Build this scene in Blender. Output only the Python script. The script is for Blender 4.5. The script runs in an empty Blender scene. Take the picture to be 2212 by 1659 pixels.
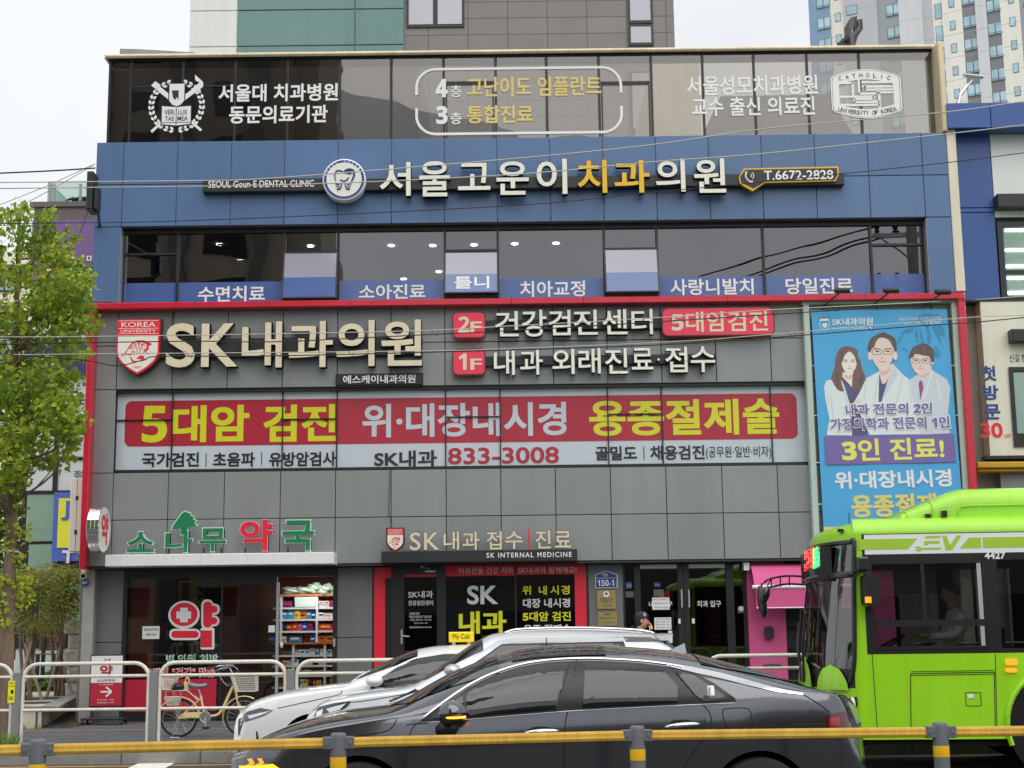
import bpy, bmesh, math, random
from mathutils import Vector, Matrix
from math import sin, cos, pi, radians, sqrt

S = bpy.context.scene
COL = S.collection
# ------------------------------------------------------------------ camera
FPX, CX, CY, CAMH = 3200.0, 1106.0, 829.5, 1.5
PITCH, ROLL = radians(9.76), 0.0120
_R0, _U0, FW = Vector((1, 0, 0)), Vector((0, -sin(PITCH), cos(PITCH))), Vector((0, cos(PITCH), sin(PITCH)))
RV = _R0 * cos(ROLL) - _U0 * sin(ROLL)
UV = _R0 * sin(ROLL) + _U0 * cos(ROLL)
cd = bpy.data.cameras.new("camera")
cam = bpy.data.objects.new("camera", cd)
COL.objects.link(cam)
cam.matrix_world = Matrix(((RV.x, UV.x, -FW.x, 0), (RV.y, UV.y, -FW.y, 0), (RV.z, UV.z, -FW.z, CAMH), (0, 0, 0, 1)))
cd.sensor_width = 36.0
cd.lens = 36.0 * FPX / 2212.0
cd.clip_start, cd.clip_end = 0.1, 2000
S.camera = cam
# ------------------------------------------------------------------ sky and sun (overcast)
SUN_EL, SUN_ROT = radians(58), radians(195)
w = bpy.data.worlds.new("World")
S.world = w
w.use_nodes = True
nt = w.node_tree
bg = nt.nodes["Background"]
sky = nt.nodes.new("ShaderNodeTexSky")
sky.sky_type = 'NISHITA'
sky.sun_disc = False
sky.sun_elevation, sky.sun_rotation = SUN_EL, SUN_ROT
sky.dust_density = 4.0
hs = nt.nodes.new("ShaderNodeHueSaturation")
hs.inputs["Saturation"].default_value = 0.25
nt.links.new(sky.outputs[0], hs.inputs["Color"])
tc = nt.nodes.new("ShaderNodeTexCoord")
nz = nt.nodes.new("ShaderNodeTexNoise")
nz.inputs["Scale"].default_value = 2.2
nz.inputs["Detail"].default_value = 5
nt.links.new(tc.outputs["Generated"], nz.inputs["Vector"])
cr = nt.nodes.new("ShaderNodeValToRGB")
cr.color_ramp.elements[0].position, cr.color_ramp.elements[1].position = 0.3, 0.7
cr.color_ramp.elements[0].color = (7.6, 8.0, 8.4, 1)
cr.color_ramp.elements[1].color = (9.9, 10.1, 10.3, 1)
nt.links.new(nz.outputs["Fac"], cr.inputs[0])
mx = nt.nodes.new("ShaderNodeMixRGB")
mx.inputs[0].default_value = 0.9
nt.links.new(hs.outputs[0], mx.inputs[1])
nt.links.new(cr.outputs[0], mx.inputs[2])
nt.links.new(mx.outputs[0], bg.inputs["Color"])
bg.inputs["Strength"].default_value = 0.074
sl = bpy.data.lights.new("sun", 'SUN')
sl.energy, sl.angle, sl.color = 1.5, radians(80), (1, 0.96, 0.9)
so = bpy.data.objects.new("sun", sl)
COL.objects.link(so)
_sd = Vector((0.25 * cos(SUN_EL), -0.97 * cos(SUN_EL), sin(SUN_EL)))
so.rotation_euler = _sd.to_track_quat('Z', 'Y').to_euler()
so.location = (0, -20, 40)
vs = S.view_settings
vs.view_transform, vs.look, vs.exposure, vs.gamma = "Standard", "None", 0.54, 1.0
vs.use_curve_mapping = False
S.cycles.max_bounces = 7
S.cycles.transparent_max_bounces = 12
S.cycles.use_denoising = True
S.cycles.caustics_reflective = S.cycles.caustics_refractive = False

# ------------------------------------------------------------------ helpers
EYE = Vector((0, 0, CAMH))
def ray(u, v):
 return RV * ((u - CX) / FPX) + UV * (-(v - CY) / FPX) + FW
def P(u, v, Y):
 "point of the plane y=Y measured at pixel (u, v) of the 2212 px wide photograph"
 d = ray(u, v)
 return EYE + d * (Y / d.y)
def PZ(u, v, z):
 d = ray(u, v)
 return EYE + d * ((z - CAMH) / d.z)
def PP(u, v, o, n):
 d = ray(u, v)
 return EYE + d * ((o - EYE).dot(n) / d.dot(n))
def lin(c):
 return tuple(((x / 255) / 12.92 if x / 255 <= .04045 else ((x / 255 + .055) / 1.055) ** 2.4) for x in c)
ILL = 0.80
def A(r, g, b, k=1.0):
 "albedo that reads as this display colour under the scene's daylight"
 return tuple(min(.86, x / ILL * k) for x in lin((r, g, b)))

MATS = {}
def mat(name, col, rough=.5, metal=0.0, noise=0.0, nscale=3.0, bump=0.0, bscale=40.0, coat=0.0, spec=.5, streak=False, emit=None, estr=0.0):
 m = bpy.data.materials.new(name)
 m.use_nodes = True
 t = m.node_tree
 b = t.nodes["Principled BSDF"]
 b.inputs["Base Color"].default_value = (*col, 1)
 b.inputs["Roughness"].default_value = rough
 b.inputs["Metallic"].default_value = metal
 b.inputs["Specular IOR Level"].default_value = spec
 b.inputs["Coat Weight"].default_value = coat
 b.inputs["Coat Roughness"].default_value = .04
 if emit:
  b.inputs["Emission Color"].default_value = (*emit, 1)
  b.inputs["Emission Strength"].default_value = estr
 if noise or bump:
  tc = t.nodes.new("ShaderNodeTexCoord")
  src = tc.outputs["Object"]
  if streak:
   mp = t.nodes.new("ShaderNodeMapping")
   mp.inputs["Scale"].default_value = (1, 1, .15)
   t.links.new(src, mp.inputs[0])
   src = mp.outputs[0]
 if noise:
  n = t.nodes.new("ShaderNodeTexNoise")
  n.inputs["Scale"].default_value = nscale
  n.inputs["Detail"].default_value = 6
  n.inputs["Roughness"].default_value = .65
  t.links.new(src, n.inputs["Vector"])
  r = t.nodes.new("ShaderNodeValToRGB")
  r.color_ramp.elements[0].position, r.color_ramp.elements[1].position = .3, .72
  a, c = 1 - noise, 1 + noise
  r.color_ramp.elements[0].color = (col[0] * a, col[1] * a, col[2] * a, 1)
  r.color_ramp.elements[1].color = (min(.9, col[0] * c), min(.9, col[1] * c), min(.9, col[2] * c), 1)
  t.links.new(n.outputs["Fac"], r.inputs[0])
  cout = r.outputs[0]
  if streak:
   mp2 = t.nodes.new("ShaderNodeMapping"); mp2.inputs["Scale"].default_value = (5, 5, .35)
   n3 = t.nodes.new("ShaderNodeTexNoise"); n3.inputs["Scale"].default_value = nscale; n3.inputs["Detail"].default_value = 5
   t.links.new(tc.outputs["Object"], mp2.inputs[0]); t.links.new(mp2.outputs[0], n3.inputs["Vector"])
   m3 = t.nodes.new("ShaderNodeMapRange"); m3.inputs["From Min"].default_value, m3.inputs["From Max"].default_value = .35, .75
   m3.inputs["To Min"].default_value, m3.inputs["To Max"].default_value = 1.03, 1 - noise * .9
   t.links.new(n3.outputs["Fac"], m3.inputs["Value"])
   x3_ = t.nodes.new("ShaderNodeMixRGB"); x3_.blend_type = 'MULTIPLY'; x3_.inputs[0].default_value = 1
   t.links.new(cout, x3_.inputs[1]); t.links.new(m3.outputs[0], x3_.inputs[2]); cout = x3_.outputs[0]
  t.links.new(cout, b.inputs["Base Color"])
  mr = t.nodes.new("ShaderNodeMapRange")
  mr.inputs["To Min"].default_value, mr.inputs["To Max"].default_value = max(0, rough - .08), min(1, rough + .1)
  t.links.new(n.outputs["Fac"], mr.inputs["Value"])
  t.links.new(mr.outputs[0], b.inputs["Roughness"])
 if bump:
  n2 = t.nodes.new("ShaderNodeTexNoise")
  n2.inputs["Scale"].default_value = bscale
  n2.inputs["Detail"].default_value = 4
  t.links.new(src, n2.inputs["Vector"])
  bp = t.nodes.new("ShaderNodeBump")
  bp.inputs["Strength"].default_value = bump
  bp.inputs["Distance"].default_value = .01
  t.links.new(n2.outputs["Fac"], bp.inputs["Height"])
  t.links.new(bp.outputs[0], b.inputs["Normal"])
 MATS[name] = m
 return m
def glass(name, tint, refl=.08, fres=.35, wav=0.0, wscale=1.3, rough=0.0):
 m = bpy.data.materials.new(name)
 m.use_nodes = True
 t = m.node_tree
 t.nodes.remove(t.nodes["Principled BSDF"])
 out = t.nodes["Material Output"]
 tr = t.nodes.new("ShaderNodeBsdfTransparent")
 tr.inputs[0].default_value = (*tint, 1)
 gl = t.nodes.new("ShaderNodeBsdfGlossy")
 gl.inputs["Roughness"].default_value = rough
 gl.inputs["Color"].default_value = (.95, .95, .97, 1)
 lw = t.nodes.new("ShaderNodeLayerWeight")
 lw.inputs[0].default_value = .25
 mr = t.nodes.new("ShaderNodeMapRange")
 mr.inputs["To Min"].default_value, mr.inputs["To Max"].default_value = refl, fres
 t.links.new(lw.outputs["Fresnel"], mr.inputs["Value"])
 ms = t.nodes.new("ShaderNodeMixShader")
 t.links.new(mr.outputs[0], ms.inputs[0])
 t.links.new(tr.outputs[0], ms.inputs[1])
 t.links.new(gl.outputs[0], ms.inputs[2])
 t.links.new(ms.outputs[0], out.inputs[0])
 if wav:
  tc = t.nodes.new("ShaderNodeTexCoord")
  n = t.nodes.new("ShaderNodeTexNoise")
  n.inputs["Scale"].default_value = wscale
  n.inputs["Detail"].default_value = 1
  t.links.new(tc.outputs["Object"], n.inputs["Vector"])
  bp = t.nodes.new("ShaderNodeBump")
  bp.inputs["Strength"].default_value = wav
  bp.inputs["Distance"].default_value = .05
  t.links.new(n.outputs["Fac"], bp.inputs["Height"])
  t.links.new(bp.outputs[0], gl.inputs["Normal"])
 MATS[name] = m
 return m

def thing(name, label, cat, loc, group=None):
 o = bpy.data.objects.new(name, None)
 COL.objects.link(o)
 o.location = loc
 o.empty_display_size = .2
 o["label"], o["category"] = label, cat
 if group:
  o["group"] = group
 o["_abs"] = tuple(loc)
 return o
def tag(o, label, cat, group=None):
 o["label"], o["category"] = label, cat
 if group:
  o["group"] = group
 return o
def absloc(o):
 return Vector(o["_abs"]) if o is not None and "_abs" in o.keys() else Vector((0, 0, 0))

class MB:
 def __init__(s):
  s.v, s.f, s.m = [], [], []
 def add(s, vs, fs, mi=0):
  b = len(s.v)
  s.v += [tuple(x) for x in vs]
  s.f += [tuple(i + b for i in f) for f in fs]
  s.m += [mi] * len(fs)
  return s
 def box(s, x0, x1, y0, y1, z0, z1, mi=0):
  x0, x1 = min(x0, x1), max(x0, x1); y0, y1 = min(y0, y1), max(y0, y1); z0, z1 = min(z0, z1), max(z0, z1)
  return s.add([(x0, y0, z0), (x1, y0, z0), (x1, y1, z0), (x0, y1, z0), (x0, y0, z1), (x1, y0, z1), (x1, y1, z1), (x0, y1, z1)],
      [(0, 3, 2, 1), (4, 5, 6, 7), (0, 1, 5, 4), (1, 2, 6, 5), (2, 3, 7, 6), (3, 0, 4, 7)], mi)
 def cbox(s, x0, x1, y0, y1, z0, z1, c=.01, mi=0):
  "box whose front edges (y0 side) are chamfered"
  x0, x1 = min(x0, x1), max(x0, x1); z0, z1 = min(z0, z1), max(z0, z1)
  return s.add([(x0 + c, y0, z0 + c), (x1 - c, y0, z0 + c), (x1 - c, y0, z1 - c), (x0 + c, y0, z1 - c),
       (x0, y0 + c, z0), (x1, y0 + c, z0), (x1, y0 + c, z1), (x0, y0 + c, z1),
       (x0, y1, z0), (x1, y1, z0), (x1, y1, z1), (x0, y1, z1)],
      [(0, 1, 2, 3), (0, 4, 5, 1), (1, 5, 6, 2), (2, 6, 7, 3), (3, 7, 4, 0), (4, 8, 9, 5), (5, 9, 10, 6), (6, 10, 11, 7), (7, 11, 8, 4), (8, 11, 10, 9)], mi)
 def quad(s, a, b, c, d, mi=0):
  return s.add([a, b, c, d], [(0, 1, 2, 3)], mi)
 def prism(s, pts, y0, y1, mi=0):
  "pts: (x, z) outline counter-clockwise seen from the front (-y)"
  n = len(pts)
  a = sum(pts[i][0] * pts[(i + 1) % n][1] - pts[(i + 1) % n][0] * pts[i][1] for i in range(n))
  if a < 0:
   pts = pts[::-1]
  vs = [(x, y0, z) for x, z in pts] + [(x, y1, z) for x, z in pts]
  fs = [tuple(range(n)), tuple(range(2 * n - 1, n - 1, -1))]
  fs += [(i, i + n, (i + 1) % n + n, (i + 1) % n) for i in range(n)]
  return s.add(vs, fs, mi)
 def tube(s, pts, r, n=8, mi=0, cap=True, flat=None):
  pts = [Vector(p) for p in pts]
  rs = r if isinstance(r, (list, tuple)) else [r] * len(pts)
  vs, fs = [], []
  up = Vector((0, 0, 1))
  prev = None
  for i, p in enumerate(pts):
   t = (pts[min(i + 1, len(pts) - 1)] - pts[max(i - 1, 0)])
   if t.length < 1e-9:
    t = Vector((1, 0, 0))
   t.normalize()
   if prev is None:
    a = t.cross(up)
    if a.length < .05:
     a = t.cross(Vector((0, 1, 0)))
   else:
    a = prev - t * prev.dot(t)
   a.normalize()
   prev = a
   b = t.cross(a)
   for k in range(n):
    an = 2 * pi * k / n
    vs.append(p + (a * cos(an) + b * sin(an)) * rs[i])
  for i in range(len(pts) - 1):
   for k in range(n):
    fs.append((i * n + k, i * n + (k + 1) % n, (i + 1) * n + (k + 1) % n, (i + 1) * n + k))
  if cap:
   fs.append(tuple(range(n - 1, -1, -1)))
   fs.append(tuple((len(pts) - 1) * n + k for k in range(n)))
  return s.add(vs, fs, mi)
 def cyl(s, c, axis, r, h, n=20, mi=0):
  c = Vector(c); a = Vector(axis).normalized() * h
  return s.tube([c, c + a], r, n, mi)
 def lathe(s, c, axis, prof, n=24, mi=0):
  "prof: (radius, offset along axis)"
  c = Vector(c); ax = Vector(axis).normalized()
  a = ax.cross(Vector((0, 0, 1)))
  if a.length < .05:
   a = ax.cross(Vector((0, 1, 0)))
  a.normalize(); b = ax.cross(a)
  vs, fs = [], []
  for r, o in prof:
   for k in range(n):
    t = 2 * pi * k / n
    vs.append(c + ax * o + (a * cos(t) + b * sin(t)) * r)
  for i in range(len(prof) - 1):
   for k in range(n):
    fs.append((i * n + k, i * n + (k + 1) % n, (i + 1) * n + (k + 1) % n, (i + 1) * n + k))
  return s.add(vs, fs, mi)
 def ell(s, c, rx, ry, rz, n=16, m=10, mi=0, M=None):
  vs, fs = [], []
  c = Vector(c)
  for i in range(m + 1):
   th = pi * i / m
   for k in range(n):
    ph = 2 * pi * k / n
    p = Vector((rx * sin(th) * cos(ph), ry * sin(th) * sin(ph), rz * cos(th)))
    if M is not None:
     p = M @ p
    vs.append(c + p)
  for i in range(m):
   for k in range(n):
    fs.append((i * n + k, (i + 1) * n + k, (i + 1) * n + (k + 1) % n, i * n + (k + 1) % n))
  return s.add(vs, fs, mi)
 def grid(s, rows, mi=0, closed=False):
  n = len(rows[0])
  vs = [p for r in rows for p in r]
  fs = []
  for i in range(len(rows) - 1):
   for k in range(n if closed else n - 1):
    fs.append((i * n + k, i * n + (k + 1) % n, (i + 1) * n + (k + 1) % n, (i + 1) * n + k))
  return s.add(vs, fs, mi)
 def xform(s, M, start=0):
  for i in range(start, len(s.v)):
   s.v[i] = tuple(M @ Vector(s.v[i]))
  return s
 def build(s, name, mats, parent=None, smooth=False, kind=None, label=None, auto=None, recalc=False):
  me = bpy.data.meshes.new(name)
  L = Vector((0, 0, 0))
  vs = s.v
  top = parent is None
  if top:
   n = max(1, len(vs))
   xs = [p[0] for p in vs]; ys = [p[1] for p in vs]; zs = [p[2] for p in vs]
   L = Vector(((min(xs) + max(xs)) / 2, (min(ys) + max(ys)) / 2, min(zs)))
   vs = [(p[0] - L.x, p[1] - L.y, p[2] - L.z) for p in vs]
  me.from_pydata(vs, [], s.f)
  if not isinstance(mats, (list, tuple)):
   mats = [mats]
  for m in mats:
   me.materials.append(MATS[m] if isinstance(m, str) else m)
  me.polygons.foreach_set("material_index", s.m)
  if recalc:
   bm = bmesh.new(); bm.from_mesh(me)
   bmesh.ops.remove_doubles(bm, verts=bm.verts, dist=1e-5)
   bmesh.ops.recalc_face_normals(bm, faces=bm.faces)
   bm.to_mesh(me); bm.free()
  if smooth:
   me.polygons.foreach_set("use_smooth", [True] * len(me.polygons))
  if smooth and auto:
   me.set_sharp_from_angle(angle=radians(auto))
  me.update()
  o = bpy.data.objects.new(name, me)
  COL.objects.link(o)
  if top:
   o.location = L
  elif parent is not None:
   o.parent = parent
   if "_abs" in parent.keys():
    o.location = -Vector(parent["_abs"])
  if kind:
   o["kind"] = kind
  if label:
   o["label"] = label
  return o

_GC = {}
def glyph(s, off, ext, sp=1.0):
 key = (s, off, ext, sp)
 if key in _GC:
  return _GC[key]
 c = bpy.data.curves.new("t", 'FONT')
 c.body, c.size, c.offset, c.extrude, c.resolution_u = s, 1.0, off, (.5 if ext else 0), 4
 c.space_character = sp
 o = bpy.data.objects.new("t", c)
 me = bpy.data.meshes.new_from_object(o)
 vs = [tuple(v.co) for v in me.vertices]
 fs = [tuple(p.vertices) for p in me.polygons]
 bpy.data.objects.remove(o); bpy.data.meshes.remove(me); bpy.data.curves.remove(c)
 _GC[key] = (vs, fs)
 return _GC[key]
def text(mb, s, x0, x1, z0, z1, Y, bold=.012, depth=0.0, mi=0, sp=1.0, shear=0.0):
 "lettering s filling the rectangle x0..x1, z0..z1, front face at y=Y, optional depth behind it"
 off = min(bold, .018); ex = max(0.0, bold - off)
 vs, fs = glyph(s, off, depth > 0, sp)
 if not vs:
  return
 ax, bx = min(v[0] for v in vs) - ex, max(v[0] for v in vs) + ex
 az, bz = min(v[1] for v in vs) - ex, max(v[1] for v in vs) + ex
 shifts = [(0, 0)] if ex == 0 else [(-ex, -ex), (ex, -ex), (ex, ex), (-ex, ex), (0, ex), (0, -ex)]
 kx, kz = (x1 - x0) / (bx - ax), (z1 - z0) / (bz - az)
 for q, (dx, dz) in enumerate(shifts):
  out = []
  for v in vs:
   x = x0 + (v[0] + dx - ax) * kx; z = z0 + (v[1] + dz - az) * kz
   x += shear * (z - z0)
   y = Y - q * .0004 + (depth * (.5 - v[2]) if depth > 0 else 0)
   out.append((x, y, z))
  mb.add(out, fs, mi)
def rect(u0, u1, v0, v1, Y):
 "world (x0, x1, z0, z1) of a picture box measured about its centre, in plane y=Y"
 um, vm = (u0 + u1) / 2, (v0 + v1) / 2
 return P(u0, vm, Y).x, P(u1, vm, Y).x, P(um, v1, Y).z, P(um, v0, Y).z
def ptext(mb, s, u0, u1, v0, v1, Y, **k):
 x0, x1, z0, z1 = rect(u0, u1, v0, v1, Y)
 text(mb, s, x0, x1, z0, z1, Y, **k)
def rrect(x0, x1, z0, z1, r, n=6):
 pts = []
 for cx, cz, a in ((x1 - r, z0 + r, -90), (x1 - r, z1 - r, 0), (x0 + r, z1 - r, 90), (x0 + r, z0 + r, 180)):
  for k in range(n + 1):
   t = radians(a + 90 * k / n)
   pts.append((cx + r * cos(t), cz + r * sin(t)))
 return pts
def ring(x0, x1, z0, z1, r, t, Y, mb, mi=0, y1=None):
 "rounded rectangular line of width t"
 a = rrect(x0, x1, z0, z1, r); b = rrect(x0 + t, x1 - t, z0 + t, z1 - t, max(.001, r - t))
 n = len(a)
 for i in range(n):
  j = (i + 1) % n
  mb.quad((*a[i][:1], Y, a[i][1]), (a[j][0], Y, a[j][1]), (b[j][0], Y, b[j][1]), (b[i][0], Y, b[i][1]), mi)
def lerp(a, b, t):
 return a + (b - a) * t
def interp(pts, x):
 if x <= pts[0][0]:
  return pts[0][1]
 for (a, b), (c, d) in zip(pts, pts[1:]):
  if x <= c:
   return b + (d - b) * (x - a) / (c - a)
 return pts[-1][1]
def spline(pts, x):
 "monotone cubic through (x, y) points"
 n = len(pts)
 if x <= pts[0][0]:
  return pts[0][1]
 if x >= pts[-1][0]:
  return pts[-1][1]
 d = [(pts[i + 1][1] - pts[i][1]) / (pts[i + 1][0] - pts[i][0]) for i in range(n - 1)]
 m = [d[0]] + [0 if d[i - 1] * d[i] <= 0 else 2 * d[i - 1] * d[i] / (d[i - 1] + d[i]) for i in range(1, n - 1)] + [d[-1]]
 for i in range(n - 1):
  if x <= pts[i + 1][0]:
   h = pts[i + 1][0] - pts[i][0]; t = (x - pts[i][0]) / h
   return ((2 * t**3 - 3 * t**2 + 1) * pts[i][1] + (t**3 - 2 * t**2 + t) * h * m[i] + (-2 * t**3 + 3 * t**2) * pts[i + 1][1] + (t**3 - t**2) * h * m[i + 1])
def smoothpath(pts, n=6):
 "Catmull-Rom through 3-D points"
 pts = [Vector(p) for p in pts]
 out = []
 for i in range(len(pts) - 1):
  p0, p1, p2, p3 = pts[max(i - 1, 0)], pts[i], pts[i + 1], pts[min(i + 2, len(pts) - 1)]
  for k in range(n):
   t = k / n
   out.append(.5 * ((2 * p1) + (p2 - p0) * t + (2 * p0 - 5 * p1 + 4 * p2 - p3) * t * t + (3 * p1 - p0 - 3 * p2 + p3) * t**3))
 out.append(pts[-1])
 return out
# ------------------------------------------------------------------ materials
mat("blue_panel", A(76, 104, 143), .36, noise=.06, nscale=.9, streak=True, bump=.03, bscale=1.5)
mat("blue_deep", A(44, 78, 140), .35, noise=.06, nscale=.9, streak=True)
mat("grey_panel", A(130, 134, 135), .38, metal=.15, noise=.06, nscale=.8, streak=True, bump=.03, bscale=1.5)
mat("grey_dark_panel", A(104, 107, 106), .42, noise=.07, nscale=1.2, streak=True)
for k_, q_ in (("b", .96), ("c", 1.035)):
 mat("blue_panel_" + k_, A(76, 104, 143, q_), .34 + .05 * (k_ == "b"), noise=.07, nscale=.9, streak=True, bump=.03, bscale=1.5); mat("grey_panel_" + k_, A(130, 134, 135, q_), .36, metal=.15, noise=.06, nscale=.8, streak=True, bump=.03, bscale=1.5)
mat("sealant", A(150, 138, 130), .7)
mat("joint", (.012, .012, .013), .8)
mat("black_frame", (.016, .016, .018), .38, noise=.15, nscale=4)
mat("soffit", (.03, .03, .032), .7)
mat("coping", A(205, 190, 160), .5, noise=.16, nscale=2.5, streak=True)
mat("beige_trim", A(206, 198, 178), .5, noise=.1, nscale=2.0, streak=True)
mat("red_trim", A(186, 24, 50), .28, noise=.07, nscale=1.5, coat=.3)
mat("red_film", A(176, 30, 56), .45, noise=.04, nscale=1.0)
mat("red_paint", A(214, 32, 56), .4, noise=.05, nscale=1.0)
mat("white_film", (.70, .78, .86), .5, noise=.03, nscale=.8)
mat("yellow_film", A(240, 226, 36), .4)
mat("black_film", (.018, .018, .02), .4)
mat("pale_text", A(216, 226, 232), .4)
mat("white_text", A(236, 238, 238), .45)
mat("gold_text", A(206, 184, 106), .45)
mat("cream_face", A(226, 222, 204), .45, noise=.06, nscale=5, streak=True)
mat("beige_face", A(206, 194, 168), .45, noise=.06, nscale=5, streak=True)
mat("letter_side", (.03, .028, .026), .5)
mat("yellow_face", A(238, 172, 24), .42, noise=.05, nscale=5)
mat("black_bar", (.02, .021, .025), .4, noise=.15, nscale=3)
mat("navy", A(30, 64, 128), .4)
mat("blue_film", A(74, 98, 152), .12, coat=.6, noise=.05, nscale=1.2)
mat("pink_red", A(222, 50, 80), .35, noise=.05, nscale=3)
mat("concrete", A(150, 148, 142), .85, noise=.14, nscale=2.5, bump=.2, bscale=30)
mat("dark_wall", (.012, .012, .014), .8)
mat("pale_wall", A(206, 200, 180), .8, noise=.12, nscale=4, streak=True)
mat("roof_grey", A(96, 92, 92), .7, noise=.1, nscale=2)
mat("room_wall", (.36, .35, .33), .8, noise=.08, nscale=1)
mat("room_dark", (.035, .033, .03), .8, noise=.2, nscale=2)
mat("room_ceiling", (.3, .3, .3), .8)
mat("lamp", (.9, .9, .9), .5, emit=(1, .96, .88), estr=20)
mat("lamp_panel", (.9, .9, .9), .5, emit=(1, .98, .94), estr=10)
mat("blind", A(128, 112, 84), .6, noise=.1, nscale=4)
mat("apt_grey0", A(96, 92, 90), .7, noise=.08, nscale=1.5, streak=True)
mat("steel", (.55, .56, .57), .28, metal=1.0)
mat("chrome", (.85, .85, .86), .07, metal=1.0)
mat("silver", A(176, 180, 182), .35, metal=.6)
mat("pane_frost", A(140, 142, 156), .12, coat=.8, noise=.04, nscale=.7)
mat("white_paint", A(222, 224, 224), .4, noise=.06, nscale=3, streak=True)
mat("paper", A(222, 226, 234), .7)
mat("black_plastic", (.02, .02, .022), .45)
mat("green_face", A(16, 118, 74), .4, noise=.05, nscale=4)
mat("mint", A(196, 216, 204), .45)
mat("brown_wall", A(150, 76, 56), .5, noise=.12, nscale=2)
mat("wood_shelf", A(178, 106, 70), .5, noise=.1, nscale=6)
mat("brass", A(160, 140, 92), .35, metal=.5, noise=.08, nscale=6)
mat("pink", A(192, 78, 130), .6, noise=.04, nscale=2)
mat("led_green", (.0, .05, .01), .5, emit=(.05, 1, .2), estr=2.5)
mat("led_red", (.05, .0, .0), .5, emit=(1, .06, .05), estr=2.5)
glass("screen_glass", (.62, .60, .57), .07, .4, wav=.12, wscale=.9)
glass("window_glass", (.36, .36, .37), .165, .5, wav=.10, wscale=.8)
glass("shop_glass", (.66, .66, .66), .055, .4, wav=.01)
glass("film_glass", (.97, .97, .97), .006, .1, wav=.05)
glass("clear_glass", (.8, .88, .85), .06, .4)

YF = 26.2
def zx(v, Y=YF, u=1106):
 return P(u, v, Y).z
def xs_at(us, v, Y=YF):
 return [P(u, v, Y).x for u in us]
PR = random.Random(77)
def panels(mb, xs, zs, Y, d=.03, g=.006, mi=0, var=1):
 for i in range(len(xs) - 1):
  for j in range(len(zs) - 1):
   mb.cbox(xs[i] + g, xs[i + 1] - g, Y - d, Y, min(zs[j], zs[j + 1]) + g, max(zs[j], zs[j + 1]) - g, .006, mi + PR.randrange(var))

GZ = .15
bX0, bX1 = P(203, 500, YF).x, P(2056, 500, YF).x
building = thing("clinic_building", "four storey clinic building with blue and grey metal panels and a tinted glass top", "building", ((bX0 + bX1) / 2, YF, GZ))
B = building
# blue cladding ------------------------------------------------------
def SB(s):
 "digits from the bold sans set, so that 1 keeps its flag"
 return "".join(chr(0x1D7EC + int(c)) if c.isdigit() else c for c in s)
Zc0, Zb0, Zb1, Zb2, Zr0 = zx(106), zx(298), zx(390), zx(481), zx(644)
bxs = xs_at([207.5, 269, 385, 501, 616, 731, 846, 960, 1073, 1187, 1301, 1415, 1529, 1643, 1758, 1872, 1989], 310)
bxs[0] = bX0
bxs.append(bX1)
m = MB()
panels(m, bxs, [Zb0, Zb1, Zb2], YF, var=3)
panels(m, bxs[:2], [Zb2, Zr0], YF)
panels(m, bxs[-2:], [Zb2, Zr0], YF)
m.build("blue_cladding", ["blue_panel", "blue_panel_b", "blue_panel_c"], B)
# backing of the cladding, side walls, slabs, rear wall --------------------------
g0 = zx(656); g1 = zx(738); g2 = zx(832); g3 = zx(1012); g4 = zx(1114); g5 = zx(1216)
gxs = xs_at([205, 257, 376, 494, 612, 730, 845, 961, 1077, 1194, 1310, 1426, 1543, 1661, 1778, 1895, 2012], 690)
gx_end = P(2074, 690, YF).x
gxs.append(gx_end)
w3x0, w3x1 = bxs[1], bxs[-2]
w2x0, w2x1 = gxs[1] - .02, P(1752, 930, YF).x
m = MB()
yb0, yb1 = YF, YF + .14
m.box(bX0, bX1, yb0, yb1, Zb2 + .1, Zb0, 1)                      # behind the blue sign band
m.box(bX0, w3x0 - .02, yb0, yb1, Zr0, Zb2 + .1, 1)
m.box(w3x1 + .02, bX1, yb0, yb1, Zr0, Zb2 + .1, 1)
m.box(gxs[0], gx_end, yb0, yb1, g2 + .06, Zr0)
m.box(gxs[0], w2x0, yb0, yb1, g3 - .02, g2 + .06)
m.box(w2x1, gx_end, yb0, yb1, g3 - .02, g2 + .06)
m.box(gxs[0], gx_end, yb0, yb1, g5 + .03, g3 - .02)
m.build("cladding_backing", ["joint", "sealant"], B)
m = MB()
m.box(bX0, bX0 + .2, YF + .14, 38, GZ, Zb0)
m.box(bX1 - .2, bX1, YF + .14, 38, GZ, Zb0)
m.box(bX0 + .2, bX1 - .2, 37.8, 38, GZ, Zb0)
m.build("outer_wall", "concrete", B)
m = MB()
m.box(bX0 + .2, bX1 - .2, YF + .14, 37.8, Zb0 - .3, Zb0 - .02)         # roof slab
m.build("roof", "roof_grey", B)
zc3 = Zb2 + .02; zf3 = Zr0 - .15
zc2 = g2 + .12; zf2 = g3 - .25
m = MB()
m.box(bX0 + .2, bX1 - .2, YF + .14, 33, zc3, Zb0 - .31, 1)
m.box(bX0 + .2, bX1 - .2, YF + .14, 33, zc2, zf3, 0)
m.box(bX0 + .2, bX1 - .2, YF + .55, 33, g5 + .05, zf2, 0)
m.box(bX0 + .2, bX1 - .2, 32, 32.1, zf3, zc3, 0)
m.box(bX0 + .2, bX1 - .2, 32, 32.1, zf2, zc2, 0)
m.build("inner_floors", ["room_wall", "room_ceiling"], B)
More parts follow.
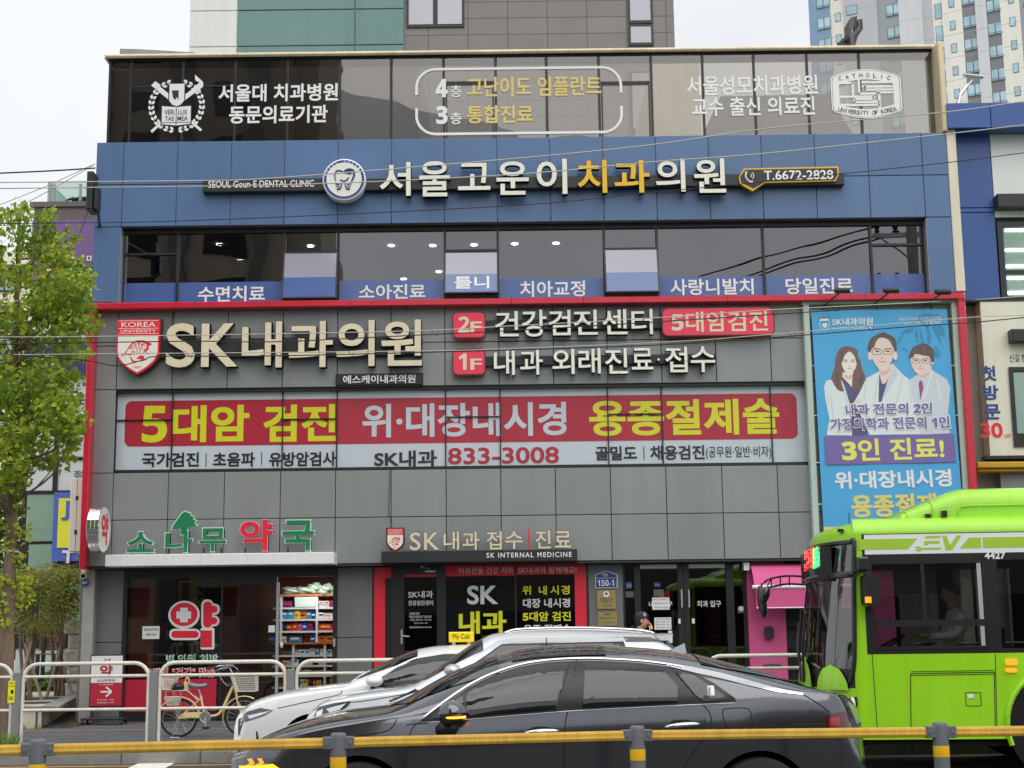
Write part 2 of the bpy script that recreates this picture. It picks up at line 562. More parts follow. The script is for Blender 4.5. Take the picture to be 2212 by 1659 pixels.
# grey cladding -----------------------------------------------------------
m = MB()
panels(m, gxs, [g0, g1, g2], YF, var=3)
panels(m, gxs[:2], [g2, g3], YF)
panels(m, [w2x1 + .0] + [x for x in gxs if x > w2x1 + .05], [g2, g3], YF)
gx2 = xs_at([245, 364, 485, 606, 725, 845, 964, 1082, 1200, 1319, 1439, 1560, 1680, 1800, 1920, 2040], 1060)
gx2 = [gxs[0]] + gx2 + [gx_end]
panels(m, gx2, [g3, g4, g5], YF, var=3)
m.build("grey_cladding", ["grey_panel", "grey_panel_b", "grey_panel_c"], B)
# soffit and shadowed recess under the fascia ----------------------------------------
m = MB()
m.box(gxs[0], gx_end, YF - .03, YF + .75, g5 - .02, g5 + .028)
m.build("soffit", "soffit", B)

# red frame --------------------------------------------------------------------------------
YR = YF - .3
m = MB()
zrt, zrb = zx(643.5, YR), zx(657, YR)
xl0, xl1 = P(190, 690, YR).x, P(203.5, 690, YR).x
xr0, xr1 = P(2070, 660, YR).x, P(2086, 660, YR).x
zbot = P(185, 1229, YR).z
m.cbox(xl0, xr1, YR, YF + .1, zrb, zrt, .012)
m.cbox(xl0, xl1, YR, YF + .1, zbot, zrb, .012)
m.cbox(xr0, xr1, YR, YF + .1, P(2100, 1215, YR).z, zrb, .012)
m.build("red_frame", "red_trim", B)
m = MB()
for u in (420, 757, 1105, 1260, 1572, 1870):
 x = P(u, 650, YR).x
 m.box(x - .004, x + .004, YR - .003, YF, zrb - .001, zrt + .002)
m.build("frame_joints", "joint", B)

# glazed fourth storey --------------------------------------------------------------------------
Y4 = YF + .35
t4 = zx(117.5, Y4); b4 = Zb0 + .0
us4 = [236, 281.5, 395, 508, 621.5, 733.5, 845, 958.5, 1071, 1181, 1294.5, 1408, 1519.5, 1630.5, 1746, 1859, 2036]
x4 = xs_at(us4, 210, Y4)
m = MB()
for x in x4:
 m.box(x - .022, x + .022, Y4 - .012, Y4 + .06, b4, t4)
m.box(x4[0], x4[-1], Y4 - .055, Y4 + .07, b4, b4 + .06)
m.box(x4[0], x4[-1], Y4 - .03, Y4 + .07, t4 - .05, t4 + .02)
zt = P(340, 187, Y4).z
for a, b in ((1, 2), (2, 3), (5 - 1, 5)):
 m.box(x4[a] + .03, x4[b] - .03, Y4 - .008, Y4 + .05, zt - .014, zt + .014)
for a in (7, 10):
 zt2 = P((us4[a] + us4[a + 1]) / 2, 178, Y4).z
 m.box(x4[a] + .03, x4[a + 1] - .03, Y4 - .011, Y4 + .05, zt2 - .02, zt2 + .02)
 ring(x4[a] + .035, x4[a + 1] - .035, b4 + .065, zt2 - .03, .01, .03, Y4 - .0125, m)
m.build("curtain_frame", "black_frame", B)
for a in range(len(x4) - 1):
 m = MB()
 m.box(x4[a] + .028, x4[a + 1] - .028, Y4, Y4 + .012, b4 + .05, t4 - .04)
 m.build("glass_pane", "screen_glass", B)
# coping
m = MB()
YC4 = Y4 - .12
cx0, cx1 = P(225, 120, YC4).x, P(2041, 100, YC4).x
m.cbox(cx0, cx1, YC4, Y4 + .5, zx(114.5, YC4), zx(105.5, YC4), .03)
zk = zx(114.5, YC4)
m.cbox(P(2029, 200, YF).x, P(2041, 200, YF).x, YF - .1, Y4 + .3, Zb0 + .0, zk, .02)
m.build("coping", "coping", B)
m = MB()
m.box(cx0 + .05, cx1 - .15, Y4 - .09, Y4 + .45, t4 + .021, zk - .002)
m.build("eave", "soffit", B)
m = MB()
m.cbox(bX1 + .002, P(2062, 350, YF).x + .04, YF - .04, YF + .3, Zr0 + .02, Zb0 + .12, .01)
m.build("corner_trim", "beige_trim", B)
# structures on the roof seen over or through the glass
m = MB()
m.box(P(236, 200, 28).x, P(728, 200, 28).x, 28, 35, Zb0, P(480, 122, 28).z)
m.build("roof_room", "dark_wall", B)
m = MB(); m.box(P(729, 200, 28.2).x, P(905, 200, 28.2).x, 28.2, 35, Zb0, P(800, 121, 28.2).z); m.build("roof_room", "apt_grey0", B)
m = MB()
m.box(P(1412, 200, 29.5).x, P(1512, 200, 29.5).x, 29.5, 34, Zb0, P(1460, 124, 29.5).z)
m.build("stair_room", "pale_wall", B)
m = MB()
m.prism([(P(u, v, 30).x, P(u, v, 30).z) for u, v in ((1500, 330), (1556, 208), (1790, 204), (1868, 330))], 30, 34)
m.build("roof_hood", "roof_grey", B)
m = MB()
m.prism([(P(u, v, 31).x, P(u, v, 31).z) for u, v in ((258, 130), (259, 105), (300, 106), (420, 113), (420, 130))], 31, 33)
m.build("roof_slab_edge", "concrete", B)

# third storey windows -----------------------------------------------------------------------
Y3 = YF + .22
t3 = zx(490.5, Y3); b3 = zx(653, Y3)
us3 = [270, 386, 616, 731, 961, 1075, 1304, 1418, 1647, 1879, 1998]
x3 = xs_at(us3, 510, Y3); x3[0] = w3x0; x3[-1] = w3x1
m = MB()
m.box(w3x0, w3x1, Y3 - .06, Y3 + .08, t3 - .06, Zb2 + .1)
m.box(w3x0, w3x1, Y3 - .06, Y3 + .08, Zr0 - .1, b3 + .03)
for x in x3:
 m.box(x - .022, x + .022, Y3 - .05, Y3 + .08, b3 + .03, t3 - .06)
TR = {0: 550, 2: 547, 4: 542, 6: 538.5, 9: 529.5}
for a, v in TR.items():
 z = P((us3[a] + us3[a + 1]) / 2, v, Y3).z
 m.box(x3[a] + .022, x3[a + 1] - .022, Y3 - .05, Y3 + .08, z - .02, z + .02)
m.build("third_floor_frame", "black_frame", B)
m = MB()
m.box(w3x0 - .1, w3x0, YF - .02, Y3 + .08, Zr0, Zb2 - .02)
m.build("window_reveal", "silver", B); m = MB()
m.box(w3x1, w3x1 + .06, YF - .02, Y3 + .08, Zr0, Zb2 - .02)
m.build("window_reveal", "silver", B)
zfilm = zx(602, Y3)
for a in range(10):
 m = MB()
 lo = b3 + .03
 if a in (2, 4, 6):
  lo = P((us3[a] + us3[a + 1]) / 2, TR[a], Y3).z
 m.box(x3[a] + .02, x3[a + 1] - .02, Y3, Y3 + .012, lo, t3 - .05)
 wn = m.build("window_pane", "window_glass", B)
 m = MB()
 if a not in (2, 4, 6):
  m.box(x3[a] + .022, x3[a + 1] - .022, Y3 - .004, Y3 - .001, b3 + .031, zfilm)
  m.build("blue_film", "blue_film", wn)
for a, vt, vb in ((2, 548, 647), (4, 546.5, 636), (6, 540.5, 634)):   # awning sashes pushed open at the bottom
 uc = (us3[a] + us3[a + 1]) / 2
 zt_, zb_ = P(uc, vt, Y3).z - .01, P(uc, vb, Y3 - .2).z
 tilt = .2
 M = Matrix.Translation((0, Y3 - .06, zt_)) @ Matrix.Rotation(-math.atan2(tilt, zt_ - zb_), 4, 'X')
 h = sqrt((zt_ - zb_) ** 2 + tilt ** 2)
 m = MB()
 xa, xb = x3[a] - .01, x3[a + 1] + .01
 for q in ((xa, xb, -.045, 0), (xa, xb, -h, -h + .045)):
  m.box(q[0], q[1], -.03, .02, q[2], q[3])
 for q in ((xa, xa + .045), (xb - .045, xb)):
  m.box(q[0], q[1], -.028, .018, -h + .045, -.045)
 m.xform(M)
 sash = m.build("open_sash", "black_frame", B)
 m = MB()
 m.box(xa + .03, xb - .03, -.034, -.031, -h + .02, -.02)
 m.xform(M)
 m.build("sash_pane", "pane_frost", sash)
 m = MB()
 m.box(xa + .03, xb - .03, -.038, -.0355, -h + .02, -h + .02 + h * .43)
 if a == 4:
  text(m, "틀니", xa + .19, xb - .17, -h + .08, -h + .34, -.041, bold=.02, mi=1)
 m.xform(M)
 m.build("sash_film", ["blue_film", "white_text"], sash)
for s, u0, u1, v0, v1 in (("수면치료", 427.5, 572.5, 618, 652), ("소아진료", 775, 919, 614, 646), ("치아교정", 1123, 1264, 606.6, 641),
        ("사랑니발치", 1448, 1628, 602, 637), ("당일진료", 1697, 1842, 600, 635)):
 m = MB()
 ptext(m, s, u0, u1, v0, v1, Y3 - .008, bold=.02)
 m.build("window_lettering", "white_text", B)
# blinds and downlights of the third storey
m = MB()
for k in range(20):
 z = lerp(t3 - .1, zfilm + .02, k / 19)
 m.box(P(470, 550, Y3 + .12).x, P(588, 550, Y3 + .12).x, Y3 + .1, Y3 + .125, z - .016, z + .016)
for k in range(22):
 z = lerp(t3 - .1, zfilm + .02, k / 21)
 m.box(P(1425, 550, 29).x, P(1570, 550, 29).x, 29, 29.03, z - .02, z + .02)
 m.box(P(735, 550, 29).x, P(830, 550, 29).x, 29, 29.03, z - .02, z + .02)
m.box(P(590, 550, Y3 + .12).x, P(614, 550, Y3 + .12).x, Y3 + .12, Y3 + .14, zfilm, t3 - .1)
m.build("window_blind", "blind", B)
def downlight(u, v, zc, r=.052, nm="downlight"):
 p = PZ(u, v, zc - .012)
 if p.y > 31.8:
  return
 m = MB()
 m.lathe((p.x, p.y, zc - .001), (0, 0, -1), [(r * 1.25, 0), (r * 1.25, .02), (r, .022), (r, .012), (0.001, .012)], 16)
 m.build(nm, "lamp", B)
for u, v in ((475, 528), (519, 563), (671, 531.5), (845, 530.5), (935, 530.5), (1024, 529), (1112, 526.6), (1201, 525.6), (872, 603), (948, 587), (1362, 594), (1392, 594)):
 downlight(u, v, zc3)
# ------------------------------------------------------------------ lettering on the glazed storey
Yg = Y4 - .012
def laurel(mb, cx, cz, R, mi=0):
 for side in (-1, 1):
  for k in range(13):
   a = radians(lerp(-80, 72, k / 12))
   for q, (rr, tw) in enumerate(((.90, .55), (1.02, -.2))):
    px, pz = cx + side * R * rr * cos(a), cz + R * rr * sin(a)
    d = a + pi / 2 + (tw if q == 0 else tw)
    L, Wd = R * .2, R * .062
    ux, uz = side * cos(d), sin(d)
    nx, nz = -uz, ux
    mb.prism([(px - ux * L / 2, pz - uz * L / 2), (px + nx * Wd, pz + nz * Wd), (px + ux * L / 2, pz + uz * L / 2), (px - nx * Wd, pz - nz * Wd)], Yg - .004, Yg - .002 + .0005 * q, mi)
m = MB()
x0, x1, z0, z1 = rect(321, 443, 168, 284, Y4)
cxE, czE, RE = (x0 + x1) / 2, (z0 + z1) / 2 - .03, (x1 - x0) / 2 * .94
laurel(m, cxE, czE, RE)
def bar2(mb, a, b, t, y, mi=0):
 (ax, az), (bx, bz) = a, b
 dx, dz = bx - ax, bz - az
 l = sqrt(dx * dx + dz * dz); nx, nz = -dz / l * t / 2, dx / l * t / 2
 mb.prism([(ax + nx, az + nz), (ax - nx, az - nz), (bx - nx, bz - nz), (bx + nx, bz + nz)], y, y + .002, mi)
def E_(a, b):
 return (cxE + a * RE, czE + b * RE)
bar2(m, E_(-.92, .88), E_(.0, .1), .09, Yg - .006); bar2(m, E_(.35, -.45), E_(.95, -.98), .05, Yg - .006)
bar2(m, E_(.88, .78), E_(.0, .08), .09, Yg - .008); bar2(m, E_(-.35, -.45), E_(-.92, -1.02), .05, Yg - .008)
m.prism([E_(*p) for p in ((.62, .72), (.78, .56), (.98, .74), (.98, .92), (.84, 1.06), (.66, 1.22), (.68, 1.0), (.84, .9))], Yg - .009, Yg - .006)
m.prism([E_(*p) for p in ((-.98, .82), (-.82, .98), (-.62, .82), (-.78, .66))], Yg - .009, Yg - .006)
m.prism([E_(*p) for p in ((-.28, .86), (.28, .86), (.28, .2), (.16, .04), (0, -.02), (-.16, .04), (-.28, .2))], Yg - .013, Yg - .0105)
m.prism([E_(a * 1.14, b * 1.06 - .03) for a, b in ((-.28, .86), (.28, .86), (.28, .2), (.16, .04), (0, -.02), (-.16, .04), (-.28, .2))], Yg - .0104, Yg - .0102, 1)
m.prism([E_(a * 1.08, -.4 + (b + .4) * 1.12) for a, b in ((-.54, -.02), (0, -.06), (.54, -.02), (.54, -.72), (0, -.78), (-.54, -.72))], Yg - .0094, Yg - .0092, 1)
m.prism([E_(*p) for p in ((-.54, -.02), (0, -.06), (.54, -.02), (.54, -.72), (0, -.78), (-.54, -.72))], Yg - .012, Yg - .0095)
m.prism([E_(*p) for p in ((-.19, .6), (.07, .6), (.07, .22), (0, .34), (-.06, .22), (-.13, .3))], Yg - .017, Yg - .0135, 1)
bar2(m, E_(0, -.08), E_(0, -.77), .012, Yg - .016, 1)
bar2(m, E_(-.54, -.66), E_(.54, -.66), .01, Yg - .0162, 1)
for s, a, b, c, d in (("VERI", -.45, -.07, -.36, -.16), ("LUX", .07, .42, -.36, -.16), ("TAS", -.42, -.08, -.6, -.42), ("MEA", .05, .44, -.6, -.42)):
 text(m, s, cxE + a * RE, cxE + b * RE, czE + c * RE, czE + d * RE, Yg - .016, bold=.012, mi=1)
m.build("university_emblem", ["pale_text", "black_film"], B)
for s, u0, u1, v0, v1 in (("서울대 치과병원", 472, 730, 181, 219), ("동문의료기관", 495, 708, 227.5, 266)):
 m = MB(); ptext(m, s, u0, u1, v0, v1, Yg - .004, bold=.024); m.build("glass_lettering", "pale_text", B)
for s, u0, u1, v0, v1 in (("서울성모치과병원", 1483, 1766, 163, 205), ("교수 출신 의료진", 1494, 1760, 209, 250)):
 m = MB(); ptext(m, s, u0, u1, v0, v1, Yg - .004, bold=.02); m.build("glass_lettering", "pale_text", B)
m = MB()
ptext(m, SB("4"), 941, 967, 170.5, 210, Yg - .004, bold=.022); ptext(m, "층", 973, 997, 184, 210, Yg - .004, bold=.012)
ptext(m, SB("3"), 942, 967, 229, 268, Yg - .004, bold=.022); ptext(m, "층", 973, 997, 243, 268, Yg - .004, bold=.012)
ptext(m, "고난이도 임플란트", 1009, 1299, 165, 208, Yg - .004, bold=.018, mi=1)
ptext(m, "통합진료", 1009, 1151, 227, 266, Yg - .004, bold=.02, mi=1)
x0, x1, z0, z1 = rect(900, 1342, 148, 288, Y4)
pts = rrect(x0, x1, z0, z1, .36, 10)
for i in range(len(pts)):
 a, b = pts[i], pts[(i + 1) % len(pts)]
 if abs(a[0] - b[0]) < .01 and abs(a[1] - b[1]) > .2:      # the straight ends are open in the middle
  zm, s = (z0 + z1) / 2, 1 if b[1] > a[1] else -1
  bar2(m, a, (a[0], zm - s * .13), .05, Yg - .006); bar2(m, (a[0], zm + s * .13), b, .05, Yg - .006)
 else:
  bar2(m, a, b, .05, Yg - .006)
m.build("glass_lettering", ["white_text", "gold_text"], B)
# the shield of stacked lettering at the corner
m = MB()
x0, x1, z0, z1 = rect(1795, 1947, 150, 256, Y4)
def Q(a, b):
 return (lerp(x0, x1, a), lerp(z0, z1, b))
out = [Q(0, .18), Q(0, .82), Q(.04, .87)] + [Q(lerp(.04, .96, k / 10), .87 + .13 * sin(pi * k / 10)) for k in range(1, 10)] + [Q(.96, .87), Q(1, .82), Q(1, .18), Q(.96, .13)] + \
   [Q(lerp(.96, .04, k / 10), .13 - .13 * sin(pi * k / 10)) for k in range(1, 10)] + [Q(.04, .13)]
cen = Q(.5, .5)
def scl(p, k):
 return (cen[0] + (p[0] - cen[0]) * k, cen[1] + (p[1] - cen[1]) * k)
def loopring(mb, pts, k0, k1, y, mi):
 n = len(pts)
 for i in range(n):
  a, b = pts[i], pts[(i + 1) % n]
  p, q, r, s = scl(a, k0), scl(b, k0), scl(b, k1), scl(a, k1)
  mb.quad((p[0], y, p[1]), (q[0], y, q[1]), (r[0], y, r[1]), (s[0], y, s[1]), mi)
loopring(m, out, 1.0, .965, Yg - .006, 0)
inn = [Q(.115, .27), Q(.115, .7)] + [Q(lerp(.115, .885, k / 8), .70 + .09 * sin(pi * k / 8)) for k in range(1, 8)] + [Q(.885, .7), Q(.885, .27)] + [Q(lerp(.885, .115, k / 8), .27 - .09 * sin(pi * k / 8)) for k in range(1, 8)]
o2 = [scl(p, .95) for p in out]
def resample(pts, n):
 L = [0]
 for i in range(len(pts)):
  a, b = pts[i], pts[(i + 1) % len(pts)]
  L.append(L[-1] + sqrt((a[0] - b[0])**2 + (a[1] - b[1])**2))
 r = []
 for k in range(n):
  s = L[-1] * k / n
  for i in range(len(pts)):
   if L[i + 1] >= s:
    t = (s - L[i]) / (L[i + 1] - L[i] + 1e-9); a, b = pts[i], pts[(i + 1) % len(pts)]
    r.append((lerp(a[0], b[0], t), lerp(a[1], b[1], t))); break
 return r
def byang(pts, n):
 r = []
 for k in range(n):
  t = 2 * pi * k / n; d = (cos(t), sin(t)); best = None
  for i in range(len(pts)):
   a, b = pts[i], pts[(i + 1) % len(pts)]
   ex, ez = b[0] - a[0], b[1] - a[1]
   den = d[0] * ez - d[1] * ex
   if abs(den) < 1e-12: continue
   ax, az = a[0] - cen[0], a[1] - cen[1]
   s = (ax * ez - az * ex) / den; q = (ax * d[1] - az * d[0]) / den
   if s > 0 and -1e-6 <= q <= 1 + 1e-6: best = s if best is None else max(best, s)
  r.append((cen[0] + d[0] * best, cen[1] + d[1] * best))
 return r
A1, A2 = byang(o2, 96), byang(inn, 96)
for i in range(96):
 j = (i + 1) % 96
 m.quad((A1[i][0], Yg - .006, A1[i][1]), (A1[j][0], Yg - .006, A1[j][1]), (A2[j][0], Yg - .006, A2[j][1]), (A2[i][0], Yg - .006, A2[i][1]), 0)
T_ = .045
for a, b in (((.115, .72), (.32, .72)), ((.31, .72), (.31, .46)), ((.12, .44), (.6, .44)), ((.4, .8), (.4, .5)), ((.4, .5), (.67, .5)), ((.44, .73), (.885, .73)),
    ((.44, .64), (.88, .64)), ((.47, .58), (.88, .58)), ((.48, .65), (.48, .57)), ((.64, .52), (.88, .52)), ((.68, .52), (.68, .2)), ((.6, .45), (.6, .39)), ((.33, .39), (.6, .39)),
    ((.33, .39), (.33, .33)), ((.33, .33), (.68, .33)), ((.12, .27), (.68, .27))):
 bar2(m, Q(*a), Q(*b), T_, Yg - .008)
def arc_text(mb, s, fx, y, h, mi, bold=.005):
 n = len(s)
 for i, ch in enumerate(s):
  if ch == ' ': continue
  (x, z), an = fx((i + .5) / n)
  t = MB(); text(t, ch, -h * .36, h * .36, -h / 2, h / 2, 0, bold=bold, mi=mi)
  if ch in 'I':
   t = MB(); text(t, ch, -h * .08, h * .08, -h / 2, h / 2, 0, bold=bold, mi=mi)
  t.xform(Matrix.Translation((x, y, z)) @ Matrix.Rotation(-an, 4, 'Y'))
  mb.add(t.v, t.f, mi)
arc_text(m, "CATHOLIC", lambda t: (Q(lerp(.09, .88, t), .80 + .075 * sin(pi * t)), .22 * cos(pi * t)), Yg - .012, .082, 1)
arc_text(m, "UNIVERSITY OF KOREA", lambda t: (Q(lerp(.09, .91, t), .19 - .085 * sin(pi * t)), -.24 * cos(pi * t)), Yg - .012, .082, 1)
m.build("university_emblem", ["pale_text", "black_film"], B)

# ------------------------------------------------------------------ second storey film windows
Y2 = YF + .12
x2e = P(1756, 930, Y2).x
m = MB()
t2, b2 = zx(838, Y2), zx(1008.5, Y2)
us2 = [256, 374, 611.5, 728.5, 962.5, 1080, 1312, 1428.5, 1663.5]
x2 = xs_at(us2, 850, Y2); x2[0] = w2x0
m.box(w2x0, w2x1, YF + .02, Y2 + .06, t2 - .02, g2 + .05)
m.box(w2x0, w2x1, Y2 - .07, Y2 + .06, g3 - .01, b2 + .02)
for x in x2 + [w2x1]:
 m.box(x - .011, x + .011, Y2 - .02, Y2 + .06, b2 + .02, t2 - .02)
for a, v in ((0, 907.5), (2, 905.5), (4, 900.5), (6, 894.5)):
 z = P((us2[a] + us2[a + 1]) / 2, v, Y2).z
 m.box(x2[a] + .016, x2[a + 1] - .016, Y2 - .03, Y2 + .06, z - .009, z + .009)
m.build("second_floor_frame", "black_frame", B)
m = MB()
m.box(w2x0, w2x1, Y2 + .012, Y2 + .02, b2 + .02, t2 - .02)
m.build("white_film", "white_film", B)
m = MB()
x0, x1, z0, z1 = rect(270, 1722.5, 857.8, 956, Y2)
m.prism(rrect(x0, x1, z0, z1, .12), Y2 + .006, Y2 + .009)
m.build("red_film", "red_film", B)
for s, u0, u1, v0, v1, mt, bd in ((SB("5"), 307, 361, 876.5, 956, "yellow_film", .012), ("대암", 371, 538.5, 875, 955, "yellow_film", .032), ("검진", 569, 726, 873.6, 954, "yellow_film", .032),
         ("위·대장내시경", 782.5, 1223.5, 870.5, 943, "white_film", .026), ("용종절제술", 1272.5, 1683.5, 862.5, 940, "yellow_film", .028),
         ("국가검진", 306.5, 430, 977.6, 1008.6, "black_film", .024), ("초음파", 460, 551, 977, 1008, "black_film", .024), ("유방암검사", 581, 726, 976, 1007, "black_film", .024),
         ("SK내과", 808.5, 944, 973, 1008, "black_film", .026), ("833-3008", 967.5, 1207.5, 966, 1001.6, "red_film", .018),
         ("골밀도", 1286, 1376, 963.6, 994, "black_film", .026), ("채용검진", 1404.5, 1522, 962, 993, "black_film", .024), ("(공무원·일반·비자)", 1525, 1666, 963.6, 991.6, "black_film", .004)):
 m = MB()
 ptext(m, s, u0, u1, v0, v1, Y2 + .003, bold=bd)
 m.build("film_lettering", mt, B)
m = MB()
for u, v0, v1 in ((445, 979, 1007), (565, 977, 1005), (1391, 964, 993)):
 x0, x1, z0, z1 = rect(u - .8, u + .8, v0, v1, Y2)
 m.box(x0, x1, Y2 + .002, Y2 + .004, z0, z1)
m.build("film_divider", "black_film", B)
for a in range(len(x2)):
 m = MB()
 xa = x2[a]; xb = (x2 + [w2x1])[a + 1]
 m.box(xa + .015, xb - .015, Y2 - .012, Y2 - .004, b2 + .02, t2 - .02)
 m.build("window_pane", "film_glass", B)

# ------------------------------------------------------------------ channel letter signs
YS = YF - .03
def letters(parent, items, Yface, depth, mats, bold=.016, back=.0, nm="letter", rim=None):
 "items: (text, u0, u1, v0, v1); each glyph a part: coloured face over a dark return"
 for s, u0, u1, v0, v1 in items:
  m = MB()
  x0, x1, z0, z1 = rect(u0, u1, v0, v1, Yface)
  text(m, s, x0, x1, z0, z1, Yface + .004, bold=bold + .006, depth=depth, mi=1)
  text(m, s, x0 + .008, x1 - .008, z0 + .008, z1 - .008, Yface, bold=bold, mi=0)
  m.build(nm, mats, parent)
def bar(parent, u0, u1, v0, v1, Y0, Y1, mt, nm="backing_bar", c=.012):
 x0, x1, z0, z1 = rect(u0, u1, v0, v1, Y0)
 m = MB(); m.cbox(x0, x1, Y0, Y1, z0, z1, c)
 return m.build(nm, mt, parent)
def rbadge(parent, u0, u1, v0, v1, Y0, Y1, r, mt, nm, rim=None):
 x0, x1, z0, z1 = rect(u0, u1, v0, v1, Y0)
 m = MB(); m.prism(rrect(x0, x1, z0, z1, r), Y0, Y1, 0)
 if rim:
  ring(x0 - .006, x1 + .006, z0 - .006, z1 + .006, r, .02, Y0 - .003, m, 1)
 return m.build(nm, [mt, rim or mt], parent)

# dental clinic sign over the blue band
p = P(1130, 388, YF)
sg = thing("dental_sign", "long channel letter sign with round tooth logo on the blue panel band", "sign", (p.x, YF - .03, p.z))
bar(sg, 438, 712, 385.5, 413.5, YS - .16, YS, "black_bar"); bar(sg, 780, 1824, 379, 405, YS - .16, YS, "black_bar")
letters(sg, [(c, a, b, v0, v1) for c, a, b, v0, v1 in (("서", 819, 888, 349, 424), ("울", 904.5, 973, 347, 425), ("고", 988.5, 1060, 351, 411), ("운", 1071.5, 1143, 347.5, 421.5), ("이", 1158, 1226, 342, 420))], YS - .24, .12, ["cream_face", "letter_side"])
letters(sg, [("치", 1246.5, 1312, 344.5, 417.5), ("과", 1326, 1404, 344.5, 417)], YS - .24, .12, ["yellow_face", "letter_side"], bold=.018)
letters(sg, [("의", 1416, 1481, 342, 415), ("원", 1498, 1568.5, 341.5, 417)], YS - .24, .12, ["cream_face", "letter_side"])
m = MB(); ptext(m, "SEOUL Goun-E DENTAL CLINIC", 450, 678.5, 389.6, 404.6, YS - .165, bold=.012); m.build("lettering", "white_text", sg)
c = P(743.5, 388, YS - .3); R = 48 / 122 * (26 / 26.2)
m = MB()
m.lathe(c, (0, -1, 0), [(R, -.2), (R, 0), (R - .02, .012)], 48, 0)
m.lathe(c, (0, -1, 0), [(R - .02, .012), (R * .94, .012)], 48, 0)
m.lathe(c, (0, -1, 0), [(R * .94, .013), (R * .82, .013)], 48, 1)
m.lathe(c, (0, -1, 0), [(R * .82, .0135), (0.001, .0135)], 48, 2)
lg = m.build("logo_disc", ["white_text", "navy", "cream_face"], sg)
m = MB()
def cpt(a, b):
 return (c.x + a * R, c.y - .017, c.z + b * R)
tooth = smoothpath([cpt(-.38, -.08), cpt(-.44, .22), cpt(-.3, .43), cpt(-.05, .36), cpt(.1, .28)], 5)
m.tube(tooth, [.008 + .008 * sin(pi * i / (len(tooth) - 1)) for i in range(len(tooth))], 6, 0)
t2_ = smoothpath([cpt(.0, .4), cpt(.2, .48), cpt(.42, .42), cpt(.46, .18), cpt(.34, -.12)], 5)
m.tube(t2_, [.012 + .012 * sin(pi * i / (len(t2_) - 1)) for i in range(len(t2_))], 6, 0)
m.prism([(cpt(a, b)[0], cpt(a, b)[2]) for a, b in ((.0, .36), (.2, .42), (.34, .4), (.34, .24), (.2, .22))], c.y - .018, c.y - .015, 0)
m.tube(smoothpath([cpt(-.18, -.02), cpt(-.02, -.08), cpt(.14, -.02), cpt(.2, .1)], 4), .014, 6, 0)
for s in (-1, 1):
 m.tube(smoothpath([cpt(s * .08 - .03, -.2), cpt(s * .14 - .03, -.45), cpt(s * .3 - .03, -.5)], 4), .012, 6, 0)
 for k in range(3):
  m.tube([cpt(s * .16 - .03, -.24 - .1 * k), cpt(s * (.38 - .04 * k) - .03, -.22 - .1 * k)], .01, 6, 0)
arc_text(m, "SEOUL GOUN-E", lambda t: ((c.x + .885 * R * cos(radians(lerp(172, 18, t))), c.z + .885 * R * sin(radians(lerp(172, 18, t)))), radians(lerp(82, -72, t))), c.y - .016, .045, 1, .014)
m.build("logo_drawing", ["navy", "white_text"], lg)
m = MB()
def ph(u, v):
 q = P(u, v, YS - .22); return (q.x, q.z)
oct_ = [(1596, 383), (1607, 364), (1811, 359.5), (1812, 378), (1805, 391), (1653, 394.5), (1626, 412.5), (1599, 397)]
m.prism([ph(*q) for q in oct_], YS - .22, YS - .14, 0)
ctr = (1690, 381)
m.prism([ph(lerp(u, ctr[0], .025) , lerp(v, ctr[1], .16)) for u, v in oct_], YS - .224, YS - .2, 1)
ptext(m, "T.6672-2828", 1650, 1800, 367.5, 388, YS - .228, bold=.016, mi=2)
m.tube(smoothpath([(*ph(1612, 371)[:1], YS - .227, ph(1612, 371)[1]), (ph(1611, 383)[0], YS - .227, ph(1611, 383)[1]), (ph(1620, 393)[0], YS - .227, ph(1620, 393)[1]), (ph(1626, 393)[0], YS - .227, ph(1626, 393)[1])], 4), [.026, .02, .018, .016, .015, .014, .014, .015, .016, .018, .02, .024, .026], 6, 2)
for r_ in (5, 10):
 m.tube([(ph(1618 + r_ * cos(radians(a)), 380 - r_ * sin(radians(a)))[0], YS - .227, ph(1618 + r_ * cos(radians(a)), 380 - r_ * sin(radians(a)))[1]) for a in range(-40, 55, 15)], .008, 5, 2)
m.build("phone_plate", ["yellow_face", "black_bar", "white_text"], sg)

# shields with a tiger head --------------------------------------------------------------
TIGER = [[(-.62, -.12), (-.5, -.02), (-.42, .1), (-.3, .28), (-.1, .42), (.1, .46), (.34, .42), (.56, .3), (.5, .16), (.42, .0), (.36, -.1), (.24, -.3), (.3, -.42), (.22, -.52), (.1, -.4), (-.02, -.42), (-.04, -.52), (-.16, -.56), (-.24, -.4), (-.34, -.3), (-.5, -.24)]]
def shield_outline(x0, x1, z0, z1, k=0.0):
 w_, h_ = x1 - x0, z1 - z0
 pts = [(0, 1), (0, .42)] + [(0 + .5 * (t ** 2.0), .42 - .42 * (t ** .95) * (1.0)) for t in (.25, .45, .62, .78, .9)] + [(.5, 0)]
 pts += [(1 - a, b) for a, b in pts[:-1][::-1]]
 cx_, cz_ = .5, .55
 return [(x0 + w_ * (cx_ + (a - cx_) * (1 - k)), z0 + h_ * (cz_ + (b - cz_) * (1 - k))) for a, b in pts]
